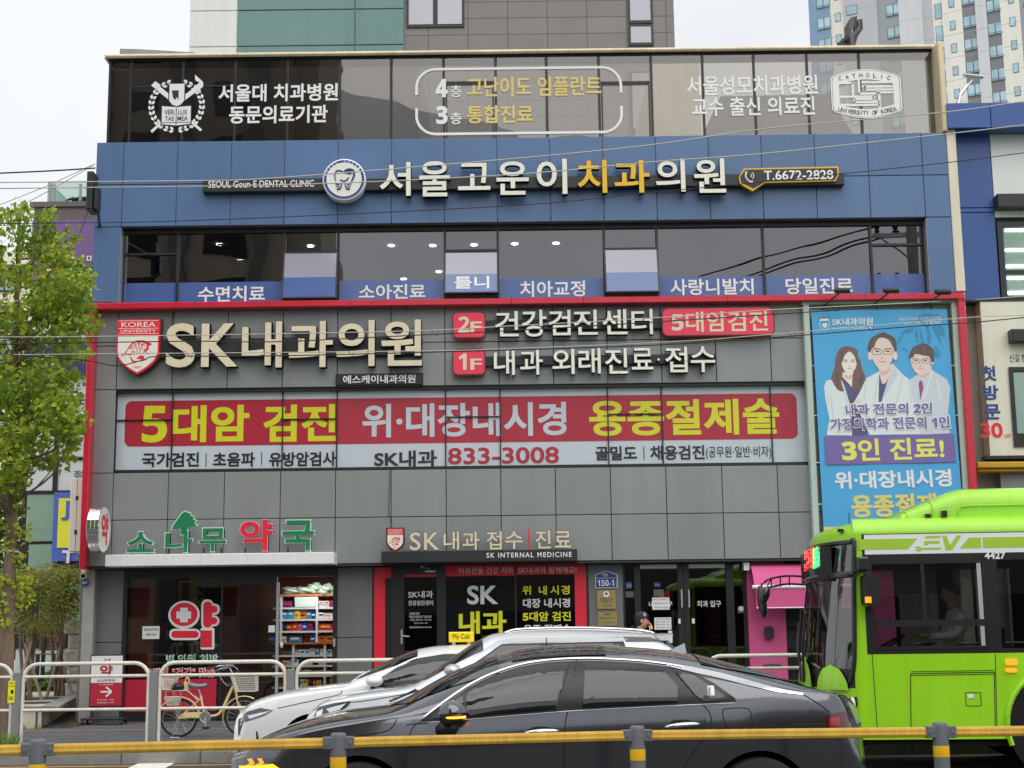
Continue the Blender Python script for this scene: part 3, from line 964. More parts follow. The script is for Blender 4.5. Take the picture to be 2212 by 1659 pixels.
def shield(parent, u0, u1, v0, v1, Y, depth, tiger, red, cream, mono=False):
 x0, x1, z0, z1 = rect(u0, u1, v0, v1, Y)
 w_, h_ = x1 - x0, z1 - z0
 m = MB()
 m.prism(shield_outline(x0, x1, z0, z1), Y, Y + depth, 0)
 if depth > .05:
  m.prism(shield_outline(x0 - .02, x1 + .02, z0 - .02, z1 + .02), Y + depth * .55, Y + depth, 2)
 # cream field under the heading
 fld = [p_ for p_ in shield_outline(x0, x1, z0, z1, .07)]
 zt_ = z0 + h_ * .705
 fld = [(a, min(b, zt_)) for a, b in fld]
 m.prism(fld, Y - .003, Y - .001, 1)
 for k in (.74, .835, .975):
  m.box(x0 + w_ * .04, x1 - w_ * .04, Y - .003, Y - .001, z0 + h_ * (k - .004), z0 + h_ * (k + .004), 1)
 text(m, "KOREA", x0 + w_ * .1, x1 - w_ * .1, z0 + h_ * .86, z0 + h_ * .95, Y - .004, bold=.006, mi=1)
 text(m, "UNIVERSITY", x0 + w_ * .09, x1 - w_ * .09, z0 + h_ * .76, z0 + h_ * .815, Y - .004, bold=.006, mi=1)
 text(m, "1905", x0 + w_ * .4, x1 - w_ * .42, z0 + h_ * .105, z0 + h_ * .15, Y - .006, bold=.006, mi=0)
 cx_, cz_ = x0 + w_ * .5, z0 + h_ * .43
 rr = w_ * .5
 def T(a, b): return (cx_ + a * rr, cz_ + b * rr * 1.0)
 Yt = Y - .006
 def st(pts, r0, r1=None):
  ps = smoothpath([(T(a, b)[0], Yt, T(a, b)[1]) for a, b in pts], 4)
  n = len(ps)
  m.tube(ps, [rr * lerp(r0, r1 if r1 is not None else r0, i / (n - 1)) for i in range(n)], 5, 0)
 m.prism([T(*q) for q in ((.2, .46), (.5, .42), (.66, .3), (.5, .2), (.52, .06), (.4, -.02), (.26, -.14), (.3, .0), (.4, .14), (.42, .26), (.3, .36))], Yt - .001, Yt + .002, 0)
 m.prism([T(*q) for q in ((.02, -.3), (.16, -.22), (.3, -.26), (.36, -.42), (.24, -.5), (.12, -.4), (.0, -.4))], Yt - .001, Yt + .002, 0)
 m.prism([T(*q) for q in ((-.62, -.14), (-.54, -.08), (-.48, -.14), (-.54, -.2))], Yt - .001, Yt + .002, 0)
 m.prism([T(*q) for q in ((-.36, -.28), (-.28, -.3), (-.2, -.46), (-.06, -.5), (-.02, -.36), (.02, -.24), (-.04, -.5), (-.16, -.6), (-.26, -.5))], Yt - .001, Yt + .002, 0)
 st([(-.6, -.1), (-.5, .02), (-.4, .18), (-.28, .34), (-.1, .44), (.1, .47), (.34, .45)], .018, .03)
 st([(-.42, .12), (-.3, .14), (-.2, .1)], .02); st([(-.36, .2), (-.24, .24), (-.16, .2)], .016)
 st([(-.48, -.16), (-.34, -.18), (-.2, -.12), (-.1, -.16)], .022); st([(-.3, -.06), (-.2, -.02), (-.12, -.08)], .018)
 st([(-.08, .36), (-.1, .2), (-.02, .02), (-.04, -.14)], .022, .012); st([(.06, .4), (.04, .22), (.12, .04), (.06, -.16)], .026, .012)
 st([(.2, .3), (.18, .16), (.24, .02)], .024, .01); st([(-.02, .44), (.04, .34), (.18, .3)], .016); st([(.26, .4), (.22, .3), (.34, .24)], .018)
 st([(-.24, .4), (-.14, .32), (-.06, .34)], .014); st([(.3, .1), (.36, -.02), (.44, -.1), (.5, -.2)], .016)
 for b in (-.02, -.1, -.2):
  st([(-.6, -.14 + b * .2), (-.78, -.14 + b)], .008)
 return m.build("shield", [red, cream, "letter_side" if not mono else red], parent)

p = P(580, 745, YF)
sg = thing("clinic_name_sign", "big beige channel letter sign with red tiger shield on the grey panels", "sign", (p.x, YF - .03, p.z))
shield(sg, 251.5, 344, 690, 808.6, YS - .24, .16, True, "red_paint", "cream_face")
bar(sg, 345, 912, 729.5, 770.5, YS - .12, YS, "black_bar")
letters(sg, [("S", 357.5, 422.5, 697, 794.6), ("K", 434, 514, 697.5, 793), ("내", 521.5, 610, 693.5, 795), ("과", 622.5, 720, 692.5, 794), ("의", 725, 810, 690.5, 792), ("원", 822.5, 912.5, 689.5, 791)], YS - .24, .15, ["beige_face", "letter_side"], bold=.02)
p = P(820, 820, YF)
sg = thing("name_plate", "small black plate with white lettering under the big clinic sign", "sign", (p.x, YF - .03, p.z))
bar(sg, 725, 913.5, 806.5, 831.5, YS - .08, YS, "black_bar", "plate")
m = MB(); ptext(m, "에스케이내과의원", 741, 897.5, 810, 828, YS - .084, bold=.02); m.build("lettering", "white_text", sg)
for nm, lab, bv, num, bar_, its in (
 ("floor_sign", "second floor channel letter sign starting with a red 2F badge", (673.6, 729.6), "2F", (1046, 1432, 690, 712),
  [("건", 1068.5, 1121, 671, 727.5), ("강", 1126, 1181, 668, 728), ("검", 1183.5, 1233.5, 668.5, 725), ("진", 1238, 1292, 668, 724), ("센", 1299, 1356, 667, 723), ("터", 1363, 1411, 666.5, 723)]),
 ("floor_sign", "first floor channel letter sign starting with a red 1F badge", (753.6, 809.6), "1F", (1046, 1546, 767, 788),
  [("내", 1066, 1113, 754, 811), ("과", 1122.5, 1173.5, 753, 810.5), ("외", 1192, 1242, 752, 809), ("래", 1248.5, 1298.5, 751, 808), ("진", 1306, 1357, 751, 808), ("료", 1363.5, 1412, 750.5, 799), ("·", 1419, 1426, 773, 780), ("접", 1436, 1486, 748, 805), ("수", 1491, 1546, 747, 805)])):
 p = P(1250, (bv[0] + bv[1]) / 2, YF)
 sg = thing(nm, lab, "sign", (p.x, YF - .03, p.z), "floor guide signs on the grey panels")
 bar(sg, *bar_, YS - .1, YS, "black_bar")
 bd = rbadge(sg, 977.5, 1048.5, bv[0], bv[1], YS - .2, YS - .01, .1, "pink_red", "badge", "letter_side")
 m = MB(); ptext(m, SB(num[0]), 990, 1014 if num[0] == '2' else 1008, bv[0] + 10, bv[1] - 11, YS - .206, bold=.004); ptext(m, num[1], 1016, 1041, bv[0] + 21, bv[1] - 11, YS - .206, bold=.018)
 m.build("badge_lettering", "beige_face", bd)
 letters(sg, its, YS - .2, .11, ["cream_face", "letter_side"], bold=.012)
 if num == "2F":
  bd = rbadge(sg, 1430, 1672.5, 663.6, 724.6, YS - .2, YS - .01, .12, "pink_red", "pill_badge", "letter_side")
  m = MB(); ptext(m, SB("5") + "대암검진", 1451, 1658.5, 672.5, 716.5, YS - .206, bold=.016); m.build("badge_lettering", "beige_face", bd)
# ------------------------------------------------------------------ ground floor
Y1 = YF + .3
zt1 = g5 - .02
def vbox(mb, u0, u1, z0, z1, ya, yb, mi=0, vm=1390):
 mb.box(P(u0, vm, ya).x, P(u1, vm, ya).x, ya, yb, z0, z1, mi)
def zv(v, Y=Y1, u=800):
 return P(u, v, Y).z
for u0, u1, vs_ in ((168, 265, 1388), (727, 806, 1377), (1272, 1350, 1371)):
 m = MB()
 xa, xb = P(u0, 1390, Y1).x, P(u1, 1390, Y1).x
 zs_ = P((u0 + u1) / 2, vs_, Y1).z
 m.box(xa + .01, xb - .01, Y1 + .01, Y1 + .5, GZ, zt1, 1)
 panels(m, [xa, xb], [GZ, zs_, zt1], Y1 + .03, d=.03)
 m.build("pillar", ["grey_dark_panel", "joint"], B)
# dark rooms behind the shop glass
m = MB()
m.box(P(266, 1390, Y1).x, P(728, 1390, Y1).x, 29.6, 29.7, GZ, zt1, 0)
m.box(P(806, 1390, Y1).x, P(1272, 1390, Y1).x, 29.6, 29.7, GZ, zt1, 1)
m.box(P(1350, 1390, Y1).x, gx_end, 29.6, 29.7, GZ, zt1, 1)
for u in (266, 767, 1311):
 x = P(u, 1390, Y1).x
 m.box(x - .1, x + .1, Y1 + .5, 29.6, GZ, zt1, 1)
m.box(P(266, 1390, Y1).x, gx_end, Y1 + .1, 29.6, GZ + .001, GZ + .02, 1)
m.box(P(266, 1390, Y1).x, gx_end, Y1 + .46, 29.6, zt1 - .02, zt1 + .01, 2)
m.build("shop_interior", ["brown_wall", "room_dark", "room_ceiling"], B)

# ---- pharmacy front
def KP(x, y, Y=Y1):          # pixels of the enlarged pharmacy view
 return P(253.4 + x * .2239, 1221.1 + y * .2239, Y)
def kx(x, y=600, Y=Y1):
 return KP(x, y, Y).x
def kz(y, x=800, Y=Y1):
 return KP(x, y, Y).z
zh = kz(120)
m = MB()
m.box(kx(50), kx(2122), Y1 - .02, Y1 + .1, zh, zt1)
m.box(kx(50), kx(90), Y1 - .02, Y1 + .1, GZ, zh)
m.box(kx(796), kx(812), Y1 + .031, Y1 + .08, GZ + .17, zh)
m.box(kx(2080), kx(2122), Y1 - .02, Y1 + .14, GZ, zh)
m.box(kx(90), kx(985), Y1 - .01, Y1 + .1, GZ, GZ + .17)
m.box(kx(1000), kx(1540), Y1 - .05, Y1 - .0, zh - .12, zh)
m.box(kx(1000), kx(1016), Y1 - .05, Y1 - .01, GZ + .02, zh - .12)
m.box(kx(1016), kx(1530), Y1 - .05, Y1 - .01, GZ + .02, GZ + .2)
m.build("shop_frame", "black_frame", B)
m = MB()
m.box(kx(90), kx(800), Y1 + .02, Y1 + .03, GZ + .17, zh)
m.box(kx(802), kx(1000), Y1 + .02, Y1 + .03, GZ + .17, zh)
m.build("shop_glass", "shop_glass", B)
m = MB()
m.box(kx(1016), kx(1535), Y1 - .035, Y1 - .025, GZ + .2, zh - .12)
sd = m.build("sliding_door", "shop_glass", B)
m = MB(); m.box(kx(1535), kx(1562), Y1 - .06, Y1 + .0, GZ + .02, zh - .1); m.build("door_edge", "silver", sd)
m = MB(); m.ell((kx(1592), Y1 - .05, kz(778)), .03, .03, .055); m.build("door_handle", "white_paint", sd)
m = MB(); m.box(kx(2080) + .01, kx(2105), Y1 - .025, Y1 - .021, kz(800), kz(722)); m.build("door_pull", "silver", B)
m = MB(); m.box(kx(90), kx(968), Y1 + .004, Y1 + .01, GZ + .17, kz(1097)); m.build("red_panel", "red_film", B)
m = MB(); m.box(kx(100), kx(325), Y1 + .12, Y1 + .2, GZ, zh); m.build("brown_panel", "brown_wall", B)
# the big window mark: ring with a cross, a rounded stroke with two bumps and a hook
def ell2(cx_, cy_, rx, ry, n=36):
 return [(kx(cx_ + rx * cos(2 * pi * k / n), cy_), kz(cy_ + ry * sin(2 * pi * k / n), cx_)) for k in range(n)]
def poly2(pts):
 return [(KP(x, y).x, KP(x, y).z) for x, y in pts]
def rr2(x0, x1, y0, y1, r):
 return [(KP(x, y).x, KP(x, y).z) for x, y in rrect(x0, x1, y0, y1, r)]
m = MB()
yw, yr = Y1 + .012, Y1 + .006
for pts in (ell2(642, 478, 152, 136), rr2(500, 800, 612, 722, 50), rr2(808, 928, 328, 620, 58), rr2(860, 990, 370, 478, 50), rr2(860, 985, 484, 590, 50), rr2(802, 936, 604, 812, 14)):
 m.prism(pts, yw - .003 * (len(m.f) % 7) / 7, yw + .002, 0)
for i, pts in enumerate((ell2(642, 474, 130, 112), rr2(520, 784, 632, 700, 34), rr2(828, 914, 350, 600, 42), rr2(850, 966, 390, 458, 33), rr2(850, 964, 502, 568, 33), rr2(804, 912, 628, 790, 6))):
 m.prism(pts, yr - .0006 * i, yr + .003, 1)
m.prism(poly2([(606, 410), (680, 410), (680, 445), (712, 445), (712, 515), (680, 515), (680, 550), (606, 550), (606, 515), (570, 515), (570, 445), (606, 445)]), yr - .006, yr - .004, 0)
m.build("window_mark", ["white_text", "red_paint"], B)
m = MB()
x0, x1 = kx(478), kx(978)
text(m, "병.의원 처방", x0, x1, kz(952), kz(858), Y1 + .01, bold=.034, mi=0); text(m, "병.의원 처방", x0 + .025, x1 - .025, kz(946), kz(866), Y1 + .005, bold=.014, mi=1)
x0, x1 = kx(268), kx(950)
text(m, '고객의 "건강" 맞춤', x0, x1, kz(1082), kz(985), Y1 + .01, bold=.034, mi=0); text(m, '고객의 "건강" 맞춤', x0 + .02, x1 - .02, kz(1076), kz(993), Y1 + .005, bold=.014, mi=2)
m.build("window_lettering", ["white_text", "green_face", "red_paint"], B)
m = MB()
m.box(kx(243), kx(408), Y1 + .0, Y1 + .004, kz(705), kz(582))
nt_ = m.build("paper_notice", "paper"); tag(nt_, "white paper notice with two lines of print taped on the pharmacy window", "notice")
m = MB()
text(m, "민생소비카드", kx(256), kx(397), kz(629), kz(600), Y1 - .003, bold=.014); text(m, "사용가능!!", kx(272), kx(378), kz(676), kz(648), Y1 - .003, bold=.014)
o = m.build("notice_print", "black_film", nt_); o.location = -nt_.location
for (a, b, c_, d), mt in (((1462, 1524, 588, 655), "paper"), ((1472, 1522, 705, 735), "navy")):
 m = MB(); m.box(kx(a), kx(b), Y1 - .04, Y1 - .036, kz(d), kz(c_)); m.build("door_sticker", mt, sd)
# shelves of the open doorway
Ysh = 28.3
def sx(x, y=600): return KP(x, y, Ysh).x
def sz(y, x=1800): return KP(x, y, Ysh).z
sh = thing("medicine_shelf", "tall wooden shelf full of medicine boxes inside the open pharmacy door", "shelf", (sx(1830), Ysh + .15, GZ + .02))
m = MB()
m.box(sx(1500), sx(2160), Ysh + .32, Ysh + .34, GZ + .02, sz(275), 1)
for k, y in enumerate((405, 518, 632, 865, 965, 1060, 1170)):
 m.box(sx(1500), sx(2160), Ysh, Ysh + .32, sz(y) - .035, sz(y), 0)
m.box(sx(1500), sx(2160), Ysh - .02, Ysh + .32, sz(300), sz(278), 1); m.box(sx(1500), sx(2160), Ysh - .02, Ysh + .32, sz(762), sz(745), 1)
for x, ya, yb in ((1578, 300, 745), (1925, 300, 745), (1700, 762, 1200), (2005, 762, 1200)):
 m.box(sx(x) - .02, sx(x) + .02, Ysh - .004, Ysh + .32, sz(yb), sz(ya))
m.build("shelf_unit", ["white_paint", "wood_shelf"], sh)
rnd = random.Random(4)
BOXC = [(20, 60, 140), (190, 40, 40), (220, 120, 30), (30, 120, 60), (60, 140, 190), (216, 216, 210), (216, 200, 60), (30, 34, 44), (120, 40, 110), (230, 230, 226), (40, 90, 160), (200, 60, 90)]
CN = ["blue", "red", "orange", "green", "pale blue", "white", "yellow", "black", "purple", "cream", "mid blue", "pink"]
for i, c_ in enumerate(BOXC):
 mat("box%d" % i, A(*c_), .45)
def shelf_rows(x0, x1, yb, yt, w_, h_, depth=.2, cols=None):
 x = x0
 while x < x1 - w_ * .7:
  ww = w_ * rnd.uniform(.8, 1.25); hh = (yb - yt) * h_ * rnd.uniform(.75, 1.0)
  ci = rnd.choice(cols) if cols else rnd.randrange(len(BOXC))
  m = MB()
  m.cbox(sx(x), sx(x + ww * .93), Ysh + .03 + rnd.uniform(0, .04), Ysh + .25, sz(yb) + .001, sz(yb - hh), .004, 0)
  xa, xb = sx(x + ww * .15), sx(x + ww * .75)
  zq = lerp(sz(yb), sz(yb - hh), rnd.uniform(.3, .6))
  m.box(xa, xb, Ysh + .024, Ysh + .029, zq, zq + .03, 1)
  o = m.build("medicine_box", ["box%d" % ci, "box%d" % ((ci + 5) % 12)])
  tag(o, "small %s medicine box on the pharmacy shelf" % CN[ci], "box", "medicine boxes on the pharmacy shelf")
  x += ww
shelf_rows(1590, 1700, 403, 320, 110, .95, cols=[7, 8]); shelf_rows(1940, 2120, 403, 330, 60, .9, cols=[8, 9, 7])
shelf_rows(1585, 1915, 516, 410, 50, .85, cols=[2, 6, 4, 0, 2, 3]); shelf_rows(1935, 2120, 516, 440, 70, .8, cols=[5, 9, 10])
shelf_rows(1585, 1915, 630, 520, 48, .8, cols=[1, 3, 0, 8, 7, 11]); shelf_rows(1940, 2120, 630, 540, 130, .9, cols=[0, 10, 1])
shelf_rows(1585, 1640, 743, 670, 55, .95, cols=[5]); shelf_rows(1650, 1850, 743, 665, 170, 1, cols=[7, 4]); shelf_rows(1860, 1915, 743, 645, 50, 1, cols=[0]); shelf_rows(1935, 2120, 743, 670, 70, .95, cols=[2, 10])
shelf_rows(1590, 1690, 863, 810, 90, .9, cols=[3]); shelf_rows(1715, 1995, 863, 785, 50, .8, cols=[5, 9, 4]); shelf_rows(2015, 2120, 863, 810, 50, .9, cols=[9, 5])
shelf_rows(1590, 1990, 963, 900, 70, .9, cols=[7, 5, 1, 9]); shelf_rows(1715, 2110, 1058, 1000, 70, .9, cols=[7, 5, 9]); shelf_rows(1715, 2110, 1168, 1090, 40, .9, cols=[6, 1, 5, 7, 9])
m = MB()
m.box(sx(1710), sx(1915), Ysh - .01, Ysh + .28, sz(402), sz(306))
m.box(sx(1830), sx(1905), Ysh - .014, Ysh - .011, sz(395), sz(352), 1)
o = m.build("shelf_board", ["mint", "white_paint"]); tag(o, "pale green board standing on the upper pharmacy shelf", "board")
bagm = mat("clear_bag", A(150, 168, 150), .25, noise=.25, nscale=6, bump=.8, bscale=9, coat=.4)
for i, (x, y, rx, ry) in enumerate(((1660, 250, 90, 45), (1800, 245, 80, 42), (1905, 228, 70, 58), (2020, 240, 90, 60), (2120, 250, 70, 50))):
 m = MB()
 c_ = KP(x, y, Ysh + .1)
 n0 = len(m.v)
 m.ell((0, 0, 0), rx * .2239 / 113, .16, ry * .2239 / 113, 20, 14)
 for q in range(len(m.v)):
  v_ = Vector(m.v[q]); k_ = 1 + .16 * sin(v_.x * 37 + i) * cos(v_.z * 41 + v_.y * 23) + .1 * sin(v_.z * 61 + v_.x * 19)
  m.v[q] = tuple(v_ * k_ + c_)
 o = m.build("plastic_bag", "clear_bag", smooth=True)
 tag(o, ["crumpled clear bag beside the pharmacy door edge", "crumpled clear bag second along on the shelf top", "tall crumpled clear bag at the middle of the shelf top", "puffed clear bag near the door frame", "crumpled clear bag half behind the door frame"][i], "plastic bag", "clear plastic bags on the shelf top")
m = MB(); p = KP(1865, 137, 27.6); m.box(p.x - .28, p.x + .28, 27.4, 28.0, zt1 - .05, zt1 - .021); m.build("ceiling_lamp", "lamp_panel", B)
m = MB()
for x, y in ((450, 143), (600, 144), (1250, 150)):  # extra panels, added to brighten the pharmacy interior
 p = PZ(253.4 + x * .2239, 1221.1 + y * .2239, zt1 - .03); m.box(p.x - .25, p.x + .25, p.y - .12, p.y + .12, zt1 - .05, zt1 - .021)
m.build("ceiling_lamp", "lamp_panel", B)
# dim shelves behind the glass
m = MB()
for y in (560, 700, 850, 1000):
 m.box(KP(330, y, 28.6).x, KP(980, y, 28.6).x, 28.6, 28.9, KP(600, y, 28.6).z - .03, KP(600, y, 28.6).z, 0)
m.box(KP(330, 700, 28.6).x, KP(980, 700, 28.6).x, 28.92, 28.95, GZ + .02, zt1 - .1, 1)
for k in range(39):
 x = 335 + (k % 13) * 49; y = (560, 700, 850)[k // 13]
 q = KP(x, y, 28.6); m.box(q.x, q.x + .16, 28.62, 28.8, q.z, q.z + rnd.uniform(.1, .24), 2 + rnd.randrange(3))
m.build("inner_shelf", ["roof_grey", "room_dark", "box1", "box5", "box7"], B)

# ---- pharmacy canopy and letters
Yc = YF - .5
x0, x1, z0, z1 = P(227, 1212, Yc).x, P(721.5, 1206, Yc).x, P(474, 1221, Yc).z, P(474, 1195.5, Yc).z
sg = thing("pharmacy_sign", "green and red pharmacy letters with a pine tree standing on a pale canopy", "sign", ((x0 + x1) / 2, YF - .03, z0))
m = MB(); m.cbox(x0, x1, Yc, YF - .03, z0, z1, .01); m.build("canopy", "white_paint", sg)
YL = Yc + .1
def outl(s, u0, u1, v0, v1, face, rim):
 m = MB()
 a, b, c_, d = rect(u0, u1, v0 - 4, v1 - 4, YL)
 text(m, s, a, b, c_, d, YL + .004, bold=.036, depth=.1, mi=1)
 text(m, s, a + .016, b - .016, c_ + .016, d - .016, YL - .002, bold=.022, mi=0)
 return m.build("letter", [face, rim], sg)
mat("pink_rim", A(232, 150, 160), .4)
outl("소", 272.5, 335, 1151, 1199, "green_face", "mint"); outl("나", 355, 417, 1149, 1199, "green_face", "mint"); outl("무", 429, 490, 1143, 1197, "green_face", "mint")
outl("약", 517, 590, 1125, 1195.5, "red_paint", "pink_rim"); outl("국", 608, 680, 1126, 1195.5, "green_face", "mint")
tree = [(390, 1158), (390, 1144), (380, 1147), (371, 1147), (376, 1136), (385, 1124), (393, 1113), (400, 1109), (412, 1114), (410, 1117), (419, 1120), (416, 1124), (423, 1129), (419, 1133), (425, 1139), (416, 1142), (404, 1144), (404, 1158)]
tp = [(P(u, v - 4, YL).x, P(u, v - 4, YL).z) for u, v in tree]
cc = (sum(a for a, b in tp) / len(tp), sum(b for a, b in tp) / len(tp))
m = MB(); m.prism(tp, YL - .002, YL + .06, 0)
m.prism([(cc[0] + (a - cc[0]) * 1.1, cc[1] + (b - cc[1]) * 1.1) for a, b in tp], YL + .006, YL + .1, 1); m.build("pine_tree_letter", ["green_face", "mint"], sg)
m = MB()
for u in (285, 322, 365, 400, 440, 478, 530, 575, 622, 665):
 p = P(u, 1196, YL + .05); m.box(p.x - .012, p.x + .012, YL + .03, YL + .06, z1, z1 + .1)
m.build("letter_post", "black_plastic", sg)

# ---- clinic reception canopy sign
Yc = YF - .42
x0, x1, z0, z1 = rect(823.5, 1247, 1188.3, 1214, Yc)
sg = thing("reception_sign", "beige reception lettering with small red shield on a black canopy box", "sign", ((x0 + x1) / 2, YF - .03, z0))
m = MB(); m.cbox(x0, x1, Yc, YF - .03, z0, z1, .01); m.build("canopy", "black_bar", sg)
m = MB(); ptext(m, "SK INTERNAL MEDICINE", 1051, 1235, 1193, 1204, Yc - .004, bold=.016, sp=1.25); m.build("lettering", "white_text", sg)
YL = Yc + .06
shield(sg, 836, 871.5, 1142, 1189.6, YL, .06, False, "red_paint", "cream_face")
letters(sg, [("S", 884, 910, 1149, 1190), ("K", 915, 950, 1149, 1189), ("내", 957, 993, 1147, 1189), ("과", 998, 1037, 1147, 1189), ("접", 1050, 1085, 1146.5, 1188), ("수", 1090, 1131, 1146, 1187), ("진", 1155, 1191, 1144, 1186), ("료", 1197, 1235, 1146, 1184)], YL, .07, ["beige_face", "letter_side"], bold=.012)
m = MB(); x0, x1, z0, z1 = rect(1140.5, 1143.5, 1143, 1187, YL); m.box(x0, x1, YL, YL + .06, z0, z1); m.build("divider", "red_paint", sg)

# ---- clinic front
def CP(x, y, Y=Y1): return P(794.9 + x * .2239, 1198 + y * .2239, Y)
def cx_(x, y=600, Y=Y1): return CP(x, y, Y).x
def cz_(y, x=1100, Y=Y1): return CP(x, y, Y).z
m = MB()
m.box(cx_(40), cx_(60), Y1, Y1 + .1, GZ, zt1); m.box(cx_(222), cx_(350), Y1 - .01, Y1 + .1, GZ, zt1)
m.box(cx_(665), cx_(752), Y1 - .01, Y1 + .1, GZ, zt1); m.box(cx_(350), cx_(665), Y1 - .01, Y1 + .1, cz_(182), zt1); m.box(cx_(350), cx_(665), Y1 - .01, Y1 + .1, GZ, GZ + .2)
m.box(cx_(752), cx_(2125), Y1 + .0, Y1 + .1, cz_(98), zt1); m.box(cx_(1420), cx_(1436), Y1 - .005, Y1 + .1, GZ, cz_(98)); m.box(cx_(2112), cx_(2135), Y1 - .0, Y1 + .1, GZ, cz_(98))
m.box(cx_(165), cx_(222), Y1 + .06, Y1 + .1, GZ, zt1)
m.build("clinic_frame", "black_frame", B)
m = MB()
m.box(cx_(60), cx_(165), Y1 - .008, Y1 + .05, GZ, cz_(112)); m.box(cx_(165), cx_(222), Y1 - .008, Y1 + .05, cz_(218), cz_(112))
m.box(cx_(752), cx_(1420), Y1 + .01, Y1 + .016, cz_(206), cz_(99)); m.box(cx_(1436), cx_(2000), Y1 + .01, Y1 + .016, cz_(200), cz_(99)); m.box(cx_(2000), cx_(2112), Y1 + .008, Y1 + .016, GZ, cz_(99))
m.box(cx_(350), cx_(665), Y1 + .01, Y1 + .016, cz_(208), cz_(184))
m.build("red_film", "red_paint", B)
m = MB(); m.box(cx_(350), cx_(665), Y1 + .02, Y1 + .03, GZ + .2, cz_(184)); dr = m.build("clinic_door", "shop_glass", B)
m = MB(); m.box(cx_(318), cx_(334), Y1 - .03, Y1 - .012, cz_(850), cz_(716)); m.tube([(cx_(326), Y1 - .02, cz_(775)), (cx_(332), Y1 - .07, cz_(775)), (cx_(402), Y1 - .07, cz_(782))], .012, 8); m.build("door_handle", "silver", dr)
m = MB(); m.box(cx_(552), cx_(655), Y1 - .06, Y1 - .012, cz_(166), cz_(150)); m.tube([(cx_(600), Y1 - .05, cz_(150)), (cx_(590), Y1 - .08, cz_(128)), (cx_(525), Y1 - .03, cz_(118))], .008, 6); m.box(cx_(508), cx_(535), Y1 - .04, Y1 - .0, cz_(125), cz_(92)); m.build("door_closer", "silver", dr)
m = MB(); m.box(cx_(752), cx_(1420), Y1 + .03, Y1 + .04, GZ, cz_(99)); m.box(cx_(1436), cx_(2112), Y1 + .03, Y1 + .04, GZ, cz_(99)); m.build("clinic_glass", "shop_glass", B)
def ct(m, s, a, b, c_, d, mi=0, bold=.016, y=-.004):
 text(m, s, cx_(a), cx_(b), cz_(d, (a + b) / 2), cz_(c_, (a + b) / 2), Y1 + y, bold=bold, mi=mi)
m = MB()
ct(m, "어르신들 건강 저희", 877, 1400, 122, 185, y=.004, bold=.004); ct(m, "SK내과와 함께해요!", 1455, 2020, 116, 178, y=.004, bold=.004)
m.build("clinic_lettering", "white_text", B); m = MB()
ct(m, "SK", 958, 1255, 298, 480, y=.02, bold=.024); ct(m, "내과", 875, 1335, 545, 762, 1, .032, .02)
m.build("clinic_lettering", ["white_text", "yellow_film"], B); m = MB()
ct(m, "위", 1493, 1575, 300, 388, 1, .022, .02); ct(m, "내", 1652, 1730, 300, 388, 1, .022, .02); ct(m, "시", 1763, 1845, 298, 386, 1, .022, .02); ct(m, "경", 1868, 1952, 296, 384, 1, .022, .02)
m.build("clinic_lettering", ["white_text", "yellow_film"], B); m = MB()
ct(m, "대장 내시경", 1497, 1952, 422, 512, 0, .024, .02); m.build("clinic_lettering", "white_text", B); m = MB(); ct(m, SB("5") + "대암 검진", 1493, 1958, 550, 642, 1, .024, .02); ct(m, "용종 절제술", 1500, 1956, 674, 766, 0, .024, .02)
m.build("clinic_lettering", ["white_text", "yellow_film"], B)
m = MB()
ct(m, "SK내과", 388, 628, 348, 420, 0, .018, .012); ct(m, "건강검진센터", 388, 628, 442, 490, 0, .018, .012); ct(m, "진료시간", 400, 497, 557, 582, 0, .01, .012)
ct(m, "평 일  AM 08:30 ~ PM 18:00", 404, 610, 596, 613, 0, .006, .012); ct(m, "토요일  AM 08:30 ~ PM 14:00", 404, 610, 621, 638, 0, .006, .012); ct(m, "점심시간 13:00 ~ 14:00", 445, 575, 653, 668, 0, .006, .012); ct(m, "일요일/공휴일 휴진 02. 833. 3008", 400, 610, 692, 709, 0, .006, .012)
m.box(cx_(392), cx_(618), Y1 + .012, Y1 + .014, cz_(587), cz_(584))
m.build("door_lettering", "white_text", dr)
for x, y in ((1035, 221), (1082, 204), (572, 226), (1212, 202)):
 p = PZ(794.9 + x * .2239, 1198 + y * .2239, zt1 - .03)
 if p.y < 29.4:
  m = MB(); m.lathe((p.x, p.y, zt1 - .02), (0, 0, -1), [(.1, 0), (.1, .02), (.001, .02)], 14); m.build("downlight", "lamp", B)
m = MB()
m.box(CP(760, 400, 28.4).x, CP(1100, 400, 28.4).x, 28.4, 28.5, CP(900, 780, 28.4).z, CP(900, 440, 28.4).z, 0)
m.box(CP(1240, 400, 28.2).x, CP(1420, 400, 28.2).x, 28.2, 28.3, GZ, CP(900, 330, 28.2).z, 1); m.box(CP(1440, 400, 28.6).x, CP(1990, 400, 28.6).x, 28.6, 28.7, GZ, CP(900, 240, 28.6).z, 2)
m.build("reception_wall", ["box10", "roof_grey", "black_frame"], B)

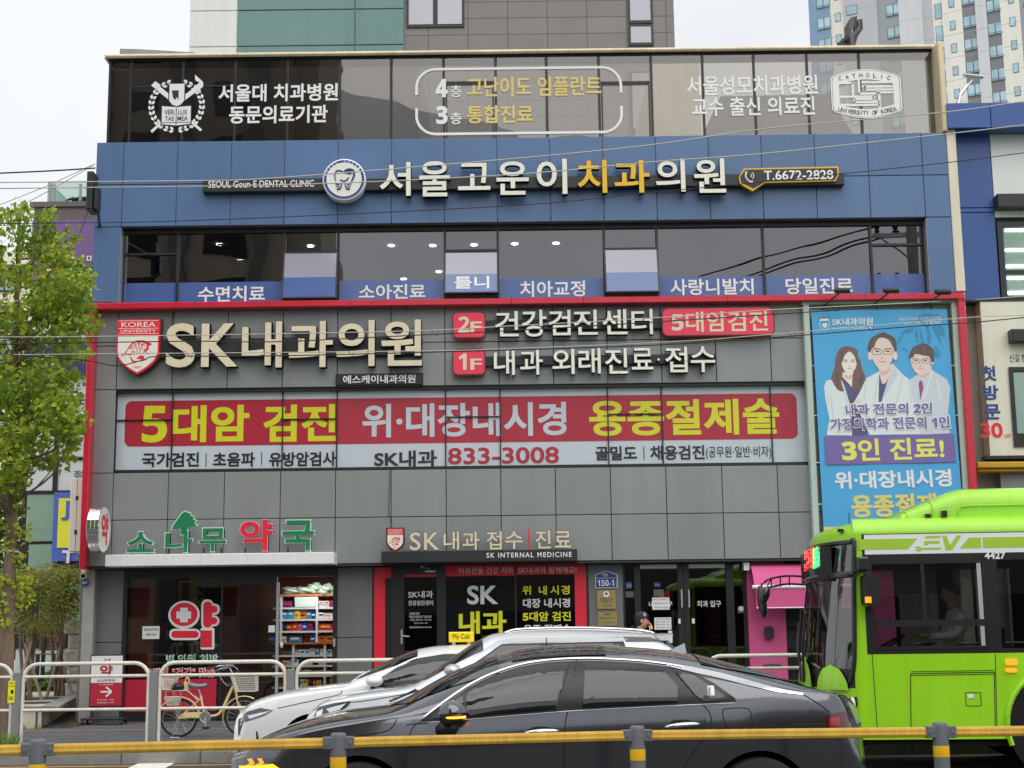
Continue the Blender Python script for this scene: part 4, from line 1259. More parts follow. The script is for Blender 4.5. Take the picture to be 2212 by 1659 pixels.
# ---- entrance doors
def EP(x, y, Y=Y1): return P(1267.2 + x * .2239, 1209.6 + y * .2239, Y)
def ex(x, y=600, Y=Y1): return EP(x, y, Y).x
def ez(y, x=900, Y=Y1): return EP(x, y, Y).z
m = MB()
for a, b in ((358, 376), (470, 528), (888, 942), (946, 1000), (1356, 1432), (1520, 1562)):
 m.box(ex(a), ex(b), Y1 - .01, Y1 + .09, GZ, zt1)
for a, b in ((376, 470), (528, 888), (1000, 1356), (1432, 1520)):
 m.box(ex(a), ex(b), Y1 - .008, Y1 + .09, ez(38), zt1); m.box(ex(a), ex(b), Y1 - .008, Y1 + .09, GZ, GZ + .12)
for a, b in ((528, 888), (1000, 1356)):
 m.box(ex(a), ex(b), Y1 - .008, Y1 + .09, ez(90), ez(80))
m.build("entrance_frame", "black_frame", B)
m = MB(); m.box(ex(376), ex(470), Y1 + .03, Y1 + .04, GZ + .12, ez(38)); m.build("side_light", "shop_glass", B); m = MB(); m.box(ex(1432), ex(1520), Y1 + .03, Y1 + .04, GZ + .12, ez(38)); m.build("side_light", "shop_glass", B)
m = MB()
for a, b in ((528, 888), (1000, 1356)):
 m.box(ex(a), ex(b), Y1 + .03, Y1 + .035, ez(80), ez(40))
m.build("transom_reflection", "silver", B)  # pale strip painted in for the reflection in the transom glass
for a, b, s, tx in ((528, 888, "내과 입구", (607, 835, 400, 452)), (1000, 1356, "치과 입구", (1073, 1305, 393, 455))):
 m = MB(); m.box(ex(a), ex(b), Y1 + .03, Y1 + .04, GZ + .12, ez(90)); d_ = m.build("entrance_door", "shop_glass", B)
 m = MB(); text(m, s, ex(tx[0]), ex(tx[1]), ez(tx[3], tx[0]), ez(tx[2], tx[0]), Y1 + .024, bold=.014); m.build("door_lettering", "white_text", d_)
 hx = 921 if a < 900 else 991
 m = MB(); m.tube([(ex(hx), Y1 - .07, ez(458, hx)), (ex(hx), Y1 - .07, ez(288, hx))], .016, 8)
 for yy in (310, 436):
  m.tube([(ex(hx), Y1 - .07, ez(yy, hx)), (ex(hx), Y1 - .0, ez(yy, hx))], .01, 6)
 m.build("door_handle", "silver", d_)
 q = (884, 906) if a < 900 else (1016, 1042)
 m = MB(); m.box(ex(q[0]), ex(q[1]), Y1 - .016, Y1 - .011, ez(614), ez(567)); m.build("push_label", "white_paint", d_)
for i, (a, b, c_, d, lab) in enumerate(((640, 806, 362, 480, "white notice with red heading taped on the entrance door above the man"), (655, 818, 555, 672, "white printed schedule taped on the entrance door beside the man's hand"), (786, 824, 684, 802, "white sheet on the entrance door half hidden by the car spoiler"))):
 m = MB(); m.box(ex(a), ex(b), Y1 + .022, Y1 + .026, ez(d, 700), ez(c_, 700)); n_ = m.build("paper_notice", "paper"); tag(n_, lab, "notice", "notices taped on the entrance door")
 if i < 2:
  m = MB()
  ls = ("5대암 검진 실시합니다", "· 예방접종 (독감) 가능", "· 독감주사 (3인용)") if i == 0 else ("진료시간 안내 및 휴진 일정표", "월요일  오전 09:30 ~ 18:30", "평일  오전 09:30 ~ 18:00", "토요일 오전 09:30 ~ 14:00")
  for k, s in enumerate(ls):
   y = lerp(c_ + 14, d - 22, k / (len(ls) - 1))
   text(m, s, ex(a + 12), ex(b - 16), ez(y + 9, 700), ez(y - 5, 700), Y1 + .019, bold=.004, mi=(1 if i == 0 and k == 0 else 0))
  o = m.build("notice_print", ["black_film", "red_paint"], n_); o.location = -n_.location
for i, (a, b, c_, d, mt, s) in enumerate(((388, 446, 205, 272, "navy", "TCIA"), (664, 722, 212, 258, "navy", "TCIA"), (384, 466, 296, 354, "roof_grey", ""), (655, 754, 282, 348, "roof_grey", ""))):
 m = MB(); m.box(ex(a), ex(b), Y1 + .024, Y1 + .028, ez(d), ez(c_), 0)
 if s: text(m, s, ex(a + 4), ex(b - 4), ez(d - 16), ez(c_ + 18), Y1 + .022, bold=.01, mi=1)
 m.build("door_sticker", [mt, "silver"], B)
m = MB(); m.box(ex(1464), ex(1532), Y1 + .02, Y1 + .025, ez(512, 1500), ez(447, 1500), 0); m.lathe((ex(1498), Y1 + .02, ez(470, 1498)), (0, -1, 0), [(.045, 0), (.045, .003), (.034, .003), (.034, .001), (.001, .001)], 20, 1); m.build("door_sticker", ["roof_grey", "white_text"], B)

# ---- wall plaques
p = EP(190, 190, Y1)
sg = thing("address_plaque", "navy house number plaque reading 150-1 on the grey pillar", "plaque", (p.x, Y1, ez(272, 190)))
hp = [(83, 272), (298, 272), (298, 142), (190, 103), (83, 142)]
m = MB(); m.prism([(EP(x, y, Y1 - .03).x, EP(x, y, Y1 - .03).z) for x, y in hp], Y1 - .03, Y1, 0)
m.prism([(EP(lerp(x, 190, .07), lerp(y, 195, .08), Y1 - .03).x, EP(lerp(x, 190, .07), lerp(y, 195, .08), Y1 - .03).z) for x, y in hp], Y1 - .033, Y1 - .031, 1)
m.box(ex(92), ex(290), Y1 - .036, Y1 - .034, ez(177, 190), ez(174, 190), 0)
text(m, "신길로", ex(157), ex(216), ez(153, 190), ez(129, 190), Y1 - .037, bold=.014); text(m, "Singil-ro", ex(166), ex(214), ez(168, 190), ez(158, 190), Y1 - .037, bold=.004); text(m, SB("150-1"), ex(112), ex(272), ez(252, 190), ez(192, 190), Y1 - .037, bold=.006)
m.build("plate", ["white_text", "navy"], sg)
for lab, (a, b, c_, d), ls in (("square brass plaque with a round emblem under the house number", (103, 287, 290, 475), (("보건복지부 지정", 132, 262, 365, 385), ("의료검진기관", 142, 250, 390, 410), ("국민건강보험", 160, 236, 430, 447))),
        ("wide brass plaque with small print, lowest on the grey pillar", (108, 295, 503, 638), (("협력병원", 172, 232, 517, 533), ("SNUH", 125, 188, 550, 568), ("서울대학교병원 협력", 195, 275, 554, 566), ("고려대학교의료원", 165, 265, 596, 608)))):
 m = MB(); m.cbox(ex(a), ex(b), Y1 - .025, Y1, ez(d, 190), ez(c_, 190), .006, 0)
 for s, a2, b2, c2, d2 in ls:
  text(m, s, ex(a2), ex(b2), ez(d2, 190), ez(c2, 190), Y1 - .028, bold=.006, mi=1)
 if c_ < 300:
  m.lathe((ex(195), Y1 - .025, ez(330, 195)), (0, -1, 0), [(.055, 0), (.055, .004), (.001, .004)], 20, 2); m.ell((ex(195), Y1 - .028, ez(327, 195)), .028, .003, .022, mi=1)
 o = m.build("brass_plaque", ["brass", "black_film", "white_text"]); tag(o, lab, "plaque", "brass plaques on the grey pillar")

# ---- pink shop front
px0, px1 = P(1617, 1340, Y1 - .1).x, P(1698, 1340, Y1 - .1).x
m = MB(); m.cbox(px0, px1, Y1 - .1, Y1 + .3, GZ, zt1, .01); m.build("pink_pillar", "pink", B)
m = MB(); m.cbox(P(1882, 1340, Y1 - .1).x, P(1935, 1340, Y1 - .1).x, Y1 - .1, Y1 + .3, GZ, zt1, .01); m.build("pink_pillar", "pink", B)
m = MB(); m.box(P(1945, 1340, Y1).x, P(2040, 1340, Y1).x, Y1 + .02, Y1 + .06, GZ + .6, zt1 - .6); m.build("pale_shop_panel", "roof_grey", B)
m = MB()
a, b, c_, d = EP(1712, 640, Y1 - .1), EP(1802, 762, Y1 - .1), 0, 0
m.prism(rrect(a.x, b.x, b.z, a.z, .05), Y1 - .2, Y1 - .1); m.build("black_box", "black_plastic", B)
aw = thing("pink_awning", "half rolled pink awning with white front bar over the pink pillar", "awning", (P(1680, 1240, YF).x, YF, ez(215, 1700)))
x0, x1 = P(1614, 1240, YF - .3).x, P(1840, 1240, YF - .3).x
m = MB()
prof = []
for k in range(9):
 t = k / 8
 prof.append((Y1 - .1 - .5 * t ** .8, ez(30, 1700) - .02 - .42 * t ** 1.6))
rows = [[(x, y, z) for y, z in prof] for x in (x0 + .12, x1)]
m.grid(rows)
zb = prof[-1][1]
m.box(x0 + .14, x1, Y1 - .61, Y1 - .6, zb - .36, zb)
m.build("fabric", "pink", aw)
m = MB(); m.cyl((x0 + .08, Y1 - .6, zb - .0), (1, 0, 0), .035, x1 - x0 - .08, 10); m.box(x0, x0 + .1, Y1 - .25, Y1 - .02, ez(105, 1570), ez(30, 1570)); m.cyl((x0 + .14, Y1 - .615, zb - .36), (1, 0, 0), .01, x1 - x0 - .14, 8); m.build("front_bar", "white_paint", aw)
m = MB()
for v in (1350, 1395, 1440, 1490):
 z = P(1730, v, Y1 + .1).z
 m.box(px1, gx_end, Y1 + .08, Y1 + .12, z - .02, z + .02)
m.box(px1, gx_end, Y1 + .3, Y1 + .34, GZ, zt1); m.build("dark_shop_front", "black_frame", B)
m = MB(); ptext(m, "영업", 1716, 1728, 1278, 1297, Y1 + .06, bold=.01); m.build("green_led_sign", "led_green", B)

# ---- round projecting sign (axis along the street)
cF = P(226, 1143.5, YF - .5)
R = .4
sg = thing("round_sign", "round projecting pharmacy sign with chrome rim and red lettering", "sign", (cF.x - .1, YF - .03, cF.z))
m = MB()
m.lathe((cF.x - .21, cF.y, cF.z), (1, 0, 0), [(R - .02, 0), (R, .01), (R, .07), (R - .008, .075), (R, .08), (R, .14), (R - .008, .145), (R, .15), (R, .2), (R - .02, .21)], 48)
m.build("chrome_rim", "chrome", sg, smooth=True, auto=40)
m = MB(); m.lathe((cF.x - .21, cF.y, cF.z), (1, 0, 0), [(.001, .21), (R - .02, .21)], 48); m.lathe((cF.x - .21, cF.y, cF.z), (1, 0, 0), [(R - .02, -.001), (.001, -.001)], 48); m.build("sign_face", "white_text", sg)
m = MB(); text(m, "약", -.2, .22, -.27, .28, 0, bold=.034)
m.xform(Matrix(((0, -1, 0, cF.x + .004), (1, 0, 0, cF.y), (0, 0, 1, cF.z), (0, 0, 0, 1)))); m.build("lettering", "red_paint", sg)
m = MB()
for dz in (-.2, .2):
 m.box(cF.x - .13, cF.x - .08, cF.y + .35, YF - .02, cF.z + dz - .02, cF.z + dz + .02)
m.build("bracket", "steel", sg)
# cream box sign past the red frame
m = MB(); x0, x1, z0, z1 = rect(150, 165.5, 1033, 1191, 26.5)
m.cbox(x0, x1 + .3, 26.5, 27.3, z0, z1, .012, 0); m.box(x0 + .12, x0 + .126, 26.497, 26.5, z0, z1, 1); m.box(x0 + .1, x0 + .15, 26.495, 26.5, z1 - .4, z1 - .32, 1); m.box(x0 + .1, x0 + .15, 26.495, 26.5, z0 + .3, z0 + .38, 1)
o = m.build("box_sign", ["cream_face", "letter_side"]); tag(o, "narrow cream box sign standing out past the red frame", "sign")
# camera and round alarm plate by the pillar
m = MB(); p = P(183, 1239, YF + .2); m.box(p.x - .06, p.x + .09, p.y - .05, Y1, p.z + .03, p.z + .12, 0); m.xform(Matrix.Identity(4)); m.tube([(p.x + .02, p.y + .05, p.z + .02), (p.x + .03, p.y - .2, p.z - .05)], [.05, .06], 12, 0); m.cyl((p.x + .03, p.y - .2, p.z - .05), (0.02, -1, -.2), .04, .01, 12, 1)
o = m.build("security_camera", ["beige_trim", "black_plastic"], smooth=True, auto=40); tag(o, "beige security camera under the corner of the red frame", "camera")
m = MB(); p = P(183, 1258.5, YF + .1); m.lathe((p.x, p.y, p.z), (0, -1, 0), [(.07, -.03), (.07, 0), (.001, .001)], 24, 0); text(m, "ADT", p.x - .048, p.x + .048, p.z - .025, p.z + .025, p.y - .004, bold=.02, mi=1)
o = m.build("alarm_plate", ["navy", "white_text"]); tag(o, "round blue alarm company plate below the security camera", "plaque")
# ------------------------------------------------------------------ banner on its frame
mat("frame_mint", A(168, 184, 176), .45, noise=.08, nscale=2, streak=True)
mat("banner_blue", A(72, 158, 208), .55, noise=.05, nscale=1.2, bump=.25, bscale=2.2)
mat("banner_violet", A(112, 98, 156), .55, noise=.04, nscale=2)
mat("banner_coat", A(206, 214, 220), .6)
mat("banner_coat2", A(190, 198, 208), .6)
mat("banner_skin", A(226, 196, 190), .6)
mat("banner_skin3", A(206, 172, 166), .6)
mat("banner_skin2", A(234, 214, 206), .6)
mat("banner_hair", A(92, 80, 80), .6)
mat("banner_hair2", A(112, 90, 84), .6)
mat("banner_navy", A(84, 84, 122), .6)
mat("banner_tie", A(142, 80, 124), .6)
mat("banner_lip", A(206, 130, 136), .6)
mat("banner_yellow", A(228, 222, 96), .55)
mat("banner_yellow2", A(206, 196, 112), .55)
mat("banner_white", A(214, 222, 228), .55)
mat("banner_faint", A(58, 134, 182), .6)
Yb = YF - .2
p = P(1900, 900, Yb)
fr = thing("banner_rack", "pale green metal frame holding the tall blue clinic banner", "frame", (p.x, YF - .03, P(1770, 1215, Yb).z))
m = MB()
zft, zfb = P(1900, 644, Yb).z, P(1900, 655.5, Yb).z
zlow = P(1770, 1213, Yb).z
def fx(u, v): return P(u, v, Yb).x
def lean(mb, ua, ub, va, uc, ud, vb):
 "upright between two measured heights"
 a, b, c_, d = P(ua, va, Yb), P(ub, va, Yb), P(uc, vb, Yb), P(ud, vb, Yb)
 xm0, xm1 = (a.x + c_.x) / 2, (b.x + d.x) / 2
 mb.cbox(xm0, xm1, Yb, YF - .03, d.z, a.z, .01)
lean(m, 1732.5, 1746, 655, 1762, 1775, 1213)
lean(m, 2055, 2068, 648, 2090, 2103, 1213)
m.cbox(fx(1744, 900), fx(2090, 900), Yb + .002, YF - .03, zfb, zft, .01)
m.build("frame", "frame_mint", fr)
m = MB(); m.box(fx(1762, 900), fx(2076, 900), YF - .028, YF - .01, zlow, zfb); m.build("back_panel", "black_frame", fr)
m = MB()
for v in (790, 898, 1000, 1090):
 for a, b in ((1755, 1775), (2052, 2074)):
  q0, q1 = P(a, v, Yb + .04), P(b, v - 1, Yb + .04)
  m.tube([q0, q1], .008, 5)
m.build("tie_cord", "white_paint", fr)

ban = thing("banner", "tall blue banner with three doctors in white coats and yellow lettering", "banner", (p.x, Yb, P(1930, 1168, Yb).z))
def poly(mb, pts, lay, mi):
 q = [P(u, v, Yb) for u, v in pts]
 mb.add([(a.x, Yb + .02 - .0012 * lay, a.z) for a in q], [tuple(range(len(q)))], mi)
def K(x, y): return (1716.5 + x * .18058, 645.1 + y * .18058)
def kp(pts): return [K(*q) for q in pts]
m = MB()
n = 10
L0, R0 = [(lerp(1752.5, 1781, t ** .95), lerp(669.6, 1168, t)) for t in [i / n for i in range(n + 1)]], [(lerp(2046, 2086, t), lerp(667.5, 1164, t)) for t in [i / n for i in range(n + 1)]]
rows = []
for i in range(n + 1):
 row = []
 for k in range(13):
  t = k / 12
  q = P(lerp(L0[i][0], R0[i][0], t), lerp(L0[i][1], R0[i][1], t), Yb)
  row.append((q.x, Yb + .022 + .006 * sin(t * 9 + i) * sin(pi * t), q.z))
 rows.append(row)
m.grid(rows)
m.build("cloth", "banner_blue", ban, smooth=True)
m = MB()
poly(m, [(1781, 942), (2061, 937), (2066, 998), (1784, 1004)], 10, 0)
m.build("violet_band", "banner_violet", ban)
m = MB(); poly(m, [(1779.5, 1138), (2084, 1133), (2086, 1164), (1781, 1168)], 2, 0); m.build("yellow_band", "banner_yellow2", ban)
def disc(cx_, cy_, rx, ry, n=28, a0=0, a1=2 * pi):
 return [(cx_ + rx * cos(lerp(a0, a1, k / n)), cy_ + ry * sin(lerp(a0, a1, k / n))) for k in range(n + (0 if a1 - a0 > 6.2 else 1))]
def cs(pts, n=5):
 q = smoothpath([(x, 0, y) for x, y in pts + pts[:1]], n)
 return [(a.x, a.z) for a in q[:-1]]
def face(mb, x, y, rx, ry, base, skin, glasses, hairm):
 poly(mb, kp(cs([(x - rx, y - ry * .5), (x - rx * .55, y - ry), (x + rx * .55, y - ry), (x + rx, y - ry * .5), (x + rx * .92, y + ry * .25), (x + rx * .5, y + ry * .86), (x, y + ry), (x - rx * .5, y + ry * .86), (x - rx * .92, y + ry * .25)])), base, skin)
 for s in (-1, 1):
  poly(mb, kp(disc(x + s * rx * .45, y - ry * .06, rx * .2, ry * .045)), base + 1, hairm)
  poly(mb, kp([(x + s * rx * .2, y - ry * .22), (x + s * rx * .72, y - ry * .25), (x + s * rx * .72, y - ry * .2), (x + s * rx * .2, y - ry * .16)]), base + 1, hairm)
  if glasses:
   ro = kp(rrect(x + s * rx * .47 - rx * .4, x + s * rx * .47 + rx * .4, y - ry * .2, y + ry * .14, ry * .1)); c_ = K(x + s * rx * .47, y - ry * .03)
   for i in range(len(ro)):
    a, b = ro[i], ro[(i + 1) % len(ro)]
    f = lambda q: (lerp(q[0], c_[0], .1), lerp(q[1], c_[1], .13))
    poly(mb, [a, b, f(b), f(a)], base + 2, hairm)
 poly(mb, kp([(x - rx * .16, y + ry * .36), (x, y + ry * .3), (x + rx * .16, y + ry * .36), (x, y + ry * .4)]), base + 1, 5)
 poly(mb, kp(cs([(x - rx * .36, y + ry * .56), (x, y + ry * .54), (x + rx * .36, y + ry * .56), (x, y + ry * .62)], 3)), base + 1, 5)
fm = ["banner_coat", "banner_skin", "banner_hair", "banner_navy", "banner_tie", "banner_lip", "banner_hair2", "banner_coat2", "banner_skin2", "banner_skin3"]
m = MB()   # woman
poly(m, kp(cs([(640, 565), (560, 585), (500, 680), (480, 830), (440, 960), (500, 1070), (590, 1105), (700, 1090), (800, 1080), (850, 960), (800, 800), (780, 660), (720, 590)])), 2, 6)
poly(m, kp([(440, 965), (380, 980), (355, 1050), (370, 1200), (420, 1430), (385, 1632), (690, 1636), (690, 1250), (600, 1050), (560, 960), (520, 1080)]), 3, 0)
poly(m, kp([(575, 960), (660, 1250), (690, 1636), (870, 1630), (860, 1250), (780, 1080), (700, 1000)]), 3.5, 3)
poly(m, kp([(570, 880), (720, 880), (715, 1060), (690, 1060), (600, 960), (570, 930)]), 4, 8)
poly(m, kp(cs([(440, 960), (480, 830), (560, 780), (575, 900), (560, 1000), (590, 1105), (510, 1080)])), 4.5, 6)
poly(m, kp(cs([(700, 900), (770, 800), (850, 960), (800, 1080), (700, 1090), (690, 1000)])), 4.5, 6)
face(m, 655, 760, 96, 130, 5, 8, False, 6)
poly(m, kp(cs([(640, 570), (560, 610), (540, 760), (570, 760), (600, 680), (660, 630), (720, 690), (745, 780), (775, 760), (740, 630)])), 7.5, 6)
def shade(pts, lay, mi, n=3): poly(m, kp(cs(pts, n)), lay, mi)
shade([(600, 900), (650, 925), (700, 900), (690, 950), (650, 965), (605, 940)], 4.2, 9)
for pts in ([(500, 900), (520, 860), (530, 960), (512, 1040)], [(800, 900), (815, 960), (790, 1040), (785, 960)], [(560, 650), (590, 610), (570, 720), (552, 760)]): shade(pts, 8, 2)
for pts in ([(560, 1000), (575, 1000), (640, 1240), (625, 1240)], [(430, 1150), (440, 1150), (470, 1420), (455, 1420)], [(390, 1060), (396, 1060), (410, 1250), (402, 1250)]): shade(pts, 4.1, 7)
m.build("printed_woman", fm, ban)
m = MB()   # young man
poly(m, kp([(1470, 910), (1390, 960), (1290, 1060), (1270, 1230), (1400, 1630), (1860, 1610), (1840, 1350), (1868, 1060), (1820, 960), (1640, 850)]), 3.2, 7)
poly(m, kp([(1470, 860), (1640, 800), (1640, 860), (1530, 960), (1490, 950)]), 4, 1)
poly(m, kp([(1500, 975), (1530, 990), (1545, 1060), (1505, 1215), (1495, 1100), (1485, 1020)]), 4.5, 4)
poly(m, kp(disc(1652, 740, 22, 46)), 4.6, 1)
poly(m, kp(cs([(1530, 530), (1420, 580), (1375, 680), (1395, 720), (1640, 760), (1672, 720), (1660, 610), (1600, 550)])), 4.8, 2)
face(m, 1510, 750, 122, 150, 5, 1, True, 2)
poly(m, kp(cs([(1530, 532), (1420, 585), (1378, 690), (1420, 700), (1450, 660), (1560, 680), (1610, 690), (1640, 740), (1670, 690), (1655, 610), (1600, 550)])), 7.8, 2)
shade([(1480, 905), (1540, 915), (1620, 870), (1600, 905), (1530, 945)], 4.2, 9)
for pts in ([(1700, 960), (1712, 960), (1760, 1200), (1745, 1200)], [(1400, 1000), (1410, 1000), (1330, 1220), (1318, 1220)], [(1640, 870), (1660, 880), (1560, 1180), (1545, 1180)]): shade(pts, 4.1, 0)
for pts in ([(1440, 600), (1460, 590), (1430, 680), (1415, 680)], [(1540, 570), (1560, 570), (1570, 670), (1552, 670)]): shade(pts, 8.2, 6)
m.build("printed_man", fm, ban)
m = MB()   # taller man in front

poly(m, kp([(1010, 870), (860, 950), (790, 1100), (700, 1260), (760, 1330), (900, 1630), (1500, 1620), (1370, 960), (1290, 900), (1200, 800)]), 5.5, 0)
poly(m, kp([(1015, 900), (1010, 1000), (1005, 1235), (1040, 1235), (1110, 1000), (1180, 820), (1150, 820)]), 5.8, 3)
poly(m, kp([(1000, 800), (1195, 780), (1190, 840), (1090, 1010), (1050, 1020), (1015, 900)]), 6, 1)
poly(m, kp([(1195, 805), (1240, 900), (1110, 1120), (1045, 1240), (1100, 1050)]), 6.2, 7)
poly(m, kp([(700, 1250), (760, 1200), (810, 1230), (780, 1260)]), 6.2, 1)
for s in (905, 1205):
 poly(m, kp(disc(s, 680, 26, 56)), 5.9, 1)
poly(m, kp(cs([(1060, 398), (930, 460), (880, 560), (910, 640), (1190, 640), (1222, 560), (1190, 460)])), 6.4, 2)
face(m, 1052, 640, 140, 196, 6.6, 1, True, 2)
poly(m, kp(cs([(1060, 400), (935, 462), (884, 560), (905, 625), (930, 590), (1000, 480), (1060, 465), (1140, 500), (1190, 600), (1205, 630), (1220, 560), (1188, 460)])), 9.2, 2)
shade([(1010, 850), (1060, 870), (1150, 830), (1120, 890), (1060, 920), (1020, 900)], 6.15, 9)
for pts in ([(1000, 900), (1010, 905), (960, 1230), (948, 1230)], [(1290, 920), (1300, 925), (1230, 1230), (1215, 1230)], [(860, 960), (870, 960), (840, 1200), (828, 1200)], [(1370, 980), (1380, 985), (1400, 1230), (1388, 1230)]): shade(pts, 6.3, 7)
shade([(950, 470), (990, 440), (960, 560), (935, 590)], 9.4, 6); shade([(1120, 470), (1150, 480), (1190, 560), (1180, 580)], 9.4, 6)
m.build("printed_man", fm, ban)
m = MB()
for pts in ([(1230, 520), (1290, 400), (1330, 360), (1300, 440), (1260, 510)], [(1450, 350), (1480, 420), (1470, 480), (1500, 510), (1460, 500)], [(1500, 340), (1540, 470), (1560, 540), (1520, 520)], [(1570, 340), (1600, 420), (1580, 470), (1610, 540), (1640, 470), (1600, 330)],
   [(1650, 340), (1720, 480), (1760, 550), (1740, 440), (1800, 440), (1780, 340), (1700, 300)], [(1400, 260), (1560, 180), (1740, 190), (1780, 240), (1600, 230), (1440, 300)], [(1240, 560), (1330, 600), (1360, 640), (1300, 590)], [(1690, 560), (1750, 650), (1700, 710), (1660, 600)], [(1330, 360), (1420, 350), (1400, 390), (1340, 400)]):
 poly(m, kp(cs(pts, 3)), 1.5, 0)
m.build("faint_tiger_drawing", "banner_faint", ban)
def qtext(mb, s, tl, tr, br, bl, lay, bold, mi=0):
 off = min(bold, .018); exq = max(0, bold - off)
 vs_, fs = glyph(s, off, False)
 ax, bx = min(v[0] for v in vs_) - exq, max(v[0] for v in vs_) + exq; az, bz = min(v[1] for v in vs_) - exq, max(v[1] for v in vs_) + exq
 for q, (dx, dz) in enumerate([(0, 0)] if exq == 0 else [(-exq, -exq), (exq, -exq), (exq, exq), (-exq, exq), (0, exq), (0, -exq)]):
  out = []
  for v in vs_:
   a, b = (v[0] + dx - ax) / (bx - ax), (v[1] + dz - az) / (bz - az)
   u = lerp(lerp(bl[0], br[0], a), lerp(tl[0], tr[0], a), b); w_ = lerp(lerp(bl[1], br[1], a), lerp(tl[1], tr[1], a), b)
   pt = P(u, w_, Yb); out.append((pt.x, Yb + .02 - .0012 * lay - q * .0001, pt.z))
  mb.add(out, fs, mi)
m = MB()
qtext(m, "SK내과의원", K(448, 232), K(940, 222), K(940, 310), K(452, 322), 3, .022); qtext(m, "SK INTERNAL MEDICINE CLINIC", K(460, 345), K(945, 330), K(945, 356), K(460, 370), 3, .012)
qtext(m, "대한의사협회 의료광고심의필", K(1252, 230), K(1760, 205), K(1760, 250), K(1252, 262), 3, .004); qtext(m, SB("제 241101-중-178718호"), K(1306, 278), K(1762, 260), K(1762, 300), K(1306, 312), 3, .004)
sh_ = [(295, 230), (418, 224), (420, 320), (405, 350), (362, 385), (318, 355), (298, 325)]
for i in range(len(sh_)):
 a, b = sh_[i], sh_[(i + 1) % len(sh_)]; f = lambda q: (lerp(q[0], 358, .1), lerp(q[1], 300, .1))
 poly(m, kp([a, b, f(b), f(a)]), 3, 0)
poly(m, kp([(295, 230), (418, 224), (418, 262), (296, 268)]), 3, 0); poly(m, kp(cs([(330, 310), (360, 290), (395, 295), (385, 330), (360, 350), (340, 330)], 3)), 3, 0)
m.build("small_lettering", "banner_white", ban)
m = MB()
for s, a, b, c_, d in (("내과 전문의 " + SB("2") + "인", (605, 1262), (1648, 1240), (1648, 1375), (618, 1400)), ("가정의학과 전문의 " + SB("1") + "인", (422, 1432), (1850, 1402), (1864, 1545), (435, 1580))):
 qtext(m, s, K(a[0] - 12, a[1] - 12), K(b[0] + 12, b[1] - 12), K(c_[0] + 14, c_[1] + 12), K(d[0] - 12, d[1] + 12), 12, .05, 0)
 qtext(m, s, K(*a), K(*b), K(*c_), K(*d), 14, .022, 1)
m.build("doctor_lettering", ["banner_white", "banner_violet"], ban)
m = MB(); qtext(m, SB("3") + "인 진료!", (1817, 949), (2038, 944), (2041, 990), (1820, 997), 12, .026); m.build("big_lettering", "banner_yellow", ban)
m = MB(); qtext(m, "위·대장내시경", (1802, 1019), (2054, 1012.5), (2058, 1051), (1805, 1056.5), 4, .03); m.build("big_lettering", "banner_white", ban)
m = MB(); qtext(m, "용종절제술", (1838, 1069), (2072, 1063), (2077, 1113), (1841, 1118.5), 4, .034); m.build("big_lettering", "banner_yellow2", ban)
for i, u in enumerate((1819, 1925, 2037)):
 q = P(u, 629 + (i == 2) * 3, YF - .75)
 lp = thing("flood_lamp", ("black flood lamp over the banner, nearest the window lettering", "black flood lamp above the middle of the banner", "black flood lamp at the corner of the red frame")[i], "lamp", (q.x, q.y, q.z), "flood lamps over the banner")
 m = MB(); m.tube([(q.x - .24, YF - .3, q.z - .16), (q.x - .1, YF - .5, q.z - .06), (q.x, q.y, q.z)], .014, 6); m.build("arm", "black_plastic", lp)
 m = MB(); n0 = len(m.v); m.cbox(-.13, .13, -.06, .06, -.03, .045, .01); m.xform(Matrix.Translation(q) @ Matrix.Rotation(radians(25), 4, 'X')); m.build("lamp_head", "black_plastic", lp)
# ------------------------------------------------------------------ ground
def brickmat(name, c1, c2, cm, sx_, rot=0.0, bw=.5, rh=.25, ms=.012, off=.5, rough=.85, nz_=.25):
 m = mat(name, c1, rough)
 t = m.node_tree; b = t.nodes["Principled BSDF"]
 tc = t.nodes.new("ShaderNodeTexCoord"); mp = t.nodes.new("ShaderNodeMapping")
 mp.inputs["Scale"].default_value = (sx_,) * 3; mp.inputs["Rotation"].default_value = (0, 0, rot)
 br = t.nodes.new("ShaderNodeTexBrick")
 br.inputs["Color1"].default_value = (*c1, 1); br.inputs["Color2"].default_value = (*c2, 1); br.inputs["Mortar"].default_value = (*cm, 1)
 br.inputs["Scale"].default_value = 1; br.inputs["Mortar Size"].default_value = ms; br.inputs["Brick Width"].default_value = bw; br.inputs["Row Height"].default_value = rh
 br.offset = off
 n = t.nodes.new("ShaderNodeTexNoise"); n.inputs["Scale"].default_value = 1.7; n.inputs["Detail"].default_value = 8
 mx = t.nodes.new("ShaderNodeMixRGB"); mx.blend_type = 'MULTIPLY'; mx.inputs[0].default_value = 1
 mr = t.nodes.new("ShaderNodeMapRange"); mr.inputs["To Min"].default_value, mr.inputs["To Max"].default_value = 1 - nz_, 1 + nz_
 t.links.new(tc.outputs["Object"], mp.inputs[0]); t.links.new(mp.outputs[0], br.inputs["Vector"]); t.links.new(tc.outputs["Object"], n.inputs["Vector"])
 t.links.new(n.outputs["Fac"], mr.inputs["Value"]); t.links.new(br.outputs["Color"], mx.inputs[1]); t.links.new(mr.outputs[0], mx.inputs[2]); t.links.new(mx.outputs[0], b.inputs["Base Color"])
 bp = t.nodes.new("ShaderNodeBump"); bp.inputs["Distance"].default_value = .008; bp.invert = True
 t.links.new(br.outputs["Fac"], bp.inputs["Height"]); t.links.new(bp.outputs[0], b.inputs["Normal"])
 return m
mat("asphalt", (.055, .056, .058), .85, noise=.3, nscale=5, bump=.5, bscale=160)
mat("far_ground", (.12, .12, .11), .9, noise=.3, nscale=.2)
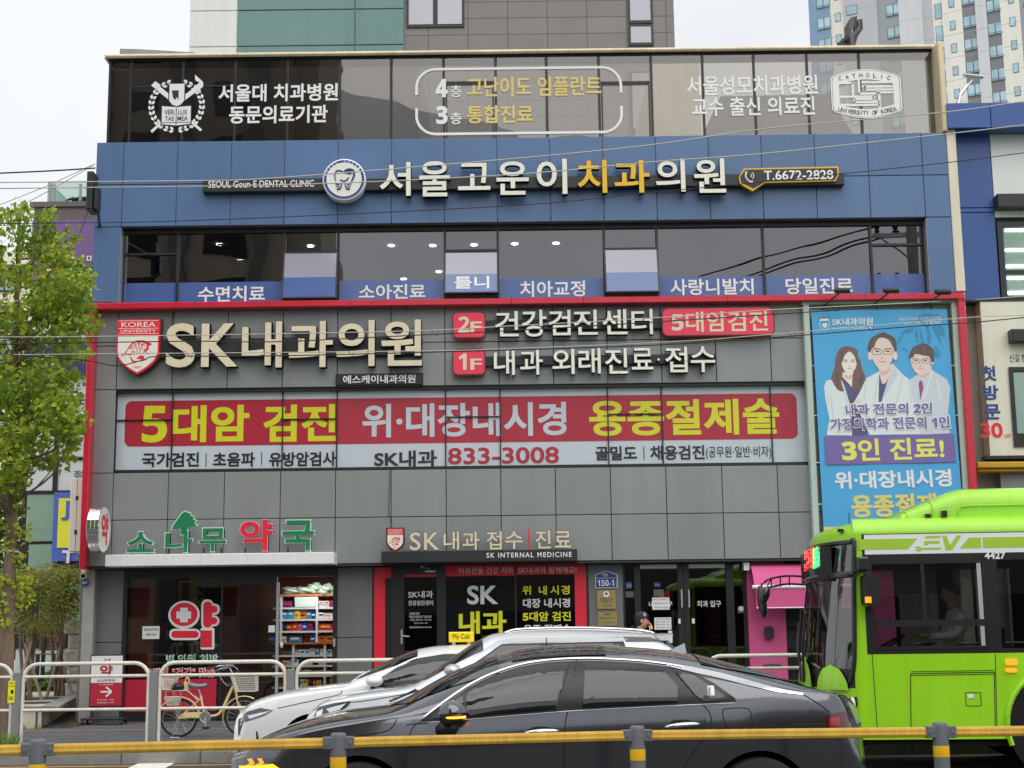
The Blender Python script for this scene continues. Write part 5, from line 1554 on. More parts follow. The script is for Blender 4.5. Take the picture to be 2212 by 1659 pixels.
brickmat("paving", (.125, .13, .14), (.10, .105, .115), (.035, .035, .037), 1.0, .0, .52, .2, .012)
brickmat("plaza_stone", A(196, 188, 172), A(180, 174, 160), A(90, 86, 80), 1.0, 0.1, .9, .45, .02)
mat("kerb_stone", A(128, 126, 122), .85, noise=.2, nscale=6, bump=.4, bscale=60)
mat("road_white", A(206, 206, 200), .7, noise=.15, nscale=4)
mat("road_yellow", A(190, 140, 60), .75, noise=.3, nscale=5)
mat("soil", (.07, .055, .04), .95, noise=.4, nscale=6, bump=.6, bscale=30)
YK = 19.25                      # kerb face
m = MB(); m.box(-400, 400, -400, 900, -.12, -.02); m.build("ground", "far_ground", kind="structure")
m = MB(); m.box(-150, 150, -12, YK, -.019, 0); m.build("road", "asphalt", kind="structure")
m = MB(); m.box(-150, 150, YK + .18, 60, -.018, GZ); m.build("sidewalk", "paving", kind="structure")
m = MB()
for k in range(-60, 60):
 m.cbox(k * 1.0 + .004, (k + 1) * 1.0 - .004, YK, YK + .18, -.015, GZ + .004, .015)
m.build("kerb", "kerb_stone", kind="structure")
m = MB()
m.quad((-40, YK - .42, .004), (40, YK - .42, .004), (40, YK - .30, .004), (-40, YK - .30, .004))
m.build("yellow_line", "road_yellow", kind="structure")
m = MB(); z = GZ + .004
m.quad((-9, 24.05, z), (8, 24.0, z), (8, 24.08, z), (-9, 24.13, z)); m.build("pavement_line", "road_yellow", kind="structure")
m = MB()
q = [PZ(u, v, .005) for u, v in ((270, 1662), (318, 1640), (392, 1640), (352, 1662))]
q[0] = q[1] + (q[0] - q[1]) * 3.0; q[3] = q[2] + (q[3] - q[2]) * 3.0
for a in q: a.z = .005
m.quad(*q); m.build("road_marking", "road_white", kind="structure")
for k in range(-3, 4):
 m = MB(); m.quad((k * 8 - 1.5, 14.2, .004), (k * 8 + 1.5, 14.2, .004), (k * 8 + 1.5, 14.35, .004), (k * 8 - 1.5, 14.35, .004)); m.build("lane_marking", "road_white", kind="structure")
# ------------------------------------------------------------------ pavement railing
mat("rail_paint", A(206, 202, 190), .42, noise=.16, nscale=9)
mat("post_grey", A(120, 122, 124), .5, noise=.1, nscale=5, streak=True)
mat("fence_yellow", A(196, 154, 50), .42, noise=.2, nscale=9, streak=True)
mat("fence_grey", A(92, 94, 98), .6, noise=.1, nscale=8)
mat("reflect_yellow", A(232, 170, 10), .4)
mat("sticker_yellow", A(236, 236, 20), .5)
YRL = 20.35
def rail_x(u): return P(u, 1520, YRL).x
SP = rail_x(629) - rail_x(333)
zt = P(470, 1430, YRL).z; z2 = P(470, 1457.5, YRL).z; z3 = P(470, 1529.5, YRL).z; zp = P(333, 1449, YRL).z
def railing_panel(x, lab, i):
 a, b = x + .075, x + SP - .075
 t = thing("street_railing", lab, "railing", (x, YRL, GZ), "railings along the kerb")
 m = MB(); r = .2
 pts = [(a, YRL, GZ), (a, YRL, zt - r)] + [(a + r - r * cos(k * pi / 12), YRL, zt - r + r * sin(k * pi / 12)) for k in range(1, 7)] + \
    [(b - r + r * sin(k * pi / 12), YRL, zt - r + r * cos(k * pi / 12)) for k in range(0, 6)] + [(b, YRL, zt - r), (b, YRL, GZ)]
 m.tube(pts, .026, 10); m.build("top_rail", "rail_paint", t, smooth=True, auto=50)
 for z in (z2, z3):
  m = MB(); m.tube([(a, YRL, z), (b, YRL, z)], .022, 10); m.build("cross_rail", "rail_paint", t, smooth=True, auto=50)
 m = MB(); m.cbox(x - .05, x + .05, YRL - .05, YRL + .05, GZ, zp, .008); m.build("post", "post_grey", t)
 return t
x0 = rail_x(36)
RLAB = {0: "white tube railing between the yellow sticker and the bicycle's rear wheel", 1: "white tube railing in front of the cream bicycle", 2: "white tube railing behind the white taxi's bonnet",
  -1: "white tube railing beyond the tree trunk", 3: "white tube railing behind the parked cars near the taxi sign", 4: "white tube railing behind the sedan's roof", 5: "white tube railing across the pink pillar, ending behind the bus front", 6: "white tube railing hidden behind the bus side"}
for i in range(-1, 7):
 railing_panel(x0 + i * SP, RLAB[i], i)
t = MB(); xs0 = P(17.5, 1495, YRL - .052).x; xs1 = P(32, 1495, YRL - .052).x; za, zb = P(25, 1518, YRL).z, P(25, 1470.6, YRL).z
t.box(xs0, xs1, YRL - .058, YRL - .052, za, zb, 0)
text(t, "무단횡단 시", xs0 + .008, xs1 - .008, lerp(za, zb, .86), lerp(za, zb, .94), YRL - .06, bold=.01, mi=1); text(t, "사고위험", xs0 + .008, xs1 - .008, lerp(za, zb, .72), lerp(za, zb, .8), YRL - .06, bold=.016, mi=2)
t.prism([(lerp(xs0, xs1, a), lerp(za, zb, b)) for a, b in ((.4, .5), (.5, .6), (.75, .6), (.85, .5), (.8, .42), (.45, .42))], YRL - .0605, YRL - .0585, 1)
for k in range(4):
 t.prism([(lerp(xs0, xs1, .15 + .2 * k), lerp(za, zb, .14)), (lerp(xs0, xs1, .24 + .2 * k), lerp(za, zb, .14)), (lerp(xs0, xs1, .26 + .16 * k), lerp(za, zb, .3)), (lerp(xs0, xs1, .2 + .16 * k), lerp(za, zb, .3))], YRL - .0605, YRL - .0585, 1)
o = t.build("warning_sticker", ["sticker_yellow", "black_film", "red_paint"]); tag(o, "bright yellow warning sticker on a railing post", "sticker")

# ------------------------------------------------------------------ yellow median fence
ft = PZ(1106, 1593, .92)
fence = thing("median_fence", "yellow median fence rail on grey posts with yellow bands across the near road", "fence", (ft.x, ft.y, 0))
posts = [PZ(82, 1619, .92), PZ(731, 1604.5, .92), PZ(1376.5, 1588.5, .92), PZ(2031, 1581, .92)]
posts = [posts[0] + (posts[0] - posts[1])] + posts + [posts[3] + (posts[3] - posts[2])]
for i, p in enumerate(posts):
 m = MB(); m.lathe((p.x, p.y, 0), (0, 0, 1), [(.046, 0), (.046, .955), (.043, .97), (.036, .976), (.0005, .978)], 24); po = m.build("post", "fence_grey", fence, smooth=True, auto=40)
 m = MB(); m.lathe((p.x, p.y, 0), (0, 0, 1), [(.0472, .775), (.0476, .778), (.0476, .838), (.0472, .841)], 24); m.build("reflective_band", "reflect_yellow", po, smooth=True)
 d = (posts[min(i + 1, 5)] - posts[max(i - 1, 0)]).normalized(); nrm = Vector((d.y, -d.x, 0)); 
 if nrm.y > 0: nrm = -nrm
 M = Matrix(((d.x, -nrm.x, 0, p.x), (d.y, -nrm.y, 0, p.y), (0, 0, 1, .92), (0, 0, 0, 1)))
 m = MB(); m.cbox(-.088, .088, -.032, .032, -.034, .034, .004); m.xform(M); br = m.build("bracket", "fence_grey", fence)
 m = MB()
 for s in (-1, 1):
  m.cyl((s * .068, -.031, 0), (0, -1, 0), .013, .004, 12, 0); m.cyl((s * .068, -.035, 0), (0, -1, 0), .008, .006, 6, 0)
 m.xform(M); m.build("bolt", "steel", br)
 if i < 5:
  q = posts[i + 1]; a = p + d * .075; e = (q - p).normalized(); a = p + e * .08; b = q - e * .08
  n2 = Vector((e.y, -e.x, 0)); n2 = n2 if n2.y < 0 else -n2
  prof = [(-.03, -.012), (-.03, .012), (-.012, .03), (.012, .03), (.026, .012), (.026, -.012), (.012, -.03), (-.012, -.03)]
  prof = [(-.022, 0), (-.0245, -.012), (-.0185, -.0265), (0, -.03), (.02, -.028), (.024, .0), (.02, .027), (.0, .030), (-.016, .028), (-.021, .016)]
  rows = [[pt - n2 * py + Vector((0, 0, pz)) for py, pz in prof] for pt in (a, b)]
  m = MB(); m.grid(rows, closed=True); m.build("rail", "fence_yellow", fence)

# ------------------------------------------------------------------ folding sign by the pillar
def ASP(x, y): return P(x * .1667, 1324.8 + y * .1667, 25.7)
a0, a1 = ASP(1165, 540), ASP(1590, 1210)
sg = thing("pavement_sign", "white and crimson pharmacy sign board with an arrow on a wheeled black base", "sign", ((a0.x + a1.x) / 2, 25.7, GZ))
xa, xb, zb_, zt_ = P(193.5, 1470, 25.7).x, P(266.5, 1470, 25.7).x, P(230, 1527.5, 25.7).z, P(230, 1413.5, 25.7).z
m = MB(); m.cbox(xa, xb, 25.7, 25.75, zb_, zt_, .008); bd = m.build("board", "black_plastic", sg)
w_, h_ = xb - xa, zt_ - zb_
m = MB(); zm = zb_ + h_ * .46
m.box(xa + .022, xb - .022, 25.694, 25.699, zm, zt_ - .025, 0); m.box(xa + .022, xb - .022, 25.694, 25.699, zb_ + .022, zm - .001, 1)
text(m, "약", xa + w_ * .3, xa + w_ * .68, zb_ + h_ * .58, zb_ + h_ * .8, 25.69, bold=.03, mi=1); text(m, "소나무약국", xa + w_ * .22, xa + w_ * .76, zb_ + h_ * .475, zb_ + h_ * .535, 25.69, bold=.006, mi=2)
text(m, "병 · 의원 처방조제", xa + w_ * .3, xa + w_ * .7, zb_ + h_ * .41, zb_ + h_ * .44, 25.69, bold=.004, mi=0)
text(m, "평  일 08:30 - 19:00", xa + w_ * .25, xa + w_ * .74, zb_ + h_ * .125, zb_ + h_ * .155, 25.69, bold=.004, mi=0); text(m, "토요일 08:30 - 14:00", xa + w_ * .25, xa + w_ * .74, zb_ + h_ * .07, zb_ + h_ * .1, 25.69, bold=.004, mi=0)
def L2(a, b): return (xa + w_ * a, zb_ + h_ * b)
for p_, q_ in (((.34, .29), (.66, .29)), ((.5, .38), (.67, .29)), ((.5, .2), (.67, .29))):
 bar2(m, L2(*p_), L2(*q_), .03, 25.688 - .0005 * p_[1], 0)
m.prism([L2(*q) for q in ((.42, .885), (.6, .885), (.58, .855), (.55, .84), (.47, .84), (.44, .855))], 25.69, 25.692, 2); m.prism([L2(*q) for q in ((.435, .88), (.585, .88), (.565, .857), (.545, .846), (.475, .846), (.455, .857))], 25.688, 25.6895, 0)
bar2(m, L2(.53, .89), L2(.6, .92), .016, 25.689, 2); m.lathe((L2(.46, .905)[0], 25.69, L2(.46, .905)[1]), (0, -1, 0), [(.014, 0), (.008, 0)], 14, 2)
m.build("print", ["white_text", "red_film", "black_film"], bd)
m = MB(); m.box(xa + .03, xa + .06, 25.71, 25.74, GZ + .1, zb_); m.box(xb - .06, xb - .03, 25.71, 25.74, GZ + .1, zb_); m.cbox(xa - .09, xb + .05, 25.55, 25.9, GZ + .075, GZ + .115, .01); m.build("base", "black_plastic", sg)
for x, y in ((xa - .06, 25.58), (xb + .02, 25.58), (xb + .02, 25.87), (xa - .06, 25.87)):
 m = MB(); m.cyl((x - .015, y, GZ + .036), (1, 0, 0), .034, .03, 14, 0); m.box(x - .006, x + .006, y - .02, y + .02, GZ + .04, GZ + .078, 1); m.build("castor", ["black_plastic", "steel"], sg)

# ------------------------------------------------------------------ bicycles
mat("cream_frame", A(222, 196, 140), .35, coat=.4)
mat("tyre", (.02, .02, .021), .75, bump=.3, bscale=90)
mat("rim_alloy", (.6, .6, .61), .3, metal=1)
mat("saddle_cover", A(120, 118, 122), .3, coat=.5, bump=.6, bscale=25)
mat("basket_white", A(206, 202, 188), .45)
mat("bike_black", (.02, .02, .022), .4)
def wheel(parent, c, r, nm="wheel", guard=None):
 m = MB(); n = 40
 rows = [[(c[0] + (r - .018 + .018 * cos(q)) * cos(t), c[1] + .018 * sin(q), c[2] + (r - .018 + .018 * cos(q)) * sin(t)) for q in [2 * pi * k / 8 for k in range(8)]] for t in [2 * pi * k / n for k in range(n + 1)]]
 m.grid(rows, closed=True); w_ = m.build(nm, "tyre", parent, smooth=True)
 m = MB(); rr = r - .04
 rows = [[(c[0] + (rr + .009 * cos(q)) * cos(t), c[1] + .013 * sin(q), c[2] + (rr + .009 * cos(q)) * sin(t)) for q in [2 * pi * k / 6 for k in range(6)]] for t in [2 * pi * k / n for k in range(n + 1)]]
 m.grid(rows, closed=True)
 for k in range(18):
  t = 2 * pi * k / 18; s = .02 if k % 2 else -.02
  m.tube([(c[0] + .014 * cos(t + 1), c[1] + s, c[2] + .014 * sin(t + 1)), (c[0] + rr * cos(t), c[1], c[2] + rr * sin(t))], .0016, 4)
 m.cyl((c[0], c[1] - .035, c[2]), (0, 1, 0), .018, .07, 12); m.build("rim", "rim_alloy", w_, smooth=True, auto=40)
 return w_
def arcp(c, r, a0, a1, n=16, dy=0): return [(c[0] + r * cos(radians(lerp(a0, a1, k / n))), c[1] + dy, c[2] + r * sin(radians(lerp(a0, a1, k / n)))) for k in range(n + 1)]
YBK = 22.0
def BP(x, y): q = P(322.6 + x * .1667, 1382.4 + y * .1667, YBK); return (q.x, YBK, q.z)
rw = BP(385, 965); r_ = .275
rw = (rw[0], YBK, GZ + r_); fw_ = BP(1222, 1000); fw_ = (fw_[0], YBK, GZ + r_)
bk = thing("bicycle", "cream city bicycle with wire baskets parked behind the railing", "bicycle", ((rw[0] + fw_[0]) / 2, YBK, GZ))
wheel(bk, rw, r_); wheel(bk, fw_, r_)
bb = BP(725, 1000); sj = BP(665, 720); hd0 = BP(1095, 560); hd1 = BP(1125, 690)
m = MB()
m.tube(smoothpath([BP(1085, 600), BP(1010, 760), BP(950, 890), BP(890, 965), BP(820, 985), bb], 6), [.02] * 31, 10)
m.tube([BP(700, 900), BP(680, 800), sj], .017, 10); m.tube([bb, BP(700, 900)], .017, 10)
m.tube([hd0, hd1], .02, 10)
for s in (-.05, .05):
 m.tube([(bb[0], bb[1] + s * .4, bb[2]), (rw[0], YBK + s, rw[2])], .009, 8); m.tube([(BP(668, 760)[0], YBK + s * .4, BP(668, 760)[2]), (rw[0], YBK + s, rw[2])], .008, 8)
 m.tube(smoothpath([(hd1[0], YBK + s * .5, hd1[2]), (BP(1150, 800)[0], YBK + s, BP(1150, 800)[2]), (fw_[0], YBK + s, fw_[2])], 5), .011, 8)
m.build("frame", "cream_frame", bk, smooth=True, auto=50)
m = MB(); prof = [(-.03, 0), (-.02, .012), (.02, .012), (.03, 0)]
for c, a0, a1 in ((rw, 175, 15), (fw_, 205, 60)):
 rows = [[(c[0] + (r_ + .02 + dz) * cos(t), YBK + dy, c[2] + (r_ + .02 + dz) * sin(t)) for dy, dz in prof] for t in [radians(lerp(a0, a1, k / 18)) for k in range(19)]]
 m.grid(rows)
m.build("mudguard", "cream_frame", bk, smooth=True)
m = MB(); cp = BP(735, 1000); m.prism([(BP(x, y)[0], BP(x, y)[2]) for x, y in ((420, 985), (470, 935), (700, 930), (760, 960), (760, 1010), (640, 1010), (430, 990))], YBK - .05, YBK - .035); m.build("chain_guard", "cream_frame", bk)
m = MB(); m.lathe((cp[0], YBK - .06, cp[2]), (0, -1, 0), [(.085, 0), (.085, .006), (.07, .008), (.065, .004), (.03, .004), (.03, .01), (.0, .01)], 24); m.tube([(cp[0], YBK - .075, cp[2]), (BP(745, 1110)[0], YBK - .09, BP(745, 1110)[2])], .009, 6); m.tube([(cp[0], YBK + .06, cp[2]), (BP(730, 900)[0], YBK + .07, BP(730, 900)[2])], .009, 6); m.build("crank", "rim_alloy", bk)
for q, s in ((BP(755, 1130), -.13), (BP(730, 905), .12)):
 m = MB(); m.cbox(q[0] - .05, q[0] + .05, YBK + s - .03, YBK + s + .03, q[2] - .014, q[2] + .012, .004); m.build("pedal", "bike_black", bk)
m = MB(); sd_ = BP(620, 590)
rows = []
for k in range(11):
 t = k / 10; wd = lerp(.105, .02, max(0, (t - .25) / .75) ** .8) if t > .25 else lerp(.07, .105, t / .25); x = sd_[0] - .12 + .26 * t; zt_ = sd_[2] + .025 - .02 * t - .02 * sin(pi * t)
 rows.append([(x, YBK + wd * cos(a), zt_ + (.03 * sin(a) if sin(a) > 0 else .055 * sin(a) * (1 - .4 * t))) for a in [2 * pi * j / 14 for j in range(14)]])
m.grid(rows, closed=True); m.add(rows[0], [tuple(range(14))]); m.add(rows[-1], [tuple(range(14))]); m.build("saddle", "saddle_cover", bk, smooth=True)
m = MB(); m.tube([sj, (sd_[0] + .01, YBK, sd_[2] - .02)], .012, 8); m.build("seat_post", "rim_alloy", bk, smooth=True, auto=50)
m = MB()
hs_ = BP(1065, 470)
m.tube([hd0, BP(1075, 430), BP(1040, 360)], .012, 8)
for s in (-1, 1):
 m.tube(smoothpath([BP(1090, 340), (BP(1060, 330)[0], YBK + s * .12, BP(1060, 330)[2]), (BP(960, 330)[0], YBK + s * .24, BP(960, 330)[2]), (BP(900, 350)[0], YBK + s * .25, BP(900, 350)[2])], 6), .01, 8)
 m.tube(smoothpath([(BP(1050, 345)[0], YBK + s * .15, BP(1050, 345)[2]), (BP(960, 370)[0], YBK + s * .26, BP(960, 370)[2]), (BP(900, 395)[0], YBK + s * .25, BP(900, 395)[2])], 4), .005, 6)
m.tube(smoothpath([BP(890, 400), BP(930, 500), BP(1010, 590), BP(1080, 560)], 5), .003, 5); m.tube(smoothpath([BP(1100, 345), BP(1150, 400), BP(1100, 520)], 5), .003, 5)
m.build("handlebar", "rim_alloy", bk, smooth=True, auto=50)
for s in (-1, 1):
 m = MB(); m.tube([(BP(905, 349)[0], YBK + s * .25, BP(905, 349)[2]), (BP(805, 362)[0], YBK + s * .26, BP(805, 362)[2])], .015, 10); m.build("grip", "bike_black", bk, smooth=True, auto=50)
def basket(pts0, pts1, y0, y1, nz, nx, r, nm, mt):
 "wire basket between a top and a bottom rectangle: pts (x0, x1, z)"
 m = MB()
 def cor(t): return lerp(pts0[0], pts1[0], t), lerp(pts0[1], pts1[1], t), lerp(pts0[2], pts1[2], t), lerp(y0, y0 + .04, t), lerp(y1, y1 - .04, t)
 for k in range(nz + 1):
  a, b, z, ya, yb = cor(k / nz); q = r * (1.8 if k in (0, nz) else 1)
  m.tube([(a, ya, z), (b, ya, z), (b, yb, z), (a, yb, z), (a, ya, z)], q, 5)
 for k in range(nx + 1):
  t = k / nx
  for q in (0, 1):
   m.tube([(lerp(cor(0)[0], cor(0)[1], t), cor(0)[3 + q], cor(0)[2]), (lerp(cor(1)[0], cor(1)[1], t), cor(1)[3 + q], cor(1)[2])], r, 4)
  for q in (0, 1):
   m.tube([(cor(0)[q], lerp(cor(0)[3], cor(0)[4], t), cor(0)[2]), (cor(1)[q], lerp(cor(1)[3], cor(1)[4], t), cor(1)[2])], r, 4)
  m.tube([(lerp(cor(1)[0], cor(1)[1], t), cor(1)[3], cor(1)[2]), (lerp(cor(1)[0], cor(1)[1], t), cor(1)[4], cor(1)[2])], r, 4)
 return m.build(nm, mt, bk)
b0 = BP(1075, 465); b1 = BP(1385, 465); b2 = BP(1140, 665); b3_ = BP(1392, 660)
basket((b0[0], b1[0], b0[2]), (b2[0], b3_[0], b2[2]), YBK - .17, YBK + .17, 7, 9, .0025, "front_basket", "basket_white")
b0 = BP(148, 445); b1 = BP(380, 445); b2 = BP(180, 640); b3_ = BP(300, 640)
basket((b0[0], b1[0], b0[2]), (b2[0], b3_[0], b2[2]), YBK - .14, YBK + .14, 6, 10, .004, "rear_basket", "basket_white")
basket((BP(225, 730)[0], BP(430, 730)[0], BP(300, 735)[2]), (BP(250, 730)[0], BP(410, 730)[0], BP(300, 840)[2]), YBK - .16, YBK - .07, 4, 10, .003, "side_basket", "basket_white")
m = MB(); q = BP(365, 605); m.ell(q, .115, .1, .055, 18, 10); m.build("child_seat", "bike_black", bk, smooth=True)
m = MB()
for s in (-.07, .07):
 m.tube([(BP(190, 665)[0], YBK + s, BP(190, 665)[2]), (BP(500, 650)[0], YBK + s, BP(500, 650)[2]), (BP(640, 780)[0], YBK + s * .6, BP(640, 780)[2])], .006, 6); m.tube([(BP(320, 660)[0], YBK + s, BP(320, 660)[2]), (rw[0], YBK + s, rw[2])], .005, 6); m.tube([(BP(415, 660)[0], YBK + s, BP(415, 660)[2]), (rw[0], YBK + s, rw[2])], .005, 6)
m.tube([(BP(210, 665)[0], YBK, BP(210, 665)[2]), (BP(215, 740)[0], YBK, BP(215, 740)[2])], .012, 6)
m.build("rear_rack", "rim_alloy", bk)
m = MB(); m.tube(smoothpath([BP(455, 650), BP(470, 510), BP(490, 495), BP(515, 520), BP(510, 650)], 4), .008, 6); q = BP(482, 605); m.cbox(q[0] - .035, q[0] + .035, YBK - .03, YBK + .03, q[2] - .05, q[2] + .06, .005); m.build("lock_holder", "cream_frame", bk)
m = MB()
for s in (-.08, .08):
 m.tube([(rw[0], YBK + s, rw[2]), (BP(322, 1180)[0], YBK + s, GZ + .03), (BP(300, 1270)[0], YBK + s * 1.2, GZ + .006)], .006, 6)
m.tube([(BP(290, 1270)[0], YBK - .1, GZ + .006), (BP(410, 1270)[0], YBK - .1, GZ + .006)], .005, 6); m.build("kickstand", "rim_alloy", bk)
# dark bicycle near the bus, mostly hidden
YB2 = 21.4
q = P(1672, 1441, YB2)
b2k = thing("bicycle", "dark bicycle with black saddle half hidden beside the pink pillar", "bicycle", (q.x + .3, YB2, GZ))
wheel(b2k, (q.x - .28, YB2, GZ + .33), .33); wheel(b2k, (q.x + .75, YB2, GZ + .33), .33)
m = MB()
for a, b in (((0, q.z - .22), (.06, GZ + .32)), ((0, q.z - .22), (.6, q.z - .18)), ((.06, GZ + .32), (.62, q.z - .28)), ((.6, q.z - .1), (.75, GZ + .33)), ((0, q.z - .22), (-.28, GZ + .33)), ((.06, GZ + .32), (-.28, GZ + .33))):
 m.tube([(q.x + a[0], YB2, a[1]), (q.x + b[0], YB2, b[1])], .016, 8)
m.build("frame", "bike_black", b2k, smooth=True, auto=50)
m = MB(); m.tube([(q.x, YB2, q.z - .24), (q.x - .03, YB2, q.z)], .013, 8); m.build("seat_post", "rim_alloy", b2k)
m = MB(); m.ell((q.x - .02, YB2, q.z + .02), .14, .07, .03); m.box(q.x - .19, q.x - .15, YB2 - .02, YB2 + .02, q.z - .03, q.z + .01); m.build("saddle", "bike_black", b2k, smooth=True, auto=60)
m = MB(); m.tube([(q.x + .56, YB2 - .3, q.z + .02), (q.x + .58, YB2, q.z), (q.x + .56, YB2 + .3, q.z + .02)], .012, 8); m.build("handlebar", "bike_black", b2k)

# ------------------------------------------------------------------ the man with the cap
mat("skin", A(196, 142, 118), .55, noise=.06, nscale=20)
mat("jacket", A(112, 116, 120), .8, noise=.12, nscale=9, bump=.4, bscale=18)
mat("trousers", (.03, .032, .04), .8)
mat("cap_navy", (.02, .025, .05), .7)
mat("hair_dark", (.03, .028, .026), .7)
def skinned(name, verts, edges, radii, mt, parent, sub=2, root=0):
 me = bpy.data.meshes.new(name); me.from_pydata(verts, edges, [])
 o = bpy.data.objects.new(name, me); COL.objects.link(o)
 md = o.modifiers.new("s", 'SKIN'); md.use_smooth_shade = True
 for i, r in enumerate(radii):
  v = me.skin_vertices[0].data[i]; v.radius = (r, r) if not isinstance(r, tuple) else r; v.use_root = (i == root)
 md2 = o.modifiers.new("b", 'SUBSURF'); md2.levels = md2.render_levels = sub
 dg = bpy.context.evaluated_depsgraph_get()
 m2 = bpy.data.meshes.new_from_object(o.evaluated_get(dg))
 o.modifiers.clear(); o.data = m2; bpy.data.meshes.remove(me)
 m2.materials.clear(); m2.materials.append(MATS[mt])
 for p_ in m2.polygons: p_.use_smooth = True
 if parent is not None:
  o.parent = parent; o.location = -Vector(parent["_abs"]) if "_abs" in parent.keys() else (0, 0, 0)
 return o
YM = 23.2
hp_ = P(1382, 1330, YM); H0 = GZ
px_ = hp_.x
man = thing("person", "man in a navy cap and grey jacket raising a hand to his mouth", "person", (px_, YM, GZ))
def V(x, y, z): return (px_ + x, YM + y, GZ + z)
# body faces +x
bv = [V(-.02, 0, .95), V(-.03, 0, 1.12), V(-.04, 0, 1.32), V(-.02, 0, 1.43), V(.01, 0, 1.50),
   V(-.03, -.19, 1.40), V(-.02, -.24, 1.14), V(.14, -.2, 1.20), V(.17, -.12, 1.42),
   V(-.03, .19, 1.40), V(-.06, .24, 1.12), V(.02, .24, .88),
   V(-.02, -.1, .9), V(.0, -.1, .5), V(-.03, -.1, .09), V(.1, -.1, .05),
   V(-.02, .1, .9), V(-.08, .1, .5), V(-.16, .1, .1), V(-.03, .1, .05)]
be = [(0, 1), (1, 2), (2, 3), (3, 4), (2, 5), (5, 6), (6, 7), (7, 8), (2, 9), (9, 10), (10, 11), (0, 12), (12, 13), (13, 14), (14, 15), (0, 16), (16, 17), (17, 18), (18, 19)]
br_ = [(.15, .12), (.16, .13), (.17, .14), .09, .06, .085, .06, .05, .04, .085, .06, .045, .1, .07, .05, .04, .1, .07, .05, .04]
skinned("body", bv, be, br_, "jacket", man)
m = MB(); m.tube([V(-.02, -.1, .93), V(.0, -.1, .5), V(-.03, -.1, .1)], [.11, .085, .07], 12); m.tube([V(-.02, .1, .93), V(-.08, .1, .5), V(-.16, .1, .1)], [.11, .085, .07], 12); m.build("trousers", "trousers", man, smooth=True)
# head: lofted profile with nose, chin and ear, facing +x
hx, hz = .03, 1.60
m = MB()
rows = []
prof = [(-.115, -.0, .045, .05), (-.1, .0, .062, .062), (-.075, .006, .074, .074), (-.05, .008, .08, .082), (-.02, .006, .084, .088), (.01, .002, .084, .092), (.05, -.004, .08, .094), (.085, -.008, .066, .082), (.11, -.01, .04, .055), (.122, -.01, .006, .01)]
for dz, dx, ry, rx in prof:
 row = []
 for k in range(24):
  a = 2 * pi * k / 24
  x = dx + rx * cos(a); y = ry * sin(a)
  fr_ = max(0, cos(a)) ** 14
  x += fr_ * {-.05: .012, -.02: .03, .01: .012}.get(dz, 0) + (fr_ * .012 if dz == -.1 else 0)
  row.append(V(hx + x, y, hz + dz))
 rows.append(row)
m.grid(rows, closed=True)
m.tube([V(.0, 0, 1.42), V(.015, 0, 1.52)], [.06, .055], 14)
for s in (-1, 1):
 m.ell(V(hx - .008, s * .085, hz - .005), .022, .01, .034, 10, 8)
hd = m.build("head", "skin", man, smooth=True)
m = MB()
for s in (-1, 1):
 m.ell(V(hx + .082, s * .034, hz + .015), .008, .014, .007, 10, 6)
m.ell(V(hx + .088, 0, hz - .062), .006, .024, .005, 10, 6)
m.build("eyes_and_mouth", "hair_dark", hd, smooth=True)
m = MB()
rows = [[V(hx - .012 + rx * cos(a), ry * sin(a), hz + dz) for a in [radians(70 + 220 * k / 16) for k in range(17)]] for dz, ry, rx in ((-.07, .07, .082), (-.03, .086, .095), (.02, .09, .1), (.06, .088, .1))]
m.grid(rows); m.build("hair", "hair_dark", man, smooth=True)
m = MB()
rows = [[V(hx - .004 + rx * cos(a), ry * sin(a), hz + dz) for a in [2 * pi * k / 24 for k in range(24)]] for dz, ry, rx in ((.04, .094, .108), (.075, .094, .108), (.105, .086, .098), (.13, .066, .074), (.143, .03, .034), (.146, .002, .002))]
m.grid(rows, closed=True)
rows = [[V(hx + .085 + t * .085 * cos(a), .075 * sin(a), hz + .052 - .022 * t * cos(a) + .004) for a in [radians(-90 + 180 * k / 12) for k in range(13)]] for t in (0, .5, 1)]
m.grid(rows); rows = [[(x, y, z - .008) for x, y, z in r] for r in rows]; m.grid(rows)
cp_ = m.build("cap", "cap_navy", man, smooth=True)
m = MB(); text(m, "S", 0, .035, 0, .05, 0, bold=.02); m.xform(Matrix.Translation(V(hx + .02, -.098, hz + .07))); text(m, "1", 0, .02, 0, .025, 0, bold=.02); n0 = 0; m.build("cap_mark", "white_text", cp_)
# hand near the mouth: palm with five fingers
hb = V(.165, -.1, 1.44)
hv = [hb, V(.16, -.06, 1.50)]
he, hr = [(0, 1)], [.032, .034]
for k, (dy, L) in enumerate(((-.03, .055), (-.01, .065), (.01, .062), (.03, .05))):
 i0 = len(hv)
 hv += [V(.168, -.055 + dy * .8, 1.525), V(.155, -.045 + dy * .8, 1.525 + L * .5), V(.135, -.035 + dy * .8, 1.525 + L * .62)]
 he += [(1, i0), (i0, i0 + 1), (i0 + 1, i0 + 2)]; hr += [.0115, .0105, .009]
i0 = len(hv); hv += [V(.14, -.1, 1.5), V(.125, -.085, 1.53)]; he += [(0, i0), (i0, i0 + 1)]; hr += [.012, .01]
skinned("hand", hv, he, hr, "skin", man, 1)
i0 = 0; hv = [V(.03, .24, .86), V(.035, .24, .8)]; he = [(0, 1)]; hr = [.03, .032]
for k, dx in enumerate((-.03, -.01, .01, .03)):
 i0 = len(hv); hv += [V(.035 + dx, .24, .765), V(.045 + dx, .235, .73), V(.05 + dx, .225, .705)]; he += [(1, i0), (i0, i0 + 1), (i0 + 1, i0 + 2)]; hr += [.0105, .0095, .008]
i0 = len(hv); hv += [V(.07, .22, .81), V(.08, .215, .775)]; he += [(0, i0), (i0, i0 + 1)]; hr += [.011, .009]
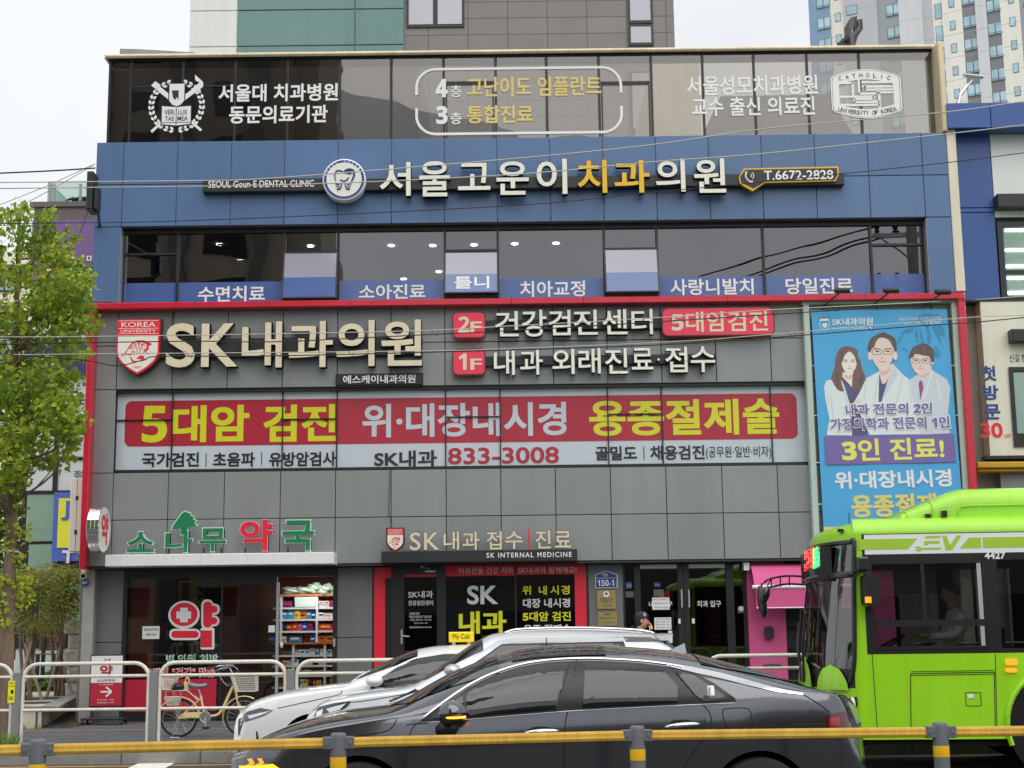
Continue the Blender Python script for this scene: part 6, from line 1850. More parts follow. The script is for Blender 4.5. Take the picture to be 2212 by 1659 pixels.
skinned("hand", hv, he, hr, "skin", man, 1)
m = MB(); m.cbox(px_ - .15, px_ + .12, YM - .15, YM - .05, GZ, GZ + .08, .02); m.cbox(px_ - .22, px_ + .02, YM + .05, YM + .15, GZ, GZ + .08, .02); m.build("shoes", "bike_black", man)
m = MB(); m.tube([V(-.34, -.2, 1.28), V(-.12, -.16, 1.52)], .014, 8); m.tube([V(-.5, -.22, 1.0), V(-.34, -.2, 1.28)], .022, 8)
o = m.build("umbrella", "bike_black", smooth=True, auto=50); tag(o, "black folded umbrella slanting behind the man in the cap", "umbrella")
# ------------------------------------------------------------------ raised plaza beside the building
plz = .45
def leafmat(name, c, tr=.35):
 m = bpy.data.materials.new(name); m.use_nodes = True
 t = m.node_tree; b = t.nodes["Principled BSDF"]; b.inputs["Base Color"].default_value = (*c, 1); b.inputs["Roughness"].default_value = .55
 b.inputs["Specular IOR Level"].default_value = .3
 tl = t.nodes.new("ShaderNodeBsdfTranslucent"); tl.inputs[0].default_value = (c[0] * 1.3, c[1] * 1.25, c[2] * .8, 1)
 ms = t.nodes.new("ShaderNodeMixShader"); ms.inputs[0].default_value = tr
 t.links.new(b.outputs[0], ms.inputs[1]); t.links.new(tl.outputs[0], ms.inputs[2]); t.links.new(ms.outputs[0], t.nodes["Material Output"].inputs[0])
 MATS[name] = m; return m
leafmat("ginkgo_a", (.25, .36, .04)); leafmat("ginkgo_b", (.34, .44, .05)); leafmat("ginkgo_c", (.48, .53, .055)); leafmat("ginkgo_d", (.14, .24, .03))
leafmat("maple_g", (.20, .31, .07)); leafmat("maple_l", (.31, .42, .1)); leafmat("maple_r", (.36, .18, .1)); leafmat("hedge_a", (.06, .12, .03)); leafmat("hedge_b", (.10, .17, .04)); leafmat("hedge_y", (.3, .26, .06))
mat("bark", A(122, 104, 88), .9, noise=.3, nscale=14, bump=1.0, bscale=26, streak=True)
mat("stake", A(150, 138, 124), .8, noise=.2, nscale=8, streak=True)
mat("bench_red", A(176, 84, 56), .6, noise=.15, nscale=6); mat("bench_brown", A(92, 62, 48), .6, noise=.15, nscale=6)
mat("wall_stone", A(160, 158, 150), .9, noise=.4, nscale=7, bump=.8, bscale=14)
c1, c2 = PZ(90, 1533, plz), PZ(164, 1496, plz)
dirn = (c2 - c1).normalized()
cE = c1 + dirn * 14
m = MB()
y0 = c1.y
m.add([(-40, y0, GZ), (c1.x, y0, GZ), (cE.x, cE.y, GZ), (-40, cE.y, GZ), (-40, y0, plz), (c1.x, y0, plz), (cE.x, cE.y, plz), (-40, cE.y, plz)], [(0, 1, 5, 4), (1, 2, 6, 5), (4, 5, 6, 7)])
m.build("plaza", "plaza_stone", kind="structure")
m = MB(); nn = Vector((dirn.y, -dirn.x, 0)) * .28
m.add([tuple(c1 + Vector((0, -.03, .0))), tuple(c1 + nn + Vector((0, -.03, 0))), tuple(cE + nn), tuple(cE), tuple(c1 + Vector((0, -.03, .05))), tuple(c1 + nn + Vector((0, -.03, .05))), tuple(cE + nn + Vector((0, 0, .05))), tuple(cE + Vector((0, 0, .05)))], [(0, 1, 5, 4), (1, 2, 6, 5), (4, 5, 6, 7), (3, 0, 4, 7), (2, 3, 7, 6)])
m.add([(-40, y0 - .03, plz), (c1.x, y0 - .03, plz), (c1.x, y0 + .25, plz), (-40, y0 + .25, plz), (-40, y0 - .03, plz + .05), (c1.x, y0 - .03, plz + .05), (c1.x, y0 + .25, plz + .05), (-40, y0 + .25, plz + .05)], [(0, 1, 5, 4), (4, 5, 6, 7), (2, 3, 7, 6)])
m.build("plaza_kerb", "kerb_stone", kind="structure")
m = MB(); m.add([(c1.x + .3, y0, GZ + .006), (bX0 + .3, y0 + .3, GZ + .006), (bX0 + .3, 38, GZ + .1), (cE.x + .3, cE.y, GZ + .1)], [(0, 1, 2, 3)]); m.build("soil", "soil", kind="structure")
for u, v, r in ((106, 1508, .75), (70, 1518, .6), (20, 1528, .5)):
 q = PZ(u, v, plz + .004); m = MB(); m.lathe((q.x, q.y, plz + .004), (0, 0, 1), [(r, 0), (.01, 0)], 30); o = m.build("tree_pit", "soil", kind="structure")
def leafquad(mb, c, s, rnd, mi, up=.3):
 a = rnd.uniform(0, 2 * pi); t = rnd.gauss(0, .8)
 u = Vector((cos(a), sin(a), rnd.gauss(0, .4))).normalized()
 w2 = Vector((-sin(a) * cos(t), cos(a) * cos(t), sin(t))).normalized()
 c = Vector(c)
 mb.add([c - u * s * .5, c + w2 * s * .3, c + u * s * .5, c - w2 * s * .3], [(0, 1, 2, 3)], mi)
rnd = random.Random(11)
m = MB()
for k in range(5200):
 u = rnd.uniform(-60, 168); Y = rnd.uniform(34, 40)
 x = P(u, 1450, Y).x
 z = plz + rnd.uniform(0, .75) * (.6 + .4 * sin(x * 2.1 + Y))
 leafquad(m, (x, Y, z), rnd.uniform(.1, .2), rnd, rnd.choice((0, 0, 1, 1, 2) if x < P(30, 1450, Y).x + 1 else (0, 0, 1)))
m.build("hedge_foliage", ["hedge_a", "hedge_b", "hedge_y"], kind="stuff")
m = MB()
for k in range(500):
 q = PZ(rnd.choice((rnd.uniform(50, 96), rnd.uniform(-5, 30))), rnd.uniform(1556, 1575), GZ)
 a = rnd.uniform(0, 6.3); h = rnd.uniform(.05, .16)
 m.add([(q.x, q.y, GZ), (q.x + .012, q.y, GZ), (q.x + .1 * cos(a) * h * 8 * .5, q.y + .05 * sin(a), GZ + h)], [(0, 1, 2)], rnd.randrange(2))
for k in range(500):
 x = rnd.uniform(P(-20, 1560, 19.9).x, P(30, 1560, 19.9).x); a = rnd.uniform(0, 6.3); h = rnd.uniform(.06, .26); y = rnd.uniform(19.6, 20.2)
 m.add([(x, y, GZ), (x + .014, y, GZ), (x + .1 * cos(a), y + .06 * sin(a), GZ + h)], [(0, 1, 2)], rnd.randrange(2))
m.build("grass", ["hedge_b", "maple_l"], kind="stuff")
# stone wall
m = MB(); Yw = 32
for r in range(5):
 x = P(134, 1430, Yw).x + (r % 2) * .1
 while x < P(175, 1430, Yw).x:
  wd = rnd.uniform(.4, .62); z0 = plz - .1 + r * .34
  n0 = len(m.v); m.cbox(x + .012, x + wd - .012, Yw - rnd.uniform(0, .06), Yw + .5, z0 + .012, z0 + .33, .04); x += wd
o = m.build("stone_wall", "wall_stone"); tag(o, "low wall of rough grey stone blocks beside the building corner", "wall")
def bench(lab, u0, u1, vseat, vtop, Y, mt, n, vb):
 t = thing("park_bench", lab, "bench", (P((u0 + u1) / 2, vb, Y).x, Y, plz), "benches on the plaza")
 x0, x1 = P(u0, vseat, Y).x, P(u1, vseat, Y).x; zs, zt_ = P(u0, vseat, Y).z, P(u0, vtop, Y).z
 m = MB()
 for k in range(n):
  z = lerp(zs + .12, zt_, k / (n - 1)); m.cbox(x0, x1, Y + .1 + .02 * k, Y + .13 + .02 * k, z - .05, z + .03, .006)
 m.build("backrest", mt, t)
 m = MB()
 for k in range(4):
  m.cbox(x0, x1, Y - .4 + k * .12, Y - .3 + k * .12, zs - .03, zs, .006)
 m.build("seat", mt, t)
 for x in (x0 + .12, x1 - .12):
  m = MB(); m.box(x - .04, x + .04, Y - .35, Y - .28, plz, zs - .03); m.box(x - .04, x + .04, Y + .06, Y + .12, plz, zt_); m.build("leg", "bike_black", t)
bench("brown slatted bench behind the tree stakes", 80, 136, 1412, 1374, 35, "bench_brown", 4, 1440)
bench("orange red slatted bench beside the stone wall", 113, 176, 1384, 1352, 38, "bench_red", 4, 1420)
# ------------------------------------------------------------------ ginkgo
YT = 20.9
gx = P(14, 1480, YT).x
gk = thing("ginkgo_tree", "tall ginkgo tree with yellow green leaves at the street corner", "tree", (gx, YT, GZ))
def GP(u, v, Y=YT): return P(u, v, Y)
trunk = smoothpath([(gx, YT, GZ), GP(12, 1500), GP(16, 1350), GP(24, 1150), GP(28, 1000), GP(30, 850), GP(34, 700), GP(40, 560), GP(42, 450)], 5)
m = MB(); n_ = len(trunk)
m.tube(trunk, [lerp(.135, .02, (i / (n_ - 1)) ** .8) * (1 + .06 * sin(i * 1.7)) for i in range(n_)], 12)
bound = [(424, 44), (464, 66), (480, 126), (520, 172), (560, 150), (577, 182), (600, 210), (630, 196), (655, 176), (683, 204), (717, 216), (770, 200), (808, 178), (858, 176), (921, 187), (948, 178), (980, 166), (1005, 120), (1025, 60), (1085, 46)]
clumps = []
rnd = random.Random(5)
for k in range(105):
 v = rnd.uniform(446, 1060)
 R_ = interp(bound, v) - 26
 u = rnd.uniform(-230, R_ - 22) if rnd.random() < .75 else rnd.uniform(R_ - 60, R_ - 18)
 if v < 560 and u < 30 - (v - 440) * .9: continue
 Y = YT + rnd.uniform(-1.0, 1.2)
 clumps.append((Vector(P(u, v, Y)), rnd.uniform(.24, .4)))
for v, R_ in bound[1:-1]:
 for q in range(2):
  r = rnd.uniform(.13, .24); clumps.append((Vector(P(R_ - r * 135, v + rnd.uniform(-14, 14), YT + rnd.uniform(-.8, .8))), r))
for c, r in clumps:
 if rnd.random() < .45: continue
 i = min(range(n_ - 1), key=lambda i: abs(trunk[i].z - (c.z - rnd.uniform(.1, .7) * abs(c.x - gx) - .25)))
 a = trunk[i]; mid = a.lerp(c, .5) + Vector((rnd.gauss(0, .1), rnd.gauss(0, .1), rnd.gauss(0, .12)))
 m.tube(smoothpath([a, mid, c], 4), [.02, .018, .016, .014, .012, .009, .007, .005, .003], 6)
m.build("trunk", "bark", gk, smooth=True)
m = MB()
def fan(mb, c, s, rnd, mi):
 n = Vector((rnd.gauss(0, .7), rnd.gauss(-.25, .7), rnd.gauss(.45, .55))).normalized()
 t = n.cross(Vector((rnd.gauss(0, 1), rnd.gauss(0, 1), rnd.gauss(-.6, .6)))).normalized(); b = n.cross(t)
 pts = [c, c + t * s * .75 - b * s * .58, c + t * s - b * s * .22 + n * s * .1, c + t * s * .9, c + t * s + b * s * .22 + n * s * .1, c + t * s * .75 + b * s * .58]
 mb.add(pts, [(0, 1, 2, 3), (0, 3, 4, 5)], mi)
for ci, (c, r) in enumerate(clumps):
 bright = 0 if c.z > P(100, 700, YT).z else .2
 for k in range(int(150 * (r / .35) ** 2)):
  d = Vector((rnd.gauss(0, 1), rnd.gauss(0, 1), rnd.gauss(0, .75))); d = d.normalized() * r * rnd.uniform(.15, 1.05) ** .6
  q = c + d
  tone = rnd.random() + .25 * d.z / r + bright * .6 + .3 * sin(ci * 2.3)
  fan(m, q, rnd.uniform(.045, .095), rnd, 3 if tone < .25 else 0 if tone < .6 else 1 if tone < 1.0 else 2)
for (u, v, r, k_) in ((44, 1085, .1, 26), (48, 1150, .13, 40), (10, 1130, .1, 22), (14, 1180, .12, 36), (46, 1215, .1, 26), (10, 1255, .1, 24), (42, 1255, .12, 30), (8, 1308, .12, 32), (52, 1290, .1, 22), (4, 1345, .1, 24), (66, 1262, .09, 18)):
 c = P(u, v, YT - .12)
 for k in range(k_):
  d = Vector((rnd.gauss(0, .6), rnd.gauss(0, .5), rnd.gauss(0, .6))) * r
  fan(m, c + d, rnd.uniform(.05, .075), rnd, rnd.choice((2, 2, 1)))
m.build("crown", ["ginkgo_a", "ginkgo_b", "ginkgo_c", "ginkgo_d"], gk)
m = MB()
for v in (1032, 1192):
 q = P(22 if v < 1100 else 20, v, YT); i = min(range(n_), key=lambda i: abs(trunk[i].z - q.z)); a = trunk[i]
 m.lathe((a.x, a.y, q.z), (.1, 0, 1), [(.115, 0), (.118, .012), (.115, .024)], 20)
m.build("twine", "paper", gk)
# ------------------------------------------------------------------ small maples with stakes
def maple(lab, u, v0, Yq, v1, wpx, stems, seed, red):
 rn = random.Random(seed)
 b = P(u, v0, Yq); t = thing("maple_tree", lab, "tree", (b.x, Yq, plz), "young maples propped by stakes")
 m = MB(); tops = []
 for k in range(stems):
  a = Vector((b.x + rn.uniform(-.12, .12), Yq + rn.uniform(-.1, .1), plz)); e = P(u + rn.uniform(-wpx * .5, wpx * .5), lerp(v1, 1300, rn.uniform(.25, .8)), Yq + rn.uniform(-.5, .5))
  mid = a.lerp(e, .5) + Vector((rn.uniform(-.1, .1), 0, .1)); m.tube(smoothpath([a, mid, e], 5), [lerp(.045, .012, i / 10) for i in range(11)], 7); tops.append(e)
  for q in range(3):
   f = mid.lerp(e, rn.random()); g = f + Vector((rn.uniform(-.5, .5), rn.uniform(-.3, .3), rn.uniform(.1, .5))); m.tube([f, g], [.014, .006], 5); tops.append(g)
 m.build("trunk", "bark", t, smooth=True)
 m = MB(); sc = Yq / 3200
 cl = [(P(u + rn.gauss(0, wpx * .33), v1 + abs(rn.gauss(0, 1)) * 55 + 8 + 18 * abs(rn.gauss(0, .6)), Yq + rn.uniform(-.6, .6)), rn.uniform(.22, .42)) for k in range(34)] + [(g, .35) for g in tops]
 for c, r in cl:
  for k in range(110):
   d = Vector((rn.gauss(0, 1), rn.gauss(0, 1), rn.gauss(0, .38))) * r * .6
   p_ = c + d
   leafquad(m, p_, rn.uniform(.05, .1), rn, (2 if rn.random() < red + .35 * max(0, d.z / r) else rn.choice((0, 0, 1, 1))))
 m.build("crown", ["maple_g", "maple_l", "maple_r"], t)
 for k, (du, dv) in enumerate(((-26, 0), (30, 4), (6, -8))):
  e0 = P(u + du, 1478, Yq - .3 + .3 * k); e1 = P(u - du * .25, 1385 + dv, Yq)
  m = MB(); m.tube([(e0.x, e0.y, plz), e1], .032, 8); m.build("stake", "stake", t)
maple("young reddish green maple with crossed stakes nearer the ginkgo trunk", 62, 1450, 29, 1226, 62, 4, 3, .22)
maple("young green maple with stakes nearest the building corner", 128, 1440, 31, 1222, 46, 3, 8, .3)
# ------------------------------------------------------------------ neighbour with the violet banner
mat("granite_dark", A(96, 90, 86), .5, noise=.2, nscale=40)
mat("violet", A(112, 86, 136), .5, noise=.05, nscale=1); mat("navy_sign", A(48, 60, 104), .45); mat("panel_white", A(196, 202, 206), .35, noise=.05, nscale=1); mat("green_window", A(128, 156, 142), .15, coat=.6, noise=.1, nscale=1)
mat("ban_blue", A(70, 96, 180), .55); mat("ban_yellow", A(224, 214, 56), .55); mat("cream_wall", A(222, 212, 190), .8, noise=.06, nscale=1)
YN = 36
nb = thing("neighbour_building", "narrow white panelled building with a violet sign behind the ginkgo", "building", (P(130, 1000, YN).x, YN, GZ))
def nz(u0, u1, v0, v1, y, mt, nm):
 x0, x1, z0, z1 = rect(u0, u1, v0, v1, y); m = MB(); m.box(x0, x1, y, y + .06, z0, z1); return m.build(nm, mt, nb)
x0, x1 = P(50, 1000, YN).x, P(50, 1000, YN).x + 9
zt_ = P(140, 443, YN).z
m = MB(); m.box(x0, x1, YN + .07, YN + 12, GZ, zt_); m.build("wall", "panel_white", nb)
m = MB(); m.box(x0 - .1, x1, YN - .06, YN + 12.1, zt_ - .05, zt_ + .08); m.build("coping", "roof_grey", nb)
def band(v0, v1, mt, nm, y=YN, uu=140):
 m = MB(); m.box(x0, x1, y, y + .065, P(uu, v1, y).z, P(uu, v0, y).z); return m.build(nm, mt, nb)
band(446, 474, "granite_dark", "parapet"); band(474, 604, "violet", "violet_sign", YN - .1); band(604, 661, "navy_sign", "navy_sign", YN - .08); band(742, 815, "navy_sign", "navy_sign", YN - .08)
band(661, 742, "panel_white", "window_band"); band(815, 992, "panel_white", "panel_wall"); band(992, 1062, "panel_white", "panel_wall", YN + .002); band(1066, 1400, "black_frame", "shop_front", YN + .03)
m = MB()
for v in (668, 742, 905, 991, 1063):
 m.box(x0, x1, YN - .03, YN - .001, P(140, v + 3.5, YN).z, P(140, v - 3.5, YN).z)
for u in (52, 120, 190):
 x = P(u, 1030, YN).x; m.box(x - .06, x + .06, YN - .032, YN - .002, P(140, 1063, YN).z, P(140, 905, YN).z)
for u in (115, 142): 
 x = P(u, 700, YN).x; m.box(x - .05, x + .05, YN - .03, YN - .002, P(140, 742, YN).z, P(140, 665, YN).z)
m.build("window_frame", "black_frame", nb)
nz(57, 115, 1068, 1169, YN - .01, "green_window", "window"); nz(60, 116, 1176, 1300, YN - .01, "green_window", "window"); nz(130, 200, 1262, 1345, YN - .01, "green_window", "window")
def ntext(s, u0, u1, v0, v1, y, mt, bold=.02):
 m = MB(); ptext(m, s, u0, u1, v0, v1, y, bold=bold); m.build("sign_lettering", mt, nb)
ntext("라인", 96, 183, 551, 596, YN - .12, "gold_text"); ntext("미", 187, 204, 551, 567, YN - .12, "white_text"); ntext("추", 186, 203, 575, 595, YN - .12, "white_text")
ntext("이", 180, 212, 620, 650, YN - .1, "white_text", .03); ntext("과목", 97, 121, 780, 792, YN - .1, "white_text"); ntext("진료", 97, 121, 764, 776, YN - .1, "white_text")
ntext("우", 162, 184, 850, 874, YN - .02, "black_film", .01); ntext("로", 142, 176, 925, 962, YN - .02, "roof_grey", .01); ntext("점", 158, 180, 1016, 1034, YN - .02, "roof_grey", .01)
bn = nz(114, 172, 1063, 1212, YN - .09, "ban_blue", "hanging_banner"); nz(125, 165, 1076, 1183, YN - .11, "ban_yellow", "hanging_banner")
ntext("J", 132, 152, 1082, 1124, YN - .13, "ban_blue", .02); ntext("T", 134, 160, 1189, 1216, YN - .13, "white_text", .03)
m = MB()
g0_, g1_ = P(103, 410, YN + .5), P(187, 408, YN + .5); zg = P(140, 391, YN + .5).z
m.box(g0_.x, g1_.x + .6, YN + .5, YN + .52, zt_ + .08, zg); m.box(g0_.x, g0_.x + .02, YN + .5, YN + 3, zt_ + .08, zg); m.build("glass_railing", "clear_glass", nb)
m = MB()
for u in (108, 117, 174):
 x = P(u, 410, YN + .45).x; m.box(x - .03, x + .03, YN + .42, YN + .47, zt_ + .08, zg - .1)
m.build("railing_post", "steel", nb)
m = MB(); rn = random.Random(2)
for k in range(130):
 q = P(rn.gauss(172, 10), rn.uniform(427, 442), YN + 1.2); leafquad(m, q, .16, rn, rn.randrange(2))
o = m.build("roof_plant", ["hedge_a", "hedge_b"]); tag(o, "small leafy plant on the neighbouring roof behind glass", "plant")
cb = thing("cream_building", "cream apartment building far behind the ginkgo crown", "building", (P(-30, 1000, 60).x, 60, 0))
x0, x1 = P(-120, 900, 60).x, P(58, 900, 60).x
m = MB(); m.box(x0, x1, 60, 72, 0, P(0, 548, 60).z); m.build("wall", "cream_wall", cb)
m = MB(); m.box(x0, x1, 59.9, 59.99, P(0, 560, 60).z - .6, P(0, 560, 60).z - .25); m.build("dark_band", "roof_grey", cb)
for v in (600, 680, 760, 840, 920):
 for u in (-40, 0, 34):
  q = P(u, v, 60); m = MB(); m.box(q.x - .45, q.x + .25, 59.93, 59.99, q.z - .6, q.z + .5); wf = m.build("window", "black_frame", cb); m = MB(); m.box(q.x - .4, q.x + .2, 59.91, 59.925, q.z - .55, q.z + .45); m.build("pane", "green_window", wf)
# dark trees behind the plaza
def bush(nm, lab, u0, u1, v0, v1, Y, n, seed, ms):
 rn = random.Random(seed); m = MB(); a = P((u0 + u1) / 2, v1, Y); t = thing(nm, lab, "tree", (a.x, Y, GZ))
 for k in range(n):
  q = P(lerp(u0, u1, rn.random()), lerp(v0, v1, rn.random() ** .8), Y + rn.uniform(-1, 1)); leafquad(m, q, rn.uniform(.18, .34), rn, rn.randrange(len(ms)))
 m.build("crown", ms, t); m = MB(); m.tube([(a.x, Y, GZ), P((u0 + u1) / 2, v0 + 40, Y)], [.16, .04], 8); m.build("trunk", "bark", t)
bush("evergreen_tree", "dark evergreen tree behind the ginkgo trunk", -60, 52, 1000, 1420, 42, 2600, 6, ["hedge_a", "hedge_a", "hedge_b"])
# ------------------------------------------------------------------ neighbour with deep blue pillars
YQ = 26.45
rb = thing("blue_neighbour", "deep blue and cream neighbouring shop building past the red frame", "building", (P(2140, 1000, YQ).x, YQ, GZ))
rx0 = P(2064, 400, YQ).x; rx1 = P(2420, 400, YQ).x
mat("cream_cladding", A(206, 206, 190), .5, noise=.05, nscale=1, streak=True); mat("white_cladding", A(204, 210, 208), .4, noise=.05, nscale=1, streak=True); mat("gold_cornice", A(180, 142, 26), .45); mat("curtain_teal", A(96, 150, 180), .6)
m = MB(); m.box(rx0, rx1, YQ + .35, 36, GZ, P(2150, 250, YQ).z); m.build("wall", "concrete", rb)
m = MB(); xb_ = [P(2046, 250, YQ - .4).x, P(2140, 250, YQ - .4).x, P(2260, 250, YQ - .4).x, rx1]; panels(m, xb_, [P(2140, 276, YQ - .4).z, P(2140, 221, YQ - .4).z], YQ - .37); m.box(xb_[0] + .01, rx1, YQ - .37, YQ + .5, P(2140, 276, YQ - .4).z + .006, P(2140, 221, YQ - .4).z - .006); m.build("blue_fascia", "blue_deep", rb)
zA, zB, zC, zD = P(2140, 276, YQ).z, P(2100, 449, YQ).z, P(2100, 459, YQ).z, P(2130, 651, YQ).z
m = MB(); px_1 = P(2149, 460, YQ).x
panels(m, [rx0, px_1], [zA + .2, zB, zC, zD], YQ + .03); m.build("blue_pillar", "blue_deep", rb)
m = MB(); panels(m, [px_1, rx1], [zA + .2, P(2180, 470, YQ).z], YQ + .03); m.build("white_panel", "white_cladding", rb)
m = MB(); m.box(rx0, rx1, YQ + .03, YQ + .35, zD, zA + .2); m.build("backing", "joint", rb)
x0, x1, z0, z1 = rect(2158, 2420, 478, 648, YQ); 
m = MB(); m.box(x0, x1, YQ - .02, YQ + .02, z0, z0 + .08); m.box(x0, x1, YQ - .02, YQ + .02, z1 - .1, z1); m.box(x0, x0 + .1, YQ - .02, YQ + .02, z0 + .08, z1 - .1); m.box(x0 + .1, x1, YQ - .02, YQ + .02, P(2190, 588, YQ).z - .04, P(2190, 588, YQ).z + .04); wf = m.build("window", "black_frame", rb)
m = MB(); m.box(x0 + .1, x1, YQ + .018, YQ + .028, z0 + .08, z1 - .1); m.build("pane", "green_window", wf)
m = MB()
for v in (497, 540, 575, 600, 632):
 q = P(2200, v, YQ + .01); m.box(P(2172, v, YQ).x, x1, YQ + .008, YQ + .014, q.z - .02, q.z + .02)
m.build("tube_light", "lamp_panel", wf)
m = MB(); m.box(x0 + .1, P(2172, 550, YQ).x, YQ + .007, YQ + .012, z0 + .1, z1 - .12); m.build("curtain", "curtain_teal", wf)
for a, b, c_, d in ((2156, 2420, 416.5, 445.5), (2186, 2420, 709, 736)):
 x0, x1, z0, z1 = rect(a, b, c_, d, YQ - .25); m = MB(); m.cbox(x0, x1, YQ - .25, YQ + .0, z0, z1, .012); m.build("lintel_sign", "black_bar", rb)
zE = P(2150, 985, YQ).z
m = MB(); m.box(rx0 + .3, rx1, YQ - .03, YQ + .3, zE, zD - .01); m.build("cream_wall", "cream_cladding", rb)
m = MB(); m.box(rx0 + .2, rx1, YQ - .06, YQ + .2, zE - .06, zE - .001); m.box(rx0, rx1, YQ - .04, YQ + .2, zD - .012, zD + .03); m.build("dark_trim", "black_frame", rb)
x0, x1, z0, z1 = rect(2183, 2420, 792, 965, YQ - .03); m = MB(); ring(x0, x1, z0, z1, .01, .08, YQ - .06, m); m.box(x0 + .08, x1 - .08, YQ - .04, YQ - .032, z0 + .08, z1 - .08); wf = m.build("window", "black_frame", rb)
m = MB(); m.box(x0 + .08, x1 - .08, YQ - .05, YQ - .045, z0 + .25, z1 - .1); m.build("pane", "green_window", wf)
for s, a, b, c_, d, mt, bd in (("첫", 2120, 2152, 790, 823, "navy", .03), ("방", 2123, 2157, 832, 864, "navy", .03), ("문", 2126, 2161, 873, 906, "navy", .03), ("30", 2118, 2166, 913, 946, "red_paint", .026), ("OFF", 2169, 2184, 938, 946, "red_paint", .01), ("신길 한의원", 2180, 2240, 765, 782, "black_film", .006)):
 m = MB(); ptext(m, s, a, b, c_, d, YQ - .036, bold=bd); m.build("wall_lettering", mt, rb)
x0, x1, z0, z1 = rect(2111, 2420, 996, 1017, YQ - .2); m = MB(); m.cbox(x0, x1, YQ - .2, YQ + .2, z0 + .06, z1, .02); m.cbox(x0 + .02, x1, YQ - .14, YQ + .2, z0, z0 + .059, .02); m.build("cornice", "gold_cornice", rb)
m = MB(); m.box(rx0 + .5, rx1, YQ + .1, YQ + .34, GZ, z0); m.build("lower_wall", "grey_panel", rb)
# ------------------------------------------------------------------ towers behind
mat("tower_white", A(206, 208, 204), .8, noise=.05, nscale=.5, streak=True); mat("tower_green", A(104, 134, 130), .75, noise=.06, nscale=.6, streak=True)
brickmat("tower_granite", A(122, 116, 114), A(114, 110, 108), A(84, 80, 80), 1.0, 0, 1.0, .5, .012, off=.0, rough=.5, nz_=.12)
t_ = MATS["tower_granite"].node_tree
for n_2 in t_.nodes:
 if n_2.type == 'MAPPING': n_2.inputs["Rotation"].default_value = (radians(90), 0, 0); n_2.inputs["Scale"].default_value = (.75, .75, 2 * .43)
YG = 47
gt = thing("granite_tower", "grey granite and green rendered tower standing behind the clinic", "building", (P(930, 100, YG).x, YG, 0))
def gx_(u, v=60): return P(u, v, YG).x
def gz_(v, u=900): return P(u, v, YG).z
zTop = gz_(-420)
m = MB(); 
hz = [gz_(v) for v in (390, 292, 194.5, 97, 19.5, -58, -155, -250, -345)]
for nm, mt, u0, u1 in (("white_wall", "tower_white", 410, 513), ("green_wall", "tower_green", 513, 873)):
 m = MB(); xs_ = [gx_(u0), gx_(u1)] if nm[0] == 'w' else [gx_(u0), gx_(767), gx_(u1)]
 panels(m, xs_, [0] + hz + [zTop], YG, d=.05, g=.02); m.box(xs_[0], xs_[-1], YG, YG + 14, 0, zTop); m.build(nm, mt, gt)
m = MB(); m.box(gx_(873), gx_(1457), YG + .05, YG + 14, 0, zTop); m.build("granite_wall", "tower_granite", gt)
mat("tower_pane", A(158, 158, 168), .1, coat=.6, noise=.04, nscale=.5)
for a, b, c_, d, mul in ((878, 1003, -60, 59, 2), (1357, 1411, -60, 56, 1), (1357, 1411, 60, 104, 1), (1357, 1411, 160, 290, 1), (1357, 1411, 296, 340, 1)):
 x0, x1, z0, z1 = gx_(a), gx_(b), gz_(d), gz_(c_)
 m = MB(); m.box(x0, x1, YG - .0, YG + .06, z0, z1); wf = m.build("window", "black_frame", gt)
 for q in range(mul):
  xa_, xb_2 = lerp(x0, x1, q / mul) + .08, lerp(x0, x1, (q + 1) / mul) - .08
  m = MB(); m.box(xa_, xb_2, YG - .012, YG - .002, z0 + .1, z1 - .06); m.build("pane", "tower_pane", wf)
# apartment blocks seen obliquely
ang = radians(29); YA = 200
oA = P(1748, 120, YA); dA = Vector((cos(ang), -sin(ang), 0)); nA = Vector((-sin(ang), -cos(ang), 0))
def AP(x, y):
 q = PP(1728 + x * .21873, y * .21873, oA, nA); return (q - oA).dot(dA), q.z
MA = Matrix(((dA.x, -nA.x, 0, oA.x), (dA.y, -nA.y, 0, oA.y), (0, 0, 1, 0), (0, 0, 0, 1)))
mat("apt_blue", A(118, 142, 168), .8, noise=.05, nscale=.3, streak=True); mat("apt_cream", A(208, 207, 198), .8, noise=.04, nscale=.3, streak=True); mat("apt_white", A(188, 191, 193), .8, noise=.04, nscale=.3, streak=True); mat("apt_grey", A(142, 146, 150), .8, noise=.04, nscale=.3); mat("apt_light", A(170, 172, 175), .8, noise=.04, nscale=.3); mat("apt_dark", A(116, 118, 120), .8, noise=.05, nscale=.3)
mat("apt_pane", A(150, 178, 190), .12, coat=.5, noise=.3, nscale=.4); mat("apt_frame", A(84, 90, 98), .5)
mat("apt_line", A(150, 152, 150), .8)
ZT = AP(800, -900)[1]
FH = AP(230, 170)[1] - AP(230, 385)[1]
